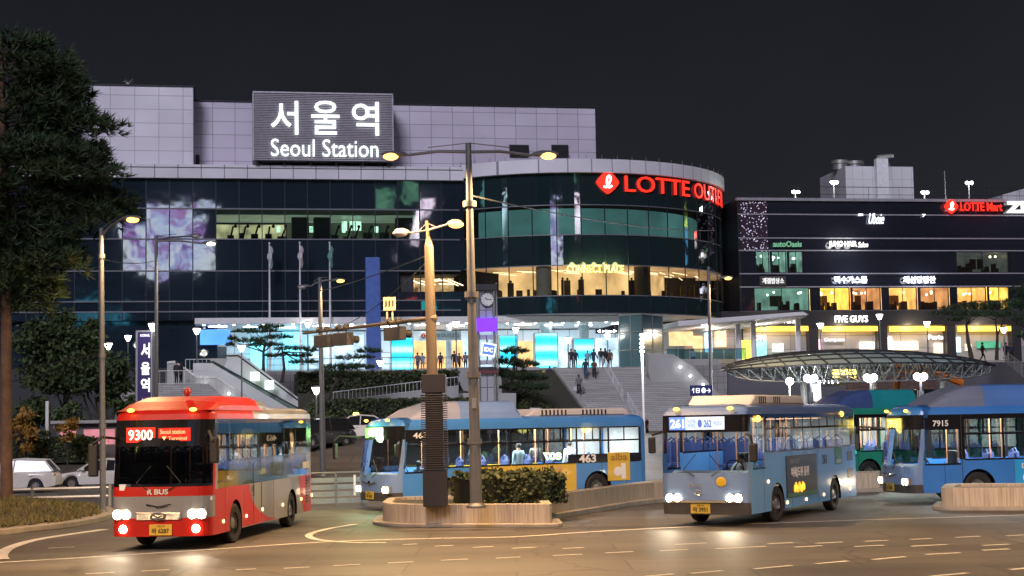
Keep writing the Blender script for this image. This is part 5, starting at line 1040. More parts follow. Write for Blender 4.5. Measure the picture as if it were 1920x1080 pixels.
# --- low floor blue buses with a gas tank hood
def lowfloor(name, label, loc, th, c, num, colmain, hood, hs):
    base = dict(L=11.0, h=2.98, wb=6.1, fo=2.6, sill=1.42, top=2.68, wsb=1.22, wst=2.4, hdt=2.86, rake=.3, rc=.6, nf=2.8, zx=[.9, 1.0], floor=.45, mats=[colmain, p_blk, c.get('front', colmain), p_bum, c.get('low', colmain)], wg=g_bus, bar=.62, lamp=c.get('lamp', 110) * 7, lux=2.0,
                colour=lambda x, z: 4 if (z < 1.42 and -7.4 < x < -3.3) else 0, fcol=lambda y, z: 0 if z > 2.9 else 3 if z < .5 else 2, win=[(-.72, -1.95, 1.28)] + [(-2.15 - 1.42 * i, -2.15 - 1.42 * i - 1.34) for i in range(6)], gx=(-.66, -10.75), bandtop=2.76, hl=(.95, .72), plate=(0, .52), ptxt='자 2874', beam=c.get('beam', 60), on=0, seats=8, markers=[(0, 3.06)])
    base.update(c.get('o', {})); t, fxy = make_bus(name, label, loc, th, base); h = base['h']
    roof_hood(t, -1.0, -5.6, h + .12, hood, [hs[0], hs[1]], 1.1, 1.5, .3, split=3)
    o, x = disp(t, fxy, -.75, .55, 2.46, 2.82, emi(name + '_board', [q * .5 for q in c['dc']], .22)); text(num, emi(name + '_num', c['dc'], 1.3), .75, .27, o, (x + .012, -.15, 2.64), math.pi / 2, .01, .02)
    lamp(t, (x + .35, -.15, 2.64), c.get('dpow', 14), c['dc'], r=.25)
    text(num, m_white, .55, .2, t, (-1.3, 1.266, base['top'] - .15), math.pi, .004, .02)
    b = MB(); b.box(-1.95, -.74, 1.25, 1.258, base['top'] - .36, base['top'] + .04); b.build('number_band', p_blk, t)
    b = MB(); xx = fxy(.2, .95) + .02; b.tube([(xx, -.5, .98), (xx, -.16, .92), (xx, .16, .92), (xx, .5, .98)], .02, 5); b.ball((xx, 0, .93), .09, 10, (.3, 1.3, 1)); b.build('badge', mat('chrome', (.6,) * 3), t)
    mirror(t, [(-.25, -1.05, 2.5), (.45, -1.35, 2.55), (.6, -1.45, 2.4), (.58, -1.47, 2.1)], (.56, -1.47, 2.3, .2, .55)); mirror(t, [(-.5, 1.22, 2.3), (-.3, 1.42, 2.25)], (-.3, 1.44, 2.25, .18, .42))
    b = MB(); b.box(-2.04, -2.02, 1.25, 1.256, .4, 2.9); b.box(-8.9, -8.88, 1.25, 1.256, .4, 1.4); b.build('panel_seam', m_dark, t)
    return t, fxy
p_yel = paint('advert_yellow', (.62, .42, .05)); p_pk = paint('pinkish_hood', (.38, .4, .5))
bus3, fx3 = lowfloor('blue_bus', 'blue bus with a green 463 display and yellow side advert behind the planter', (-4.99, 55.0, 0), -2.57, dict(front=p_fr, low=p_yel, dpow=90, dc=(.5, 1.0, .4), o=dict(h=2.95, ptxt='자 7463')), '463', p_b2, .62, (paint('hood_blue', (.2, .32, .6)), p_pk))
ac_unit(bus3, -5.75, -10.6, 3.08, .3, p_bg, .9, 14)
b = MB(); b.box(-7.4, -10.7, 1.25, 1.262, 1.42, 1.72); b.build('number_band', p_blk, bus3); text('463', m_white, .75, .3, bus3, (-8.25, 1.266, 1.56), math.pi, .006, .03)
b = MB(); b.box(-10.15, -9.15, 1.252, 1.28, .72, 1.75); o = b.build('side_advert', p_yel, bus3); text('alba', mat('amber_text', (.3, .16, .02), .5), .75, .26, o, (-9.65, 1.284, 1.58), math.pi, .004, .02)
b = MB(); b.ball((-9.6, 1.285, 1.05), .2, 10, (1, .05, .9)); b.box(-9.95, -9.75, 1.28, 1.29, .78, 1.35); b.build('advert_picture', m_white, o)
b = MB(); b.ball((-7.0, 1.262, 1.22), .1, 10, (.9, .08, 1)); o = b.build('advert_face', mat('advert_skin', (.5, .3, .2), .6), bus3); b = MB(); b.prism([(-7.25, .45), (-6.75, .45), (-6.85, 1.02), (-7.0, 1.12), (-7.18, 1.0)], 1.255, 1.262, 'y'); b.build('advert_figure', m_dark, o)
text('807', emi('mirrored_green', (.55, 1, .5), 1.3), -.8, .28, bus3, (-6.7, 1.27, 1.68), math.pi, .004, .04)  # reflected green display number, drawn as reversed glowing numerals
bus4, fx4 = lowfloor('bright_blue_bus', 'bright blue bus numbered 7915 entering from the right edge', (12.62, 54.3, 0), -2.954, dict(front=p_fr, dc=(1, .85, .2), lamp=90, o=dict(h=3.05, top=2.78, wst=2.45, hdt=2.92, bandtop=2.86)), '7915', paint('vivid_blue', (.04, .19, .56)), .74, (paint('vivid_hood', (.08, .2, .52)), paint('hood_slope', (.16, .2, .3))))
b = MB(); b.box(-3.9, -6.4, 1.25, 1.266, .45, 1.38); o = b.build('side_advert', paint('sky_advert', (.03, .35, .7)), bus4); text('더 큰', m_white, .8, .24, o, (-4.55, 1.27, 1.15), math.pi, .004, .02)
b = MB(); b.ball((-4.35, 1.268, .78), .18, 12, (1, .05, 1)); b.ball((-4.35, 1.268, .55), .16, 12, (1, .05, .8)); b.build('advert_picture', m_white, o)
bus5, fx5 = lowfloor('green_bus', 'green bus numbered 945 mostly hidden between the pale and bright blue buses', (12.2, 68.6, 0), -2.72, dict(dc=(.9, .9, .3), lamp=120, beam=40, o=dict(h=3.12, top=2.85, wst=2.5, hdt=2.98, bandtop=2.93)), '945', paint('bus_green', (.02, .27, .17)), .8, (paint('hood_teal', (.02, .3, .32)), paint('hood_navy', (.06, .1, .25))))
# ------------------------------------------------------------------ street lamps, signals, signs
def cobra(parent, p, d, lit, e=e_sodium, L=.75, name='lamp_head'):
    """head at p pointing along unit d"""
    d = Vector(d).normalized(); s = Vector((-d.y, d.x, 0)); u = Vector((0, 0, 1)); b = MB(); p = Vector(p); V = []
    sec = [(0, .05, .05), (.12, .09, .09), (.4, .15, .12), (.8, .14, .09), (1, .04, .03)]; n = 10
    for q, w, hh in sec:
        for j in range(n): t = 2 * math.pi * j / n; V.append(p + d * (q * L) + s * (w * math.cos(t)) + u * (hh * math.sin(t) * (1 if math.sin(t) > 0 else .45)))
    b.add(V, [(i * n + j, i * n + (j + 1) % n, (i + 1) * n + (j + 1) % n, (i + 1) * n + j) for i in range(4) for j in range(n)]); o = b.build(name, mat('lamp_grey', (.2, .2, .2), .4, .4), parent, smooth=True)
    b = MB(); c = p + d * L * .62; b.ball((c.x, c.y, c.z - .05), .17, 10, (1.3, 1.3, .6)); b.build('lens', e if lit else mat('unlit_lens', (.5, .5, .48), .15), o, smooth=True)
    return c - u * .25
def street_lamp(label, base, top, arms, r0=.15, r1=.07, col=SODIUM, power=900, e=e_sodium, ring=(), seg=10, group='tall street lamps'):
    """arms: (end point, direction, lit)"""
    t = thing('street_lamp', label, 'street lamp', base, 0, group); B = Vector(base); T = Vector(top) - B; b = MB()
    b.tube([(0, 0, 0), T * .5, T], [r0, (r0 + r1) / 2, r1], 12); b.lathe([(r0 * 1.6, 0), (r0 * 1.6, .06), (r0 * 1.05, .14)], (0, 0, 0), 12)
    for z in ring: q = T * z; b.lathe([(r0, -.08), (r0 * 1.15, -.08), (r0 * 1.15, .08), (r0, .08)], (q.x, q.y, q.z), 10)
    b.build('pole', m_pole, t, smooth=True)
    for end, d, lit in arms:
        Eo = Vector(end) - B; st = T - Vector((0, 0, .25)); b = MB(); m_ = (st + Eo) / 2 + Vector((0, 0, .06)); b.tube([st, m_, Eo], [.05, .045, .04], 7); b.tube([T, (T + Eo * 2) / 3 + Vector((0, 0, .1))], .014, 5); b.build('arm', m_pole, t)
        c = cobra(t, Eo, d, lit, e)
        if lit: lamp(t, c, power, col, r=.18, kind='SPOT', rot=(0, 0, 0), spot=R(172), blend=.5)
    return t
gB = gp(893, 951, .62); Yb = gB.y
P0 = at(878, 268, Yb)
mainlamp = street_lamp('tall double armed street lamp standing in the round ended planter', (gB.x, gB.y, .6), P0, [(at(764, 291, Yb), (-1, -.1, .03), True), (at(997, 291, Yb), (1, -.1, .03), True)], .17, .08, power=2600, ring=(.18, .36, .58, .83))
b = MB(); q = at(889, 756, Yb - .2); b.box(q.x - .06, q.x + .06, q.y - .04, q.y + .04, q.z - .14, q.z + .14); o = b.build('control_box', m_conc, mainlamp); o.location = -Vector((gB.x, gB.y, .6))
bl = gp(193, 962, .12); street_lamp('street lamp with orange light against the big pine', bl, at(190, 428, bl.y), [(at(226, 412, bl.y - .6), (1, -.3, .05), True)], .11, .08, power=1100, ring=(.08, .3, .55, .9))
street_lamp('slim lamp post with one white lit head behind the red bus', (at(293, 760, 78).x, 78, 0), at(293, 442, 78), [(at(378, 456, 78), (1, 0, .03), True), (at(350, 443, 80), (1, .4, .1), False)], .12, .08, col=(1, .85, .62), power=900, e=e_warm)
q = at(606, 895, 85); street_lamp('double armed lamp with orange light beside the fence left of the green display bus', (q.x, 85, gz(q.x, 85)), at(599.5, 520, 85), [(at(622, 526, 85), (1, 0, .05), True), (at(583, 537, 85), (-1, 0, .0), False)], .17, .1, power=1100)
q = at(1333, 745, 92); street_lamp('thin street lamp with orange light in front of the white canopy', (q.x, 92, gz(q.x, 92)), at(1328, 500, 92), [(at(1350, 521, 92), (1, 0, .05), True)], .13, .08, power=1100)
# lamps of the same street beyond the picture edges and behind the viewer
for i, (x, y, lab) in enumerate(((-17, 27, 'street lamp beyond the left edge of the picture'), (19, 30, 'street lamp beyond the right edge of the picture'), (1, 2.5, 'street lamp standing behind the viewer'))):
    street_lamp(lab, (x, y - 8 * (i == 2), 0), (x, y - 8 * (i == 2), 10.5), [((x - 2.1, y - 8 * (i == 2), 10.4), (-1, 0, .03), True), ((x + 2.1, y - 8 * (i == 2), 10.4), (1, 0, .03), True)], .17, .08, power=3600)
# signal mast with control cabinet
sB = gp(817, 949, .6); Y2 = sB.y; SG = thing('signal_mast', 'brown signal mast with long arm, street light and dark ribbed cabinet at its base', 'traffic signal', (sB.x, sB.y, .6)); so = Vector((sB.x, sB.y, .6))
def rel(px, py, Y): return at(px, py, Y) - so
m_brn = mat('tan_pole', (.14, .11, .075), .5, .1, .15, 2); m_cab = mat('brown_cabinet', (.02, .016, .016), .5, 0, .2, 2)
b = MB(); tp = rel(804, 462, Y2); b.tube([(0, 0, 0), tp], [.19, .13], 12); b.tube([tp, rel(803, 445, Y2)], [.13, .06], 10); b.tube([rel(803, 447, Y2), rel(800, 414, Y2)], [.06, .05], 8); b.build('pole', m_brn, SG, smooth=True)
b = MB(); w = .34; zc = rel(815, 702, Y2).z; b.box(-w, w, -.3, .25, 0, zc * .27); b.box(-w, w, -.3, .25, zc * .86, zc); b.box(-w * .72, w * .72, -.26, .22, zc * .27, zc * .86)
for k in range(34): z = zc * (.275 + .58 * k / 34); b.box(-w - .03, w + .03, -.31, .26, z, z + .03)
b.build('cabinet', m_cab, SG, bevel=.01)
a0, a1 = rel(810, 597, Y2), rel(569, 625, 52.0); b = MB(); b.tube([a0, a1], [.07, .04], 9); b.build('mast_arm', m_brn, SG, smooth=True); b = MB(); b.ball(a0, .16, 10); b.build('arm_joint', m_brn, SG)
for s, (px, py, lit) in enumerate(((838, 421, True), (768, 437, False))):
    e_ = rel(px, py, Y2 - .2); b = MB(); b.tube([rel(801, 432 + 0 * s, Y2), e_], .03, 6); b.tube([rel(800, 418, Y2), (e_ + rel(801, 432, Y2)) / 2], .012, 5); b.build('lamp_arm', m_pole, SG); c = cobra(SG, e_, (1 if lit else -1, -.3, .12), lit, L=.45)
    if lit: lamp(SG, c, 380, SODIUM, r=.15, kind='SPOT', spot=R(172), blend=.5)
ad_ = (a1 - a0)
for q, lab in ((.27, 0), (.67, 1), (.83, 1)):
    c = a0 + ad_ * q; ang = math.atan2(ad_.y, ad_.x); o = MB(); o.box(-.38, .38, -.1, .16, -.52, -.12); 
    for k in (-.2, .2): o.tube([(k, 0, -.14), (k, 0, .06)], .03, 5); o.tube([(k - .06, 0, .06), (k + .06, 0, .06)], .1, 6)
    h_ = o.build('signal_head', mat('signal_grey', (.05, .05, .052), .45), SG, c, ang - math.pi + R(8), bevel=.03)
    for k in range(3): v = MB(); x = -.25 + k * .25; v.tube([(x, .16, -.32), (x, .4, -.34)], [.11, .12], 10, cap=False); v.build('visor', m_dark, h_); v = MB(); v.ball((x, .17, -.32), .12, 8, (1, .3, 1)); v.build('lens', emi('signal_red', (1, .05, .03), 3) if k == 0 else m_black, h_)
c = a0 + ad_ * .3; b = MB(); b.box(-.18, .18, -.06, .06, .38, .78); b.tube([(-.08, 0, 0), (-.08, 0, .4)], .03, 5); b.tube([(.08, 0, 0), (.08, 0, .4)], .03, 5); o = b.build('sign_box', mat('tan_box', (.5, .38, .22), .5), SG, c); b = MB()
for k in (-.1, 0, .1): b.box(k - .025, k + .025, -.075, -.06, .5, .68)
b.build('sign_face', m_dark, o)
# flagpoles
for i, (px, top, cl, lab) in enumerate(((505, 456, (.5, .5, .52), 'white flagpole with furled white flag, left one of three'), (562, 455, (.55, .5, .5), 'white flagpole with furled white flag, middle one of three'), (618, 455, (.15, .3, .25), 'white flagpole with furled greenish flag, right one of three'))):
    q = at(px, top, 147); t = thing('flagpole', lab, 'flagpole', (q.x, 147, ZP), 0, 'flagpoles in front of the station'); h = q.z - ZP; b = MB(); b.tube([(0, 0, 0), (0, 0, h)], [.13, .06], 8); b.ball((0, 0, h), .1, 8); b.build('pole', m_white, t, smooth=True)
    b = MB(); V = []; n = 9; lv = 9
    for k in range(lv):
        z = h - .3 - k * .26; r_ = .1 + .16 * math.sin(math.pi * (k + .6) / lv)
        for j in range(n): a = 2 * math.pi * j / n; rr = r_ * (1 + .35 * math.sin(3 * a + k)); V.append((rr * math.cos(a) * .8 + .1 + .05 * math.sin(k * 1.3), rr * math.sin(a), z))
    b.add(V, [(k * n + j, k * n + (j + 1) % n, (k + 1) * n + (j + 1) % n, (k + 1) * n + j) for k in range(lv - 1) for j in range(n)]); b.build('flag', mat('flag_%d' % i, cl, .8), t, smooth=True)
# post top lamps
def post_lamp(label, px, py, Y, z0, power=45, group='post lamps round the station plaza'):
    q = at(px, py, Y); t = thing('post_lamp', label, 'post lamp', (q.x, Y, z0), 0, group); h = max(.6, q.z - z0); b = MB(); b.tube([(0, 0, 0), (0, 0, h - .2)], [.07, .05], 7); b.lathe([(.16, 0), (.16, .1), (.08, .2)], (0, 0, 0), 8); b.build('pole', m_pole, t)
    b = MB(); b.lathe([(.12, -.28), (.3, .12), (.3, .16)], (0, 0, h), 10); b.build('shade', emi('shade_glow', (1, .97, .9), 6), t, smooth=True); b = MB(); b.lathe([(.34, .16), (.2, .26), (0, .3)], (0, 0, h), 10); b.build('cap', m_steel, t)
    lamp(t, (0, 0, h + .05), power * 2.2, (1, .97, .88), r=.3)
for px, py, Y, z0, pw_, lab in ((287, 612, 100, 2, 90, 'post lamp rising beside the purple vertical name banner'), (369, 620, 128, 5, 70, 'post lamp on the side stair left of the escalator'), (577, 608, 146, ZP, 50, 'post lamp between the middle and right flagpoles'), (713, 680, 134, 6, 40, 'low post lamp on the planted terrace by the blue pylon'), (593, 731, 108, 2, 70, 'post lamp at the foot of the escalator'), (453, 652, 122, 2, 60, 'post lamp in front of the escalator top'), (203, 648, 118, 2, 70, 'post lamp glowing inside the leafy tree on the left'), (240, 633, 140, 4, 25, 'dimmer post lamp left of the purple banner'), (855, 607, 144, ZP, 45, 'post lamp just left of the clock tower'), (967, 618, 145, ZP, 45, 'post lamp right of the clock tower before a cyan pillar'), (1065, 637, 146, ZP, 40, 'post lamp behind the crowd at the stair top'), (1139, 630, 146, ZP, 40, 'post lamp beside the glass lift kiosk'), (1538, 610, 140, ZP, 55, 'post lamp in front of the amber strip left of the burger sign'), (1649, 593, 142, ZP, 55, 'tallest post lamp right of the burger sign'), (1738, 607, 142, ZP, 45, 'post lamp left of the plaza pines'), (1882, 618, 138, ZP, 40, 'post lamp right of the plaza pines')):
    post_lamp(lab, px, py, Y, z0, pw_)
# tall led post
q = at(1203, 625, 104); t = thing('led_post', 'tall post topped by a stack of bright led lamps before the steps', 'led lamp', (q.x, 104, gz(q.x, 104))); h = q.z - gz(q.x, 104); b = MB(); b.tube([(0, 0, 0), (0, 0, h - 1.3)], .085, 8); b.tube([(0, 0, h - 1.3), (0, 0, h)], .05, 6); b.build('pole', m_white, t)
b = MB()
for k in range(5): b.ball((0, -.05, h - .1 - k * .27), .14, 8, (1.1, 1, .6))
b.build('lamp_stack', e_white, t); lamp(t, (0, -.5, h - .6), 900, COOL, r=.4)
# twin white lamps near the subway roof
for px, py, lab in ((1520, 709, 'left twin globe lamp under the glass subway roof'), (1632, 708, 'middle twin globe lamp under the glass subway roof'), (1726, 706, 'right twin globe lamp by the orange excavator')):
    q = at(px, py, 87); t = thing('globe_lamp', lab, 'globe lamp', (q.x, 87, gz(q.x, 87)), 0, 'twin globe lamps by the subway roof'); h = q.z - gz(q.x, 87); b = MB(); b.tube([(0, 0, 0), (0, 0, h - .25)], .07, 7)
    b.box(-.12, .12, -.1, .1, h - 1.3, h - .75); b.tube([(-.2, 0, h - .25), (.2, 0, h - .25)], .04, 6); b.build('pole', m_dark, t)
    for s in (-.19, .19): b = MB(); b.ball((s, 0, h), .2, 12); b.build('globe', e_white, t, smooth=True)
    lamp(t, (0, -.5, h), 220, COOL, r=.3)
q = at(1480, 715, 92); t = thing('work_light', 'bright white work light under the left of the subway roof', 'work light', (q.x, 92, gz(q.x, 92))); h = q.z - gz(q.x, 92); b = MB(); b.tube([(0, 0, 0), (0, 0, h)], .05, 6); b.build('pole', m_steel, t); b = MB(); b.ball((0, -.1, h), .22, 10); b.build('lens', emi('work_lens', (1, 1, 1), 14), t); lamp(t, (0, -.5, h), 420, COOL, r=.2)
# clock tower
YC = 124; cq = at(914, 752, YC); CT = thing('clock_tower', 'slim grey clock tower with purple screen and tilted blue sign', 'clock tower', (cq.x, YC, 2.0), R(6)); sc_ = YC / 3000
def ch(py): return at(914, py, YC).z - 2.0
b = MB()
for x in (-.62, .62): b.tube([(x, -.1, 0), (x, -.1, ch(545))], .11, 8); b.tube([(x * 1.15, .5, 0), (x * 1.15, .5, ch(545))], .09, 8)
b.tube([(.85, .1, 0), (.85, .1, ch(530))], .05, 6); b.build('post', m_steel, CT, smooth=True)
for z0_, z1_ in ((0, ch(700)), (ch(600), ch(545)), (ch(636), ch(628)), (ch(683), ch(675))): b = MB(); b.box(-.5, .5, 0, .5, z0_, z1_); b.build('panel', panel('tower_panel', (.42, .42, .46), 1, 1.2, .03), CT)
b = MB(); b.box(-.88, .88, -.35, .65, ch(545), ch(533)); b.box(-.75, .75, -.25, .6, ch(694), ch(688)); b.build('cap', m_dark, CT, bevel=.03); b = MB(); b.box(-.8, .85, -.3, .6, ch(701), ch(694)); b.build('red_band', mat('maroon', (.14, .03, .04), .5), CT)
zc = ch(562); b = MB(); b.tube([(.1, -.22, zc), (.1, 0, zc)], .56, 24); o = b.build('clock_rim', m_dark, CT); b = MB(); b.tube([(.1, -.24, zc), (.1, -.2, zc)], .5, 24); b.build('clock_face', mat('clock_white', (.75, .75, .72), .5), o); b = MB(); b.tube([(.1, -.26, zc), (.42, -.26, zc - .03)], .025, 5); b.tube([(.1, -.26, zc), (-.1, -.26, zc + .14)], .035, 5)
for k in range(12): a = k * math.pi / 6; b.tube([(.1 + .4 * math.cos(a), -.25, zc + .4 * math.sin(a)), (.1 + .46 * math.cos(a), -.25, zc + .46 * math.sin(a))], .02, 4)
b.build('clock_hands', m_black, o)
b = MB(); b.box(-.85, .8, -.4, .1, ch(622), ch(597)); b.build('screen', emi('purple_screen', (.12, .02, 1), 1.3), CT)
zs = ch(656); b = MB(); b.T = Matrix.Translation((.12, -.35, zs)) @ Matrix.Rotation(R(10), 4, 'Y'); b.box(-.56, .56, 0, .1, -.5, .5); o = b.build('tilted_sign', emi('sign_white', (.85, .9, 1), .8), CT); b = MB(); b.T = Matrix.Translation((.12, -.37, zs)) @ Matrix.Rotation(R(10), 4, 'Y'); b.box(-.45, .45, 0, .05, -.39, .39); b.build('sign_face', emi('sign_blue', (.1, .22, .7), .5), o)
x_ = text('IDC', emi('sign_white', (1,) * 3, 1), .7, .36, o, (.12, -.39, zs), 0, .01, .05); x_.rotation_euler = (0, R(10), 0)
b = MB(); b.tube([(.05, .1, ch(636)), (.05, .1, ch(675))], .05, 6); b.build('sign_post', m_dark, CT)
# vertical name banner and blue pylon
q0, q1 = at(255, 755, 101), at(287, 620, 101); t = thing('name_banner', 'tall purple banner sign with white vertical station name', 'banner sign', ((q0.x + q1.x) / 2, 101, 2.0), R(-4)); w = (q1.x - q0.x) / 2; h = q1.z - 2
b = MB(); b.box(-w, -w + .12, -.12, .12, 0, h); b.box(w - .1, w + .12, -.12, .12, 0, h); b.box(-w, w, -.1, .1, h - .08, h + .03); b.build('frame', m_steel, t); b = MB(); b.box(-w + .12, w - .1, -.07, .07, .3, h - .08); b.build('board', mat('banner_purple', (.04, .025, .13), .4), t)
m_bl = emi('banner_white', (1, .98, 1), .75)
for chh, y0, y1 in (('서', 643, 671), ('울', 679, 703), ('역', 709, 735)): z1_, z0_ = at(270, y0, 101).z - 2, at(270, y1, 101).z - 2; text(chh, m_bl, .58, z1_ - z0_, t, (.08, -.075, (z0_ + z1_) / 2), bold=.03, ext=.01)
text('KORAIL', m_bl, .62, .16, t, (.06, -.075, at(270, 629, 101).z - 2), ext=.01, bold=.02); text('Seoul', m_bl, .4, .12, t, (.06, -.075, at(270, 749, 101).z - 2), ext=.01)
q0, q1 = at(687, 672, 143), at(712, 483, 143); b = MB(); w = (q1.x - q0.x) / 2; b.box(-w, w, -.5, .5, 0, q1.z - ZP); o = b.build('pylon', mat('pylon_blue', (.08, .16, .48), .4), None, ((q0.x + q1.x) / 2, 143, ZP), R(8), bevel=.06); tag(o, 'tall plain blue pylon before the station front', 'pylon')
q0, q1 = at(1294, 742, 86), at(1335, 722, 86); t = thing('subway_sign', 'small navy direction sign with white symbols behind the pale blue bus', 'sign', ((q0.x + q1.x) / 2, 86, gz(9, 86))); w = (q1.x - q0.x) / 2; zz = q0.z - gz(9, 86); hh = q1.z - q0.z
b = MB(); b.box(-w, w, -.06, .06, zz, zz + hh); b.build('board', mat('sign_navy', (.02, .03, .16), .4), t); b = MB(); b.tube([(-w + .1, 0, 0), (-w + .1, 0, zz)], .04, 6); b.tube([(w - .1, 0, 0), (w - .1, 0, zz)], .04, 6); b.build('post', m_steel, t); text('↑⊟ ◉→', emi('sign_white', (1,) * 3, 1), w * 1.7, hh * .55, t, (0, -.065, zz + hh / 2), bold=.02, ext=.01)
q = at(1003, 752, 118); t = thing('notice_board', 'small white framed notice board at the foot of the steps', 'notice board', (q.x, 118, 2.0)); b = MB(); b.box(-.45, .45, -.05, .05, .4, .47); b.box(-.45, -.38, -.05, .05, 0, 1.9); b.box(.38, .45, -.05, .05, 0, 1.9); b.box(-.45, .45, -.05, .05, 1.82, 1.9); b.build('frame', m_white, t); b = MB(); b.box(-.38, .38, -.03, .03, .47, 1.5); b.build('board', m_dark, t)
# subway entrance roof
YD = 97.0; dl = at(1350, 697, YD); dr = at(1862, 688, YD); DC = thing('subway_roof', 'wide curved glass roof on a steel space frame over the subway entrance', 'glass roof', ((dl.x + dr.x) / 2, YD, 2.0)); dw = (dr.x - dl.x) / 2
zE = (dl.z + dr.z) / 2 - 2; rise = at(1605, 656, YD + 4).z - 2 - zE; fr_z = at(1605, 683, YD - 4.5).z - 2 - zE
def roofpt(s, t_):                              # s -1..1 along, t_ 0 front..1 back
    k = math.sqrt(max(0, 1 - s * s)); y = (-4.6 + 9.2 * t_) * k; z = zE + (fr_z * (1 - t_) + rise * t_) * (k ** 1.3) + .25 * math.sin(math.pi * t_) * k; return (dw * s, y, z)
ns_, nt_ = 20, 5; b = MB()
for i in range(ns_):
    for j in range(nt_): s0, s1 = -math.cos(math.pi * i / ns_), -math.cos(math.pi * (i + 1) / ns_); b.add([roofpt(s0, j / nt_), roofpt(s1, j / nt_), roofpt(s1, (j + 1) / nt_), roofpt(s0, (j + 1) / nt_)], [(0, 1, 2, 3)])
b.build('glass_panel', mat('frosted_glass', (.42, .56, .52), .2, 0, .25, .4), DC, recalc=False)
b = MB()
for i in range(ns_ + 1):
    s = -math.cos(math.pi * i / ns_); b.tube([Vector(roofpt(s, j / 8)) + Vector((0, 0, .04)) for j in range(9)], .05, 5)
for j in range(nt_ + 1): b.tube([Vector(roofpt(-math.cos(math.pi * i / 40), j / nt_)) + Vector((0, 0, .04)) for i in range(41)], .05, 5)
b.build('rib', m_dark, DC)
b = MB(); lo = lambda s, t_: Vector(roofpt(s * .94, .06 + t_ * .88)) - Vector((0, 0, 1.1 * math.sqrt(max(0.02, 1 - s * s)) ** .6)); n1, n2 = 22, 4; S = [-.97 + 1.94 * i / n1 for i in range(n1 + 1)]
for j in range(n2 + 1):
    b.tube([lo(s, j / n2) for s in S], .045, 4)
    for i in range(n1): 
        b.tube([lo(S[i], j / n2), Vector(roofpt((S[i] + S[i + 1]) / 2, j / n2))], .03, 4); b.tube([lo(S[i + 1], j / n2), Vector(roofpt((S[i] + S[i + 1]) / 2, j / n2))], .03, 4)
for i in range(0, n1 + 1):
    b.tube([lo(S[i], 0), lo(S[i], 1)], .03, 4)
    for j in range(n2): b.tube([lo(S[i], j / n2), Vector(roofpt(S[i], (j + .5) / n2))], .026, 4)
b.build('space_frame', mat('frame_grey', (.28, .31, .31), .45, .4), DC)
for px in (1500, 1640, 1778):
    s = (at(px, 700, YD).x - (dl.x + dr.x) / 2) / dw; b = MB(); q = lo(s, .5); b.tube([(q.x, q.y, 0), (q.x, q.y, q.z - .6)], .2, 12)
    for k in range(4): a = k * 1.57 + .78; b.tube([(q.x, q.y, q.z - .8), (q.x + 1.2 * math.cos(a), q.y + 1.2 * math.sin(a), q.z + .1)], .06, 6)
    b.build('column', m_white, DC, smooth=True)
q = at(1583, 700, YD - 1); t = thing('subway_shop_sign', 'glowing yellow letters hung under the glass subway roof', 'sign', (q.x, YD - 1, q.z)); text('금지국', emi('yellow_glow', (1, .72, .12), 3), 1.5, .5, t, (0, 0, 0), bold=.05); b = MB(); b.box(-.8, .8, .03, .12, -.05, .05); b.box(-.7, -.64, .03, .1, .05, .9); b.box(.64, .7, .03, .1, .05, .9); b.build('backing', m_dark, t); lamp(t, (0, -.6, 0), 18, (1, .7, .2), r=.3)
q = at(1556, 716, YD - 1); t = thing('subway_guide_sign', 'dark guide sign with small white symbols under the glass subway roof', 'sign', (q.x, YD - 1, q.z)); b = MB(); b.box(-.9, .9, 0, .15, -.28, .28); b.box(-.8, -.75, .05, .1, .28, 1.0); b.box(.75, .8, .05, .1, .28, 1.0); b.build('board', m_dark, t); text('출구 1 2 →', e_white, 1.3, .22, t, (-.1, -.01, 0)); b = MB()
q = at(1530, 735, 90); t = thing('lit_ad_panel', 'small white lit panel standing under the subway roof', 'light panel', (q.x, 90, gz(q.x, 90))); h = at(1530, 720, 90).z - gz(q.x, 90); b = MB(); b.box(-.26, .26, -.06, .06, h - .95, h); b.build('panel', emi('panel_white', (.9, .95, 1), 1.6), t); b = MB(); b.box(-.3, .3, -.08, -.065, h, h + .05); b.tube([(0, 0, 0), (0, 0, h - .95)], .06, 6); b.build('frame', m_dark, t)
pw('hoarding', 'dark brick building wall behind the subway roof', 'wall', [(1590, 800), (1590, 703), (1760, 703), (1760, 800)], -46, .4, panel('dark_brick', (.14, .08, .06), .5, .15, .02, (.05, .05, .05), .8, .2))
pw('wall', 'long grey plaza retaining wall behind the right hand buses', 'wall', [(1366, 800), (1366, 694), (2050, 676), (2050, 800)], EDGE - 2.5, .45, mat('grey_wall', (.12, .12, .13), .8, 0, .2, .4))
railing('handrail', 'pale stair handrail at the far right above the bright blue bus', [at(1890, 685, 112), at(1935, 720, 106)], .9, .35, m_steel)
# excavator
q = at(1738, 720, 104); EX = thing('excavator', 'orange excavator with raised arm parked by the subway roof', 'excavator', (q.x, 104.2, gz(q.x, 104.2))); m_or = mat('machine_orange', (.62, .17, .02), .45, 0, .12, 2)
eb = Vector((q.x, 104.2, gz(q.x, 104.2))); er = lambda px, py: at(px, py, 103.2) - eb
b = MB()
for y in (-.9, .9): b.prism([(-1.5, .05), (1.5, .05), (1.8, .4), (1.5, .8), (-1.5, .8), (-1.8, .4)], y - .25, y + .25, 'y')
b.build('track', m_dark, EX, bevel=.05)
b = MB(); b.box(-.6, 2.0, -1.2, 1.2, .9, 1.9); b.prism([(.4, 1.9), (2.1, 1.9), (2.1, 2.4), (.7, 2.4)], -1.1, 1.1, 'y'); b.build('body', m_or, EX, bevel=.08); b = MB(); b.box(-.9, .3, -1.1, -.1, 1.0, 2.6); b.build('cab', mat('cab_glass', (.05, .06, .07), .1), EX, bevel=.06)
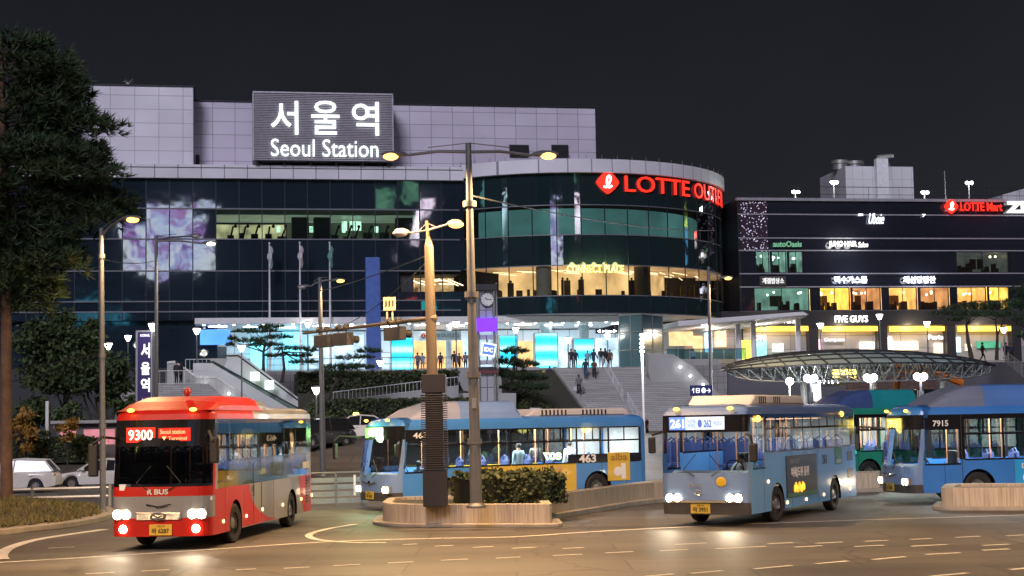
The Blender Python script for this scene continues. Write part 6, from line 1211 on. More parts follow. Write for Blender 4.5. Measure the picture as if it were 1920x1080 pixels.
b = MB(); P = [er(1805, 718), er(1765, 702), er(1730, 694), er(1684, 697)]; b.tube([Vector((p.x, -1.0, p.z)) for p in P], [.24, .3, .28, .2], 8); b.build('boom', m_or, EX, smooth=True); b = MB(); P = [er(1683, 683), er(1684, 697), er(1681, 726), er(1681, 740)]; b.tube([Vector((p.x, -1.0, p.z)) for p in P], [.18, .28, .22, .15], 8); b.build('stick', m_or, EX, smooth=True)
p = er(1681, 744); b = MB(); b.prism([(p.x - .5, p.z + .1), (p.x + .3, p.z + .1), (p.x + .25, p.z - .5), (p.x - .3, p.z - .7)], -1.4, -.6, 'y'); b.build('bucket', m_dark, EX); p = er(1698, 678); b = MB(); b.box(p.x - .2, p.x + .2, -1.1, -.9, p.z - .15, p.z + .15); b.tube([er(1690, 688) + Vector((0, .2, 0)), (p.x, -1, p.z)], .04, 5); b.build('work_lamp', mat('lamp_amber', (.5, .3, .02), .4), EX)
# kiosk, rails, fences at the left
q0, q1 = at(106, 842, 98), at(225, 787, 98); t = thing('kiosk', 'low kiosk with pale roof and pink posters behind the hedge', 'kiosk', ((q0.x + q1.x) / 2, 98, gz(-25, 98))); w = (q1.x - q0.x) / 2; h = q1.z - gz(-25, 98)
b = MB(); b.box(-w, w, 0, 2.5, 0, h - .2); b.build('wall', mat('kiosk_grey', (.1, .1, .1), .7), t); b = MB(); b.box(-w - .25, w + .25, -.5, 2.8, h - .2, h); b.build('roof', m_conc, t, bevel=.04)
for x0_, x1_ in ((-w + .2, -w + 1.2), (w - 2.2, w - .3)): b = MB(); b.box(x0_, x1_, -.06, -.01, h - 1.9, h - .55); o = b.build('poster', emi('poster_pink', (.8, .3, .33), .3, .4, 1.5), t); text('내나라', mat('poster_red', (.5, .05, .05), .6), (x1_ - x0_) * .7, .4, o, ((x0_ + x1_) / 2, -.065, h - 1.2), ext=.005)
def guard(label, pts, name='guard_rail'):
    o = thing(name, label, 'guard rail', pts[0]); P = [p - pts[0] for p in pts]; b = MB()
    for z in (.72, .4): b.tube([p + Vector((0, 0, z)) for p in P], .075, 8)
    b.build('rail', m_steel, o, smooth=True)
    for a, c in zip(P[:-1], P[1:]):
        n = max(1, int((c - a).length / 2.6))
        for i in range(n + 1): b = MB(); p = a + (c - a) * i / n; b.tube([p, p + Vector((0, 0, .84))], .085, 8); b.build('post', m_steel, o, smooth=True)
    return o
guard('two bar steel guard rail behind the grass island', [gp(-60, 958), gp(60, 954), gp(205, 950)])
F0, F1 = gp(578, 950), gp(690, 946); o = thing('fence', 'grey steel fence between the red bus and the green display bus', 'fence', F0); P1 = F1 - F0; b = MB()
for z in (.2, .45, .7, .95): b.box(0, P1.length, -.02, .02, z - .11, z + .07)
b.build('rail', mat('fence_grey', (.22, .23, .23), .5, .2), o, (0, 0, 0), math.atan2(P1.y, P1.x))
b = MB(); b.tube([(0, 0, 1.2), (P1.x, P1.y, 1.2)], .035, 6); b.build('top_rail', m_steel, o)
for i in range(3): b = MB(); p = P1 * (.02 + i * .44); b.tube([p, p + Vector((0, 0, 1.22))], .05, 6); b.build('post', m_pole, o)
b = MB(); q = P1 * .78; b.box(q.x - .04, q.x + .04, q.y - .06, q.y - .03, .35, 1.1); b.build('reflector', m_white, o)
q = gp(88, 830, 1.0); q = at(88, 830, 90); b = MB(); b.tube([(0, 0, 0), (0, 0, at(88, 752, 90).z - gz(-25, 90))], .1, 8); tag(b.build('bollard_post', m_white, None, (q.x, 90, gz(q.x, 90))), 'plain white post behind the small orange trees', 'post')
# wires
def wire(label, a, c, sag, r=.02):
    b = MB(); b.tube([a + (c - a) * (i / 24) - Vector((0, 0, sag * 4 * (i / 24) * (1 - i / 24))) for i in range(25)], r, 5); tag(b.build('overhead_wire', m_dark if r < .021 else m_pole, None), label, 'wire', 'overhead wires')
wire('pale overhead wire sloping from the tall double lamp past the rounded corner', at(880, 366, Yb), at(1340, 432, 91.5), .3, .022)
wire('overhead wire from the pine side lamp to the slim lamp post', at(192, 486, bl.y), at(293, 488, 78), .15, .018)
wire('upper wire running from the signal mast toward the flagpoles', at(803, 478, Y2), at(600, 545, 85), .1, .02); wire('lower wire running from the signal mast toward the flagpoles', at(803, 488, Y2), at(600, 620, 85), .5, .016)
wire('upper wire crossing the leafy trees at left', at(0, 692, 60), at(191, 661, bl.y), .1, .02); wire('lower wire crossing the leafy trees at left', at(0, 718, 60), at(191, 664, bl.y), .15, .018)
# ------------------------------------------------------------------ cars
g_car = mat('car_glass', (.015, .017, .02), .06, 0, .1, 1, 0, 20, .4)
def car(name, label, loc, th, col, L=4.4, H=1.48, suv=False, on=True, taxi=False):
    """front along +x, origin under the middle"""
    t = thing(name, label, 'car', loc, th, 'cars beyond the buses'); W_ = .88; m = paint('car_paint_%s' % name, col, .25); fr, rr = L * .31, -L * .29
    if suv: low = [(-L / 2, .45), (-L / 2 + .02, .85), (-L / 2 + .2, 1.0), (L * .2, .98), (L * .42, .86), (L / 2, .7), (L / 2, .4)]; gh = [(-L / 2 + .12, 1.0), (-L / 2 + .55, H - .06), (-L * .1, H), (L * .06, H - .06), (L * .23, .97)]
    else: low = [(-L / 2, .42), (-L / 2 + .02, .82), (-L / 2 + .25, .92), (L * .2, .9), (L * .42, .78), (L / 2, .62), (L / 2, .36)]; gh = [(-L * .42, .9), (-L * .24, H - .08), (-L * .06, H), (L * .08, H - .07), (L * .25, .9)]
    # body sides with wheel openings
    b = MB(); top = low
    def sect(x):
        for (xa, za), (xb, zb) in zip(top[1:-2], top[2:-1]):
            if xa <= x <= xb: return za + (zb - za) * (x - xa) / (xb - xa)
        return top[1][1] if x < 0 else top[-2][1]
    X = [-L / 2 + L * i / 44 for i in range(45)]; V = []; NS = 7
    for x in X:
        e = abs(x) / (L / 2); pw_ = W_ * (1 - .12 * e ** 6); zt = sect(x) - .03 * e ** 8; zb = .24 + .1 * e ** 8
        for a in (fr, rr):
            if abs(x - a) < .37: zb = max(zb, .33 + math.sqrt(max(0, .37 ** 2 - (x - a) ** 2)))
        zb = min(zb, zt - .12)
        V += [(x, pw_ - .02, zb), (x, pw_, (zb + zt) / 2), (x, pw_ - .03, zt - .08), (x, pw_ - .12, zt), (x, -pw_ + .12, zt), (x, -pw_ + .03, zt - .08), (x, -pw_, (zb + zt) / 2), (x, -pw_ + .02, zb)]
    n = 8; b.add(V, [(i * n + j, i * n + j + 1, (i + 1) * n + j + 1, (i + 1) * n + j) for i in range(44) for j in range(n - 1)] + [tuple(range(n)), tuple(44 * n + j for j in range(n - 1, -1, -1))]); b.build('body', m, t, smooth=True)
    b = MB(); b.box(-L / 2 + .15, L / 2 - .15, -.7, .7, .2, .42); b.build('underbody', m_black, t)
    b = MB(); wl = lambda z: W_ - .08 - (z - .9) * .38; V = [(x, s * wl(z), z) for x, z in gh for s in (1, -1)]; k = len(gh)
    b.add(V, [(2 * i, 2 * i + 1, 2 * i + 3, 2 * i + 2) for i in range(k - 1)] + [tuple(2 * i for i in range(k)), tuple(2 * i + 1 for i in range(k - 1, -1, -1))]); b.build('greenhouse', g_car, t)
    b = MB(); rf = [p for p in gh if p[1] > H - .1]; V = [(x, s * (wl(z) + .012), z + .012) for x, z in rf for s in (1, -1)]; q = len(rf); b.add(V, [(2 * i, 2 * i + 1, 2 * i + 3, 2 * i + 2) for i in range(q - 1)])
    for s in (1, -1):
        pth = [(x, s * (wl(z) + .01), z) for x, z in gh]; b.tube(pth, .045, 5)
        xm = -.05 * L; b.tube([(xm, s * (wl(.92) + .01), .92), (xm - .05, s * (wl(H - .05) + .01), H - .05)], .035, 5)
    b.build('roof', m, t)
    for x in (fr, rr):
        for s in (1, -1): o = wheel(t, x, s * (W_ - .12), .33, .2)
    for s in (1, -1):
        b = MB(); b.ball((L / 2 - .1, s * .62, .66), .14, 8, (.6, 1.3, .6)); b.build('headlight', e_warm if on else m_steel, t, smooth=True); b = MB(); b.ball((-L / 2 + .06, s * .64, .8), .12, 8, (.5, 1.2, .7)); b.build('tail_light', mat('tail_red', (.4, .02, .02), .3), t, smooth=True)
        b = MB(); b.box(L * .17, L * .21, s * (W_) - .0 if s < 0 else s * W_, s * (W_ + .16), .92, 1.04) if s > 0 else b.box(L * .17, L * .21, -W_ - .16, -W_, .92, 1.04); b.build('wing_mirror', m, t, bevel=.02)
        b = MB(); b.box(-.15, 0, s * W_ - .01, s * W_ + .02, .74, .78); b.box(-1.15, -1.0, s * W_ - .01, s * W_ + .02, .76, .8); b.build('door_handle', m_steel, t)
    b = MB(); b.box(L / 2 - .06, L / 2 + .005, -.42, .42, .42, .54); b.build('grille', m_dark, t)
    if taxi: b = MB(); b.prism([(-.2, H), (.2, H), (.15, H + .16), (-.15, H + .16)], -.3, .3, 'y'); b.build('roof_sign', emi('taxi_amber', (1, .6, .1), 3), t, bevel=.03)
    return t
def putcar(px, py, Y, **k): q = at(px, py, Y); return Vector((q.x, Y, gz(q.x, Y)))
car('white_suv', 'white hatchback suv behind the guard rail, cut by the left edge', putcar(22, 925, 76.5), R(184), (.62, .6, .55), 4.4, 1.58, True, False)
car('white_sedan', 'white sedan half hidden by the red bus mirror', putcar(192, 915, 80), R(188), (.62, .6, .56), 4.5, 1.45)
car('white_taxi', 'white taxi with amber roof lamp behind the green display bus', putcar(668, 826, 98), R(186), (.66, .66, .64), 4.6, 1.5, False, False, True)
car('black_suv', 'black suv beside the lamp post at the foot of the escalator', putcar(600, 835, 93), R(232), (.02, .02, .022), 4.5, 1.68, True, False)
def scooter(label, loc, th):
    t = thing('motorcycle', label, 'motorcycle', loc, th, 'parked motorcycles at the foot of the steps'); b = MB()
    for x in (.65, -.65): 
        n = 16; b.tube([(x + .26 * math.cos(i * 2 * math.pi / n), 0, .3 + .26 * math.sin(i * 2 * math.pi / n)) for i in range(n + 1)], .06, 6)
    b.build('wheel', m_tyre, t); b = MB(); b.tube([(.65, 0, .3), (.4, 0, .95)], .04, 6); b.tube([(-.65, 0, .3), (-.1, 0, .5), (.4, 0, .8)], [.08, .16, .06], 8); b.ball((.15, 0, .72), .22, 8, (1.3, .7, .7)); b.build('frame', mat('scooter_red', (.2, .03, .03), .35), t, smooth=True)
    b = MB(); b.ball((-.35, 0, .76), .26, 8, (1.4, .6, .35)); b.build('seat', m_black, t, smooth=True); b = MB(); b.tube([(.36, -.32, 1.0), (.4, 0, .96), (.36, .32, 1.0)], .02, 6); b.build('handlebar', m_steel, t)
for px, Y, lab in ((1178, 112, 'dark red motorcycle parked nearest the last step handrail'), (1192, 112.6, 'dark red motorcycle beside the led post'), (1212, 112, 'dark red motorcycle nearest the pale blue bus roof')): q = at(px, 760, Y); scooter(lab, (q.x, Y, 2.0), R(70 + px % 30))
# ------------------------------------------------------------------ people
m_skin = mat('skin', (.42, .26, .18), .6, 0, .1, 5); m_hair = mat('dark_hair', (.015, .012, .011), .6)
def figure(label, loc, rz, top, legs, pose='stand', H=1.7, bag=None, hair=None, grp=None, toph=None):
    """a person facing -y at rz 0; one continuous skinned body"""
    s = H / 1.7; j = {'pel': (0, 0, .92), 'spi': (0, 0, 1.12), 'che': (0, 0, 1.32), 'nek': (0, 0, 1.46), 'hed': (0, -.02, 1.6)}
    def arm(sd, up, fo): j['sh' + sd[0]] = (sd[1] * .19, 0, 1.39); j['el' + sd[0]] = up; j['wr' + sd[0]] = fo; v = (Vector(fo) - Vector(up)).normalized(); j['ha' + sd[0]] = tuple(Vector(fo) + v * .09)
    def leg(sd, kn, an): j['hi' + sd[0]] = (sd[1] * .1, 0, .88); j['kn' + sd[0]] = kn; j['an' + sd[0]] = an; j['to' + sd[0]] = (an[0], an[1] - .17, an[2] - .04)
    Lf, Rt = ('l', 1), ('r', -1); off = 0
    if pose == 'walk':
        arm(Lf, (.25, .1, 1.12), (.26, .0, .9)); arm(Rt, (-.25, -.1, 1.12), (-.26, -.24, .94)); leg(Lf, (.1, -.2, .5), (.1, -.24, .08)); leg(Rt, (-.1, .06, .48), (-.1, .32, .14))
    elif pose == 'sit':
        for k in ('pel', 'spi', 'che', 'nek', 'hed'): j[k] = (j[k][0], j[k][1] - (.06 if k in ('che', 'nek') else .1 if k == 'hed' else 0), j[k][2] - .5)
        arm(Lf, (.25, -.12, .66), (.16, -.36, .56)); arm(Rt, (-.25, -.12, .66), (-.16, -.36, .56)); leg(Lf, (.12, -.42, .48), (.13, -.45, .08)); leg(Rt, (-.12, -.42, .48), (-.13, -.45, .08))
        for k in ('shl', 'shr', 'hil', 'hir'): j[k] = (j[k][0], j[k][1], j[k][2] - .5)
    elif pose == 'drive':
        for k in ('pel', 'spi', 'che', 'nek', 'hed'): j[k] = (j[k][0], j[k][1], j[k][2] - .5)
        arm(Lf, (.26, -.2, .7), (.2, -.5, .82)); arm(Rt, (-.26, -.2, .7), (-.2, -.5, .82)); leg(Lf, (.14, -.42, .46), (.14, -.6, .1)); leg(Rt, (-.14, -.42, .46), (-.14, -.6, .1))
        for k in ('shl', 'shr', 'hil', 'hir'): j[k] = (j[k][0], j[k][1], j[k][2] - .5)
    elif pose == 'phone':
        arm(Lf, (.24, .02, 1.1), (.14, -.26, 1.2)); arm(Rt, (-.25, .04, 1.12), (-.24, -.04, .88)); leg(Lf, (.1, -.02, .48), (.11, 0, .08)); leg(Rt, (-.1, -.04, .48), (-.12, .02, .08))
    else:
        arm(Lf, (.25, .03, 1.12), (.26, -.05, .88)); arm(Rt, (-.25, .03, 1.12), (-.26, -.05, .88)); leg(Lf, (.1, -.02, .48), (.11, .02, .08)); leg(Rt, (-.1, -.02, .48), (-.11, .02, .08))
    names = list(j); ix = {n: i for i, n in enumerate(names)}; E = [('pel', 'spi'), ('spi', 'che'), ('che', 'nek'), ('nek', 'hed')]
    for c in 'lr': E += [('che', 'sh' + c), ('sh' + c, 'el' + c), ('el' + c, 'wr' + c), ('wr' + c, 'ha' + c), ('pel', 'hi' + c), ('hi' + c, 'kn' + c), ('kn' + c, 'an' + c), ('an' + c, 'to' + c)]
    rad = {'pel': (.15, .12), 'spi': (.14, .11), 'che': (.17, .12), 'nek': (.06, .06), 'hed': (.085, .1)}; r2 = {'sh': .075, 'el': .05, 'wr': .035, 'ha': .035, 'hi': .1, 'kn': .065, 'an': .045, 'to': .04}
    me = bpy.data.meshes.new('skel'); me.from_pydata([j[n] for n in names], [(ix[a], ix[c]) for a, c in E], []); o = bpy.data.objects.new('skel', me); COL.objects.link(o)
    o.modifiers.new('s', 'SKIN'); 
    if not me.skin_vertices: 
        bm = bmesh.new(); bm.from_mesh(me); bm.verts.layers.skin.verify(); bm.to_mesh(me); bm.free()
    for n in names: me.skin_vertices[0].data[ix[n]].radius = rad.get(n) or (r2[n[:2]],) * 2; me.skin_vertices[0].data[ix[n]].use_root = (n == 'pel')
    o.modifiers.new('u', 'SUBSURF').levels = 1
    dg = bpy.context.evaluated_depsgraph_get(); bod = bpy.data.meshes.new_from_object(o.evaluated_get(dg)); bpy.data.objects.remove(o); bpy.data.meshes.remove(me)
    P = {n: Vector(j[n]) for n in names}
    bone = {('pel', 'spi'): 1, ('spi', 'che'): 1, ('che', 'nek'): 1, ('nek', 'hed'): 0}
    for c in 'lr': bone.update({('che', 'sh' + c): 1, ('sh' + c, 'el' + c): 1, ('el' + c, 'wr' + c): 1, ('wr' + c, 'ha' + c): 0, ('pel', 'hi' + c): 2, ('hi' + c, 'kn' + c): 2, ('kn' + c, 'an' + c): 2, ('an' + c, 'to' + c): 3})
    mb = MB(); mb.v = [v.co.copy() for v in bod.vertices]
    for p in bod.polygons:
        c = p.center; best = (9, 1)
        for (a, d), k in bone.items(): A, D = P[a], P[d]; q = max(0, min(1, (c - A).dot(D - A) / (D - A).length_squared)); best = min(best, ((c - A - (D - A) * q).length, k))
        mb.f.append(list(p.vertices)); mb.m.append(best[1])
    bpy.data.meshes.remove(bod); hd = P['hed']; mb.k = 0
    mb.ball((hd.x, hd.y - .085, hd.z - .01), .022, 6, (.8, 1, 1.4)); mb.ball((hd.x - .085, hd.y, hd.z), .025, 6, (.5, .8, 1.3)); mb.ball((hd.x + .085, hd.y, hd.z), .025, 6, (.5, .8, 1.3)); mb.k = 4
    for x in (-.03, .03): mb.ball((hd.x + x, hd.y - .082, hd.z + .02), .011, 5)
    mb.ball((hd.x, hd.y - .078, hd.z - .055), .018, 5, (1.3, .4, .35)); mb.k = 0
    for c in 'lr':
        w, h = P['wr' + c], P['ha' + c]; v = (h - w).normalized(); sd = v.cross(Vector((1, 0, 0))).normalized() if abs(v.x) < .8 else Vector((0, 0, 1))
        for q, ln in ((-.03, .065), (-.01, .08), (.01, .075), (.03, .055)): a = h + sd * q; mb.tube([a, a + v * ln * .6, a + v * ln + Vector((0, 0, -.01))], [.009, .008, .006], 5)
        a = (w + h) / 2 + sd * -.03; mb.tube([a, a + v * .03 - sd * .035, a + v * .06 - sd * .04], [.01, .009, .007], 5)
    o = mb.build('person', [m_skin, top, legs, m_black, m_hair], None, loc, rz, smooth='all'); o.scale = (s, s, s); tag(o, label, 'person', grp)
    b = MB(); b.ball((hd.x, hd.y + .018, hd.z + .035), .105, 10, (.92, 1, 1.02)); 
    if hair == 'long': b.ball((hd.x, hd.y + .06, hd.z - .1), .09, 8, (1, .7, 1.9))
    b.v = [v for v in b.v]; hb = b.build('hair', m_hair, o, smooth='all')
    b = MB(); ch_ = P['che']; sp = P['spi']; b.lathe([(.155, sp.z - .17), (.16, sp.z), (.185, ch_.z), (.15, ch_.z + .09), (.07, ch_.z + .14)], (0, 0, 0), 14)
    b.v = [Vector((v.x * 1.08, v.y * .78 + (ch_.y * .7), v.z)) for v in b.v]; b.build('jacket', top, o, smooth='all')
    if bag == 'back': b = MB(); b.ball((0, .2, 1.22), .2, 8, (.8, .55, 1.1)); b.build('rucksack', m_black, o, smooth='all')
    return o
def carrybag(label, o_loc, m, w=.3):
    b = MB(); b.prism([(-w / 2, 0), (w / 2, 0), (w / 2 * .85, w * 1.2), (-w / 2 * .85, w * 1.2)], -.07, .07, 'y'); b.tube([(-.06, 0, w * 1.2), (-.05, 0, w * 1.2 + .14), (.05, 0, w * 1.2 + .14), (.06, 0, w * 1.2)], .012, 5); o = b.build('bag', m, None, o_loc); return tag(o, label, 'bag')
dk = mat('black_coat', (.03, .03, .034), .8); nv = mat('navy_coat', (.03, .04, .08), .8); gy = mat('grey_coat', (.16, .16, .16), .8); br = mat('brown_coat', (.12, .07, .05), .8); bl_ = mat('pale_blue_coat', (.25, .38, .5), .8); jn = mat('jeans', (.05, .08, .16), .8); bk_ = mat('black_trousers', (.014, .014, .016), .85); wt = mat('white_shirt', (.6, .6, .6), .8); lt = mat('light_trousers', (.35, .38, .4), .8)
def onsteps(px, d): P = fw(fl(px, 700, d)[0], d, stepz(d)); return P
def onside(px, d): u = fl(px, 720, d)[0]; return fw(u, d, sidez(u))
figure('person in black on the side stair nearest its parapet', onside(331, -26.2), R(150), dk, bk_, 'stand', 1.78)
figure('person in dark coat looking at a bright phone on the side stair', onside(339, -25.6), R(60), dk, bk_, 'phone', 1.7, hair='long')
q = at(497, 790, 113); figure('person in black standing alone below the escalator', (q.x, 113, 2.0), R(10), dk, bk_, 'stand', 1.8)
p = onsteps(1085, -18.2); figure('grey haired coated person carrying bags down the steps', p, R(-5), gy, bk_, 'walk', 1.72)
carrybag('white shopping bag carried on the steps', p + Vector((-.34, -.1, .38)), wt); carrybag('pale paper bag carried on the steps', p + Vector((.3, -.1, .4)), gy, .24)
figure('person in navy coat climbing beside the upper handrail', onsteps(1098, -14.2), R(170), nv, jn, 'walk', 1.78); figure('person in brown coat climbing beside the upper handrail', onsteps(1114, -14.0), R(175), br, bk_, 'walk', 1.72)
p = onsteps(1030, -13.0); figure('dark clothed person sitting on the top left step', p + Vector((0, 0, -.42 + .0)), R(20), nv, bk_, 'sit', 1.65); carrybag('small yellow bag beside the person sitting on the top step', p + Vector((-.5, -.25, 0)), mat('yellow_bag', (.55, .45, .12), .6))
q = at(1147, 760, 113); figure('person in black sitting low by the parked motorcycles', (q.x, 113, 2.0), R(-20), dk, bk_, 'sit', 1.7)
for px, d, c, l, r_, H, po, lab in ((1071, -9.5, dk, bk_, 160, 1.75, 'stand', 'person in black at the left of the crowd at the stair top'), (1079, -9.0, nv, jn, 170, 1.7, 'walk', 'person in navy and jeans at the left of the stair top crowd'), (1102, -9.2, bl_, lt, 0, 1.6, 'stand', 'person in pale blue standing against the right cyan pillar'), (1113, -8.8, nv, jn, 150, 1.74, 'walk', 'person in navy walking past the right cyan pillar'), (1127, -9.6, dk, lt, 180, 1.78, 'stand', 'person in black jacket and light trousers near the lift kiosk'), (1135, -9.0, dk, bk_, 30, 1.8, 'walk', 'tall person all in black near the lift kiosk'), (1144, -8.6, br, bk_, -20, 1.7, 'stand', 'person in brown closest to the lift kiosk'), (783, -6, gy, jn, 170, 1.7, 'walk', 'person in grey before the amber entrance, leftmost'), (792, -5, bl_, lt, 0, 1.72, 'stand', 'person in pale blue before the amber entrance'), (826, -5, nv, bk_, 200, 1.75, 'stand', 'person in navy in front of the entrance column'), (852, -7, dk, bk_, 180, 1.78, 'stand', 'person in black by the post lamp left of the clock tower'), (861, -5.5, br, bk_, 150, 1.65, 'walk', 'person in brown next to the clock tower'), (873, -6, gy, bk_, 0, 1.7, 'stand', 'person in grey partly behind the tall lamp pole'), (1887, -13.0, dk, bk_, 20, 1.76, 'stand', 'person in black standing at the far right plaza edge'), (1897, -12.8, nv, bk_, 160, 1.7, 'walk', 'person in navy at the far right plaza edge'), (1843, -13.6, dk, bk_, 90, 1.78, 'walk', 'person in black striding along the plaza edge under the pines'), (1300, -9, wt, jn, 0, 1.7, 'stand', 'person in white behind the glass balustrade')):
    figure(lab, fw(fl(px, 680, d)[0], d, ZP), R(r_), c, l, po, H, grp='people on the plaza')
q = at(645, 790, 101); figure('dark rider sitting behind the white taxi', (q.x, 101, 2.3), R(90), dk, bk_, 'sit', 1.7)
def inbus(loc, th, x, y, z): return Vector(loc) + Vector((math.cos(th) * x - math.sin(th) * y, math.sin(th) * x + math.cos(th) * y, z))
figure('bus driver in dark jacket at the wheel of the red bus', inbus((-8.6, 38.8, 0), -1.668, -1.62, .55, .78), -1.668 + math.pi / 2, nv, bk_, 'drive', 1.72)
figure('bus driver in pale shirt at the wheel of the pale blue bus', inbus((5.09, 43.7, 0), -2.05, -1.62, .55, .72), -2.05 + math.pi / 2, wt, bk_, 'drive', 1.72)
figure('bus driver at the wheel of the green display bus', inbus((-4.99, 55, 0), -2.57, -1.62, .55, .42), -2.57 + math.pi / 2, nv, bk_, 'drive', 1.7)
figure('bus passenger standing in white near the rear of the green display bus', inbus((-4.99, 55, 0), -2.57, -8.4, -.1, .46), -2.57, wt, bk_, 'stand', 1.7); figure('bus passenger in blue seated mid bus behind the hedge', inbus((-4.99, 55, 0), -2.57, -5.9, .3, .46), -2.57, bl_, bk_, 'stand', 1.68)
# ------------------------------------------------------------------ trees and hedges
def leafmat(name, col, col2):
    m, n, l, b = _nodes(name); tc = n.new('ShaderNodeTexCoord'); nz = n.new('ShaderNodeTexNoise'); nz.inputs['Scale'].default_value = 1.4; nz.inputs['Detail'].default_value = 4; l.new(tc.outputs['Object'], nz.inputs['Vector']); rp = n.new('ShaderNodeValToRGB'); rp.color_ramp.elements[0].position = .35; rp.color_ramp.elements[1].position = .65; rp.color_ramp.elements[0].color = (*col, 1); rp.color_ramp.elements[1].color = (*col2, 1); l.new(nz.outputs[0], rp.inputs[0]); l.new(rp.outputs[0], b.inputs['Base Color']); b.inputs['Roughness'].default_value = .7; MATS[name] = m; return m
m_pine = leafmat('pine_needles', (.022, .042, .018), (.055, .095, .034)); m_leaf = leafmat('leaf_green', (.03, .05, .015), (.07, .1, .025)); m_hedge = leafmat('hedge_green', (.03, .045, .018), (.08, .095, .03)); m_autumn = leafmat('autumn_leaf', (.2, .1, .02), (.34, .18, .03)); m_bark = mat('pine_bark', (.14, .075, .04), .9, 0, .45, 3, .8, 9); m_bark2 = mat('dark_bark', (.05, .04, .03), .9, 0, .4, 4, .5, 9)
def leaf(b, p, sz, rr=1.0):
    u = Vector((rnd.gauss(0, 1), rnd.gauss(0, 1), rnd.gauss(0, 1))).normalized(); v = u.cross(Vector((rnd.gauss(0, 1), rnd.gauss(0, 1), rnd.gauss(0, 1)))).normalized(); s = sz * rnd.uniform(.6, 1.3)
    b.add([p - u * s, p + v * s * .45 * rr, p + u * s, p - v * s * .45 * rr], [(0, 1, 2, 3)])
def tuft(b, p, d, ln, k=9):
    for i in range(k):
        v = (d + Vector((rnd.gauss(0, .55), rnd.gauss(0, .55), rnd.gauss(.1, .45)))).normalized() * ln * rnd.uniform(.6, 1.15); w = v.cross(Vector((rnd.gauss(0, 1), rnd.gauss(0, 1), rnd.gauss(0, 1)))).normalized() * ln * .075; b.add([p - w, p + w, p + v], [(0, 1, 2)])
# big pine
pb = gp(9, 948, .3); PT = thing('pine_tree', 'huge dark pine at the left edge towering over the grass island', 'tree', (pb.x, pb.y, .2)); yb = pb.y; b = MB(); po = Vector((pb.x, yb, .2))
tr = [Vector((0, 0, -.1)), Vector((.06, 0, .5)), at(11, 760, yb) - po, at(12, 580, yb) - po, at(8, 380, yb) - po, at(5, 200, yb) - po, at(2, 70, yb) - po]; b.tube(tr, [.34, .23, .2, .19, .16, .11, .04], 12); b.build('trunk', m_bark, PT, smooth=True)
env = [(58, 10), (80, 40), (100, 80), (130, 135), (150, 160), (200, 165), (235, 195), (265, 240), (300, 215), (330, 222), (360, 255), (385, 268), (410, 245), (440, 185), (470, 150), (500, 172), (525, 150), (560, 110), (590, 75)]
def envr(py):
    for (a, r_), (c, q_) in zip(env[:-1], env[1:]):
        if a <= py <= c: return r_ + (q_ - r_) * (py - a) / (c - a)
    return 60
bb, cc = MB(), MB(); pm_ = yb / 3000
for k in range(150):
    py = 84 + 503 * ((k + rnd.random()) / 150); z0 = at(8, py, yb).z - .2; rad_ = (envr(py) - 8) * pm_; az = rnd.uniform(0, 2 * math.pi) if k % 3 else rnd.gauss(0, .35); ln = rad_ * (rnd.uniform(.84, 1.06) if abs(math.cos(az)) > .5 else rnd.uniform(.6, .9)); o0 = Vector((0, 0, z0 + ln * .12)); tip = Vector((math.cos(az) * ln, math.sin(az) * ln, z0 + rnd.uniform(-.25, .25)))
    mid = (o0 + tip) / 2 + Vector((0, 0, .12 * ln)); bb.tube([o0, mid, tip], [.06, .04, .012], 5)
    nt = int(9 + ln * 12)
    for i in range(nt):
        q = .18 + .82 * ((i + rnd.random()) / nt); c = (o0 * (1 - q) ** 2 + mid * 2 * q * (1 - q) + tip * q * q); sp = .3 + .3 * math.sin(math.pi * q); side = Vector((-math.sin(az), math.cos(az), 0)) * rnd.gauss(0, sp) + Vector((0, 0, rnd.gauss(.05, .12))); p = c + side; d = (Vector((math.cos(az), math.sin(az), .35)) + side.normalized() * .8).normalized()
        tuft(cc, p, d, rnd.uniform(.28, .5), 12)
bb.build('branches', m_bark2, PT); cc.build('crown', m_pine, PT, recalc=False)
def broad_tree(name, label, base, H, crowns, m, leaves=2600, sz=.16, trunk=.16, cat='tree', grp=None, stems=1):
    t = thing(name, label, cat, base, 0, grp); b = MB()
    for k in range(stems): x = (k - (stems - 1) / 2) * .5; b.tube([(x * .5, 0, 0), (x, .1, H * .3), (x * 1.6, 0, H * .6)], [trunk, trunk * .7, trunk * .35], 7)
    for c, r_ in crowns: b.tube([(0, 0, H * .28), (c[0] * .6, c[1] * .6, (H * .3 + c[2]) / 2), c], [trunk * .5, trunk * .3, .02], 5)
    b.build('trunk', m_bark2, t, smooth=True); b = MB(); tot = sum(r_[0] * r_[2] for _, r_ in crowns)
    for c, r_ in crowns:
        nl = int(leaves * r_[0] * r_[2] / tot); nc = max(5, nl // 45); cl = []
        for k in range(nc): v = Vector((rnd.gauss(0, 1), rnd.gauss(0, 1), rnd.gauss(0, 1))).normalized() * rnd.uniform(.45, 1) ; cl.append(Vector((c[0] + v.x * r_[0], c[1] + v.y * r_[1], c[2] + v.z * r_[2])))
        cr = .32 * min(r_)
        for k in range(nl): q = rnd.choice(cl); leaf(b, q + Vector((rnd.gauss(0, cr), rnd.gauss(0, cr), rnd.gauss(0, cr * .7))), sz)
    b.build('crown', m, t, recalc=False); return t
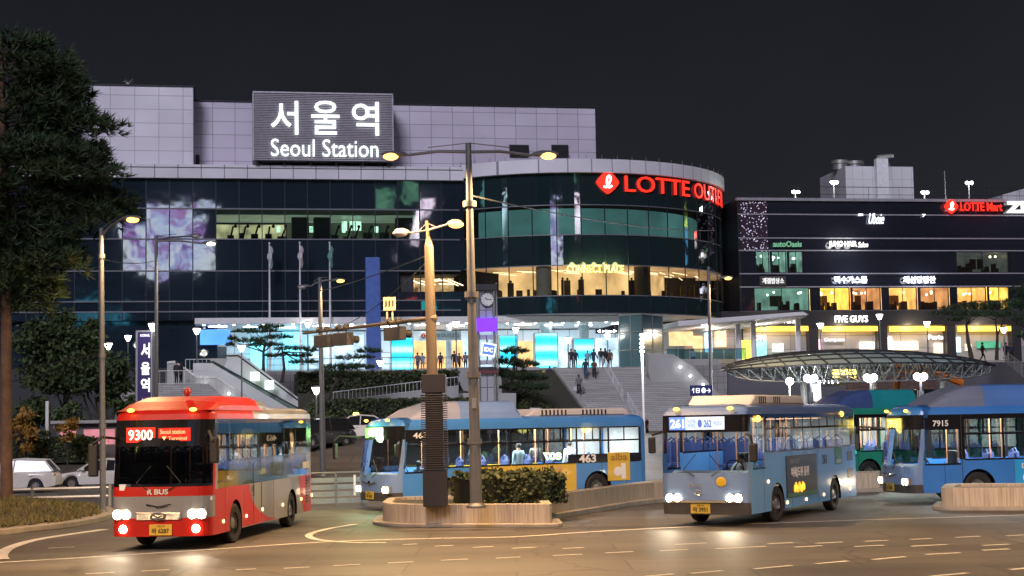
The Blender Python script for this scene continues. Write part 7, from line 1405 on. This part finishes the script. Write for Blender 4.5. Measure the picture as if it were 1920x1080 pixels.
def btree(name, label, px, pyb, Y, blobs, m=m_leaf, leaves=2600, sz=.16, z0=None, **k):
    """blobs in picture units: (px, py, half width, half height)"""
    q = at(px, pyb, Y); zz = gz(q.x, Y) if z0 is None else z0; cr = []; s = Y / 3000
    for a, c, w, h in blobs: p = at(a, c, Y) - Vector((q.x, Y, zz)); cr.append(((p.x, rnd.uniform(-.5, .5), p.z), (w * s, w * s * .8, h * s)))
    return broad_tree(name, label, (q.x, Y, zz), max(c[2] for c, _ in cr) , cr, m, leaves, sz, **k)
btree('leafy_tree', 'bushy green tree lit by a post lamp beside the pine trunk', 120, 790, 116, [(70, 640, 50, 40), (120, 620, 45, 36), (150, 650, 40, 36), (90, 690, 55, 40), (165, 625, 26, 30)], leaves=5200, sz=.24)
btree('leafy_tree', 'broad darker tree with bare lower stems left of the purple banner', 190, 790, 112, [(150, 700, 60, 34), (205, 690, 40, 34), (215, 730, 30, 30), (100, 715, 50, 25)], leaves=4600, sz=.22, stems=4)
btree('leafy_tree', 'dark rounded shrub tree between the kiosk and the purple banner', 130, 800, 104, [(130, 775, 28, 18), (60, 770, 34, 30), (235, 765, 22, 28)], leaves=2200, sz=.2, stems=3)
btree('autumn_tree', 'small orange leaved sapling beside the pine trunk', 46, 862, 88, [(46, 800, 24, 28), (36, 790, 14, 16), (56, 826, 14, 22), (44, 840, 10, 12)], m_autumn, 900, .16, trunk=.05)
btree('autumn_tree', 'small orange leaved sapling before the kiosk poster', 126, 862, 88, [(132, 795, 16, 14), (124, 812, 16, 18)], m_autumn, 480, .15, trunk=.05)
btree('leafy_tree', 'green sapling between the two orange saplings', 84, 862, 89, [(82, 815, 12, 10), (74, 832, 10, 8)], m_leaf, 240, .14, trunk=.04)
def pads_pine(label, base, trunk, pads, dens=1.0, sz=.34, group='small pines round the plaza', r0=.16):
    t = thing('small_pine', label, 'tree', base, 0, group); b = MB(); B = Vector(base); T = [p - B for p in trunk]; b.tube(T, [r0 * (1 - .7 * i / (len(T) - 1)) for i in range(len(T))], 7)
    for c, w, h in pads: C_ = c - B; a = T[-1] if rnd.random() < .4 else T[max(1, len(T) // 2)]; b.tube([a, (a + C_) / 2 + Vector((0, 0, -.1)), C_ - Vector((0, 0, h * .5))], [.07, .05, .02], 5)
    b.build('trunk', m_bark2, t, smooth=True); b = MB()
    for c, w, h in pads:
        C_ = c - B
        for k in range(int(70 * w * dens) + 12): a = rnd.uniform(0, 6.28); q = math.sqrt(rnd.random()); p = C_ + Vector((math.cos(a) * q * w, math.sin(a) * q * w * .8, (1 - q * q) * h * rnd.uniform(-.6, 1))); tuft(b, p, Vector((math.cos(a) * .5, math.sin(a) * .5, .8)), sz, 8)
    b.build('crown', m_pine, t, recalc=False)
def pp(label, Y, tr, pads, z0=None, **k):
    T = [at(a, c, Y) for a, c in tr]; T[0].z = T[0].z if z0 is None else z0; s = Y / 3000
    pads_pine(label, tuple(T[0]), T, [(at(a, c, Y + rnd.uniform(-.6, .6)), w * s, h * s) for a, c, w, h in pads], **k)
pp('flat crowned small pine left of the blue lit panel', 130, [(494, 700), (494, 660), (497, 640)], [(480, 622, 42, 7), (508, 614, 24, 6), (470, 640, 30, 7), (520, 634, 28, 6), (435, 636, 8, 7), (432, 648, 7, 6), (498, 648, 34, 6)])
pp('small pine with leaning dark trunk right of the escalator', 128, [(528, 718), (533, 690), (530, 660), (528, 650)], [(545, 655, 30, 6), (565, 668, 20, 6), (585, 658, 14, 6), (515, 668, 20, 5), (570, 680, 28, 7)])
pp('small pine with slanted pale trunk above the hedge bank', 122, [(612, 755), (625, 725), (636, 705)], [(640, 690, 40, 9), (665, 672, 36, 8), (690, 660, 26, 7), (620, 700, 30, 9), (668, 690, 34, 8), (655, 705, 30, 6)])
pp('bushy pine just right of the clock tower', 127, [(955, 745), (962, 700), (965, 668)], [(965, 660, 26, 10), (950, 680, 28, 10), (985, 685, 26, 11), (965, 705, 38, 13), (1000, 710, 28, 11), (975, 728, 40, 11), (1008, 728, 22, 9), (940, 700, 18, 9)], dens=2.2)
pp('wide plaza pine with orange lit trunk in front of the restaurants', 141, [(1822, 668), (1815, 640), (1812, 610), (1822, 590)], [(1810, 578, 50, 9), (1780, 588, 36, 7), (1840, 572, 36, 8), (1830, 590, 44, 7), (1795, 600, 20, 5)], z0=ZP, r0=.22)
pp('plaza pine at right of the pair with a split trunk', 142, [(1868, 660), (1870, 630), (1866, 600)], [(1870, 580, 34, 9), (1890, 570, 26, 8), (1855, 592, 30, 6), (1885, 592, 22, 6)], z0=ZP, r0=.18)
pp('dark pine cut by the right picture edge', 136, [(1935, 680), (1932, 640)], [(1918, 545, 22, 26), (1922, 600, 24, 26), (1920, 570, 26, 22), (1925, 630, 20, 18)], z0=ZP, dens=2.0)
def hedge(label, pts, h, w, m=m_hedge, n=220, sz=.075, name='hedge', stuff=False):
    """clipped hedge along pts (world), loose leaf shell over a dark core"""
    t = thing(name, label, 'hedge'); b = MB(); P = pts
    for a, c in zip(P[:-1], P[1:]): 
        d = (c - a).normalized(); s = Vector((-d.y, d.x, 0)) * (w / 2 - .08); b.add([a - s, c - s, c + s, a + s] + [q + Vector((0, 0, h - .08)) for q in (a - s, c - s, c + s, a + s)], [(3, 2, 1, 0), (4, 5, 6, 7), (0, 1, 5, 4), (1, 2, 6, 5), (2, 3, 7, 6), (3, 0, 4, 7)])
    b.build('branches', mat('hedge_core', (.012, .016, .008), .9), t); b = MB()
    for a, c in zip(P[:-1], P[1:]):
        d = c - a; L = d.length; dn = d / L; s = Vector((-dn.y, dn.x, 0))
        for k in range(int(n * L * (h * 2 + w))):
            x = rnd.uniform(-.06, L + .06); r_ = rnd.random() * (2 * h + w)
            if r_ < h: y, z = -w / 2, r_
            elif r_ < h + w: y, z = r_ - h - w / 2, h
            else: y, z = w / 2, r_ - h - w
            lump = .07 * math.sin(x * 2.1 + y * 3) + .05 * math.sin(x * 5.3 + z * 4); nn_ = Vector((0, 0, 1)) if h <= r_ < h + w else s * (1 if y > 0 else -1)
            leaf(b, a + dn * x + s * y + Vector((0, 0, z)) + nn_ * (lump + rnd.gauss(0, .05)), sz, 1.4)
    b.build('foliage', m, t, recalc=False); return t
hA, hB = gp(868, 951, .55), gp(1046, 951, .55); hA.y += 1.0; hB.y += 3.2; hA.z = hB.z = .55; hedge('dense clipped box hedge in the planter in front of the blue bus', [hA, hB], .84, 1.5, n=300)
z_ = gz(-22, 90); a_, c_ = at(15, 890, 90), at(178, 890, 90); a_.z = c_.z = z_; hedge('low clipped hedge behind the white cars at left', [a_, c_], 1.35, 1.6, n=110, sz=.1)
for lab, (x0_, x1_), d, py0, pyb, py1, hh in (('upper dark hedge bank on the planted terrace', (558, 855), -17.5, 700, 742, 742, 1.7), ('lower hedge bank under the ramp railing', (600, 880), -27, 752, 790, 790, 1.6)):
    zt_ = fl(700, py0, d)[1]; A_, C_ = fw(fl(x0_, 740, d)[0], d, zt_ - hh), fw(fl(x1_, 740, d)[0], d, zt_ - hh); hedge(lab, [A_, C_], hh, 3.4, n=70, sz=.15)
for px, py, d, w_, h_, lab in ((985, 735, -20, 2.6, 1.7, 'dark shrub mass on the slope left of the steps'), (1000, 752, -25, 2.0, 1.4, 'lower dark shrub on the slope beside the notice board')):
    P_ = fw(fl(px, py, d)[0], d, fl(px, py, d)[1] - h_); broad_tree('shrub', lab, P_, h_, [((0, 0, h_ * .6), (w_ * .6, w_ * .6, h_ * .5)), ((w_ * .4, .2, h_ * .5), (w_ * .4, w_ * .4, h_ * .4)), ((-w_ * .4, -.2, h_ * .5), (w_ * .4, w_ * .4, h_ * .4))], m_hedge, 1300, .15, .06, 'shrub')
P_ = fw(fl(640, 770, -28)[0], -28.5, 2.2); broad_tree('shrub', 'pale lit spiky shrub at the foot of the escalator', P_, 2.0, [((0, 0, 1.2), (2.2, 1, .9)), ((-1.8, 0, 1.6), (1.0, .8, 1.2))], leafmat('pale_leaf', (.06, .09, .03), (.16, .2, .08)), 1500, .17, .05, 'shrub')
# ------------------------------------------------------------------ the lit towers behind the viewer that the glass mirrors
OT = thing('office_tower', 'tower with lit screen and neon signs behind the viewer, mirrored in the station glass', 'tower', (0, -75, 0)); b = MB(); b.box(-48, -4, -12, -1, 0, 75); b.box(8, 30, -12, -1, 0, 48); b.build('wall', m_core, OT)
def screenmat():
    m, n, l, bs = _nodes('media_screen'); tc = n.new('ShaderNodeTexCoord'); nz = n.new('ShaderNodeTexNoise'); nz.inputs['Scale'].default_value = .16; nz.inputs['Detail'].default_value = 2; nz.inputs['Distortion'].default_value = 1.5; l.new(tc.outputs['Object'], nz.inputs[0]); rp = n.new('ShaderNodeValToRGB'); e = rp.color_ramp.elements; e[0].position = .38; e[0].color = (.1, .03, .3, 1); e[1].position = .52; e[1].color = (.8, .9, 1, 1); x = e.new(.42); x.color = (.45, .1, .4, 1); x = e.new(.47); x.color = (.35, .55, 1, 1); l.new(nz.outputs[0], rp.inputs[0]); l.new(rp.outputs[0], bs.inputs['Emission Color']); bs.inputs['Emission Strength'].default_value = 4.5; m.cycles.emission_sampling = 'NONE'; return m
def mirror_pt(px, py, Y=-75):                      # where the station front mirrors a point standing at depth Y
    r = ray(px, py); t = (FO - EYE).dot(FEY) / r.dot(FEY); Hh = EYE + r * t; d = r - 2 * r.dot(FEY) * FEY; k = (Y - Hh.y) / d.y; return Hh + d * k
c0, c1 = mirror_pt(240, 505), mirror_pt(400, 395); X0, X1 = sorted((c0.x, c1.x)); b = MB(); b.box(X0, X1, .0, .6, min(c0.z, c1.z), max(c0.z, c1.z)); b.build('media_screen', screenmat(), OT)
for px, py, w_, h_, cl, s in ((757, 362, 6, 6, (.3, .8, .5), 1.2), (188, 585, 15, 5, (.1, .6, .9), 1.0), (830, 580, 5, 3, (.05, .9, .9), 2.0), (768, 565, 3, 1.2, (1, .1, .1), 3)):
    c = mirror_pt(px, py); b = MB(); b.box(c.x - w_ / 2, c.x + w_ / 2, 0, .4, c.z - h_ / 2, c.z + h_ / 2); b.build('neon_sign', emi('mirror_neon_%d' % px, cl, s, .9, .6), OT)
def mirror_arc(px, py, Y=-70):
    r = ray(px, py); p, z = rz_at(px, py)
    if p is None: return None
    A = arc(p); Hh = fw(A[0], A[1], z); nrm = FEX * math.sin(p) - FEY * math.cos(p); d = r - 2 * r.dot(nrm) * nrm; k = 230 / d.length; return Hh + d * k, d
NEON = [(946, 365, 480, (.6, .85, 1), 5), (946, 490, 545, (.15, .35, 1), 3), (1083, 370, 455, (.95, .8, 1), 6), (1286, 365, 425, (.75, 1, .1), 3), (1286, 428, 500, (.1, .5, 1), 1.5), (1344, 405, 440, (1, .9, .95), 4), (1354, 515, 545, (1, .3, .3), 3), (990, 500, 570, (.9, 1, .2), 3), (1332, 560, 575, (1, .7, .2), 2), (910, 455, 500, (.9, .5, .7), 2), (1285, 495, 545, (.3, .7, 1), 4), (1000, 560, 580, (1, 1, 1), 4), (1140, 565, 580, (1, .3, .2), 2), (905, 340, 390, (.2, .7, .7), 2)]
for i, (px, y0, y1, cl, s) in enumerate(NEON):
    a_ = mirror_arc(px, y0); c_ = mirror_arc(px, y1)
    if not a_ or not c_: continue
    (A_, d), (C_, _) = a_, c_; dd = Vector((d.x, d.y, 0)).normalized(); s_ = Vector((-dd.y, dd.x, 0)); hw_ = 1.3; b = MB(); o = Vector((0, -75, 0)); b.add([A_ - s_ * hw_ - o, A_ + s_ * hw_ - o, C_ + s_ * hw_ - o, C_ - s_ * hw_ - o] + [q + dd * .4 - o for q in (A_ - s_ * hw_, A_ + s_ * hw_, C_ + s_ * hw_, C_ - s_ * hw_)], [(0, 1, 2, 3), (7, 6, 5, 4), (0, 4, 5, 1), (1, 5, 6, 2), (2, 6, 7, 3), (3, 7, 4, 0)]); b.build('neon_sign', emi('mirror_strip_%d' % i, cl, s, .6, .3), OT)
bpy.context.view_layer.update()
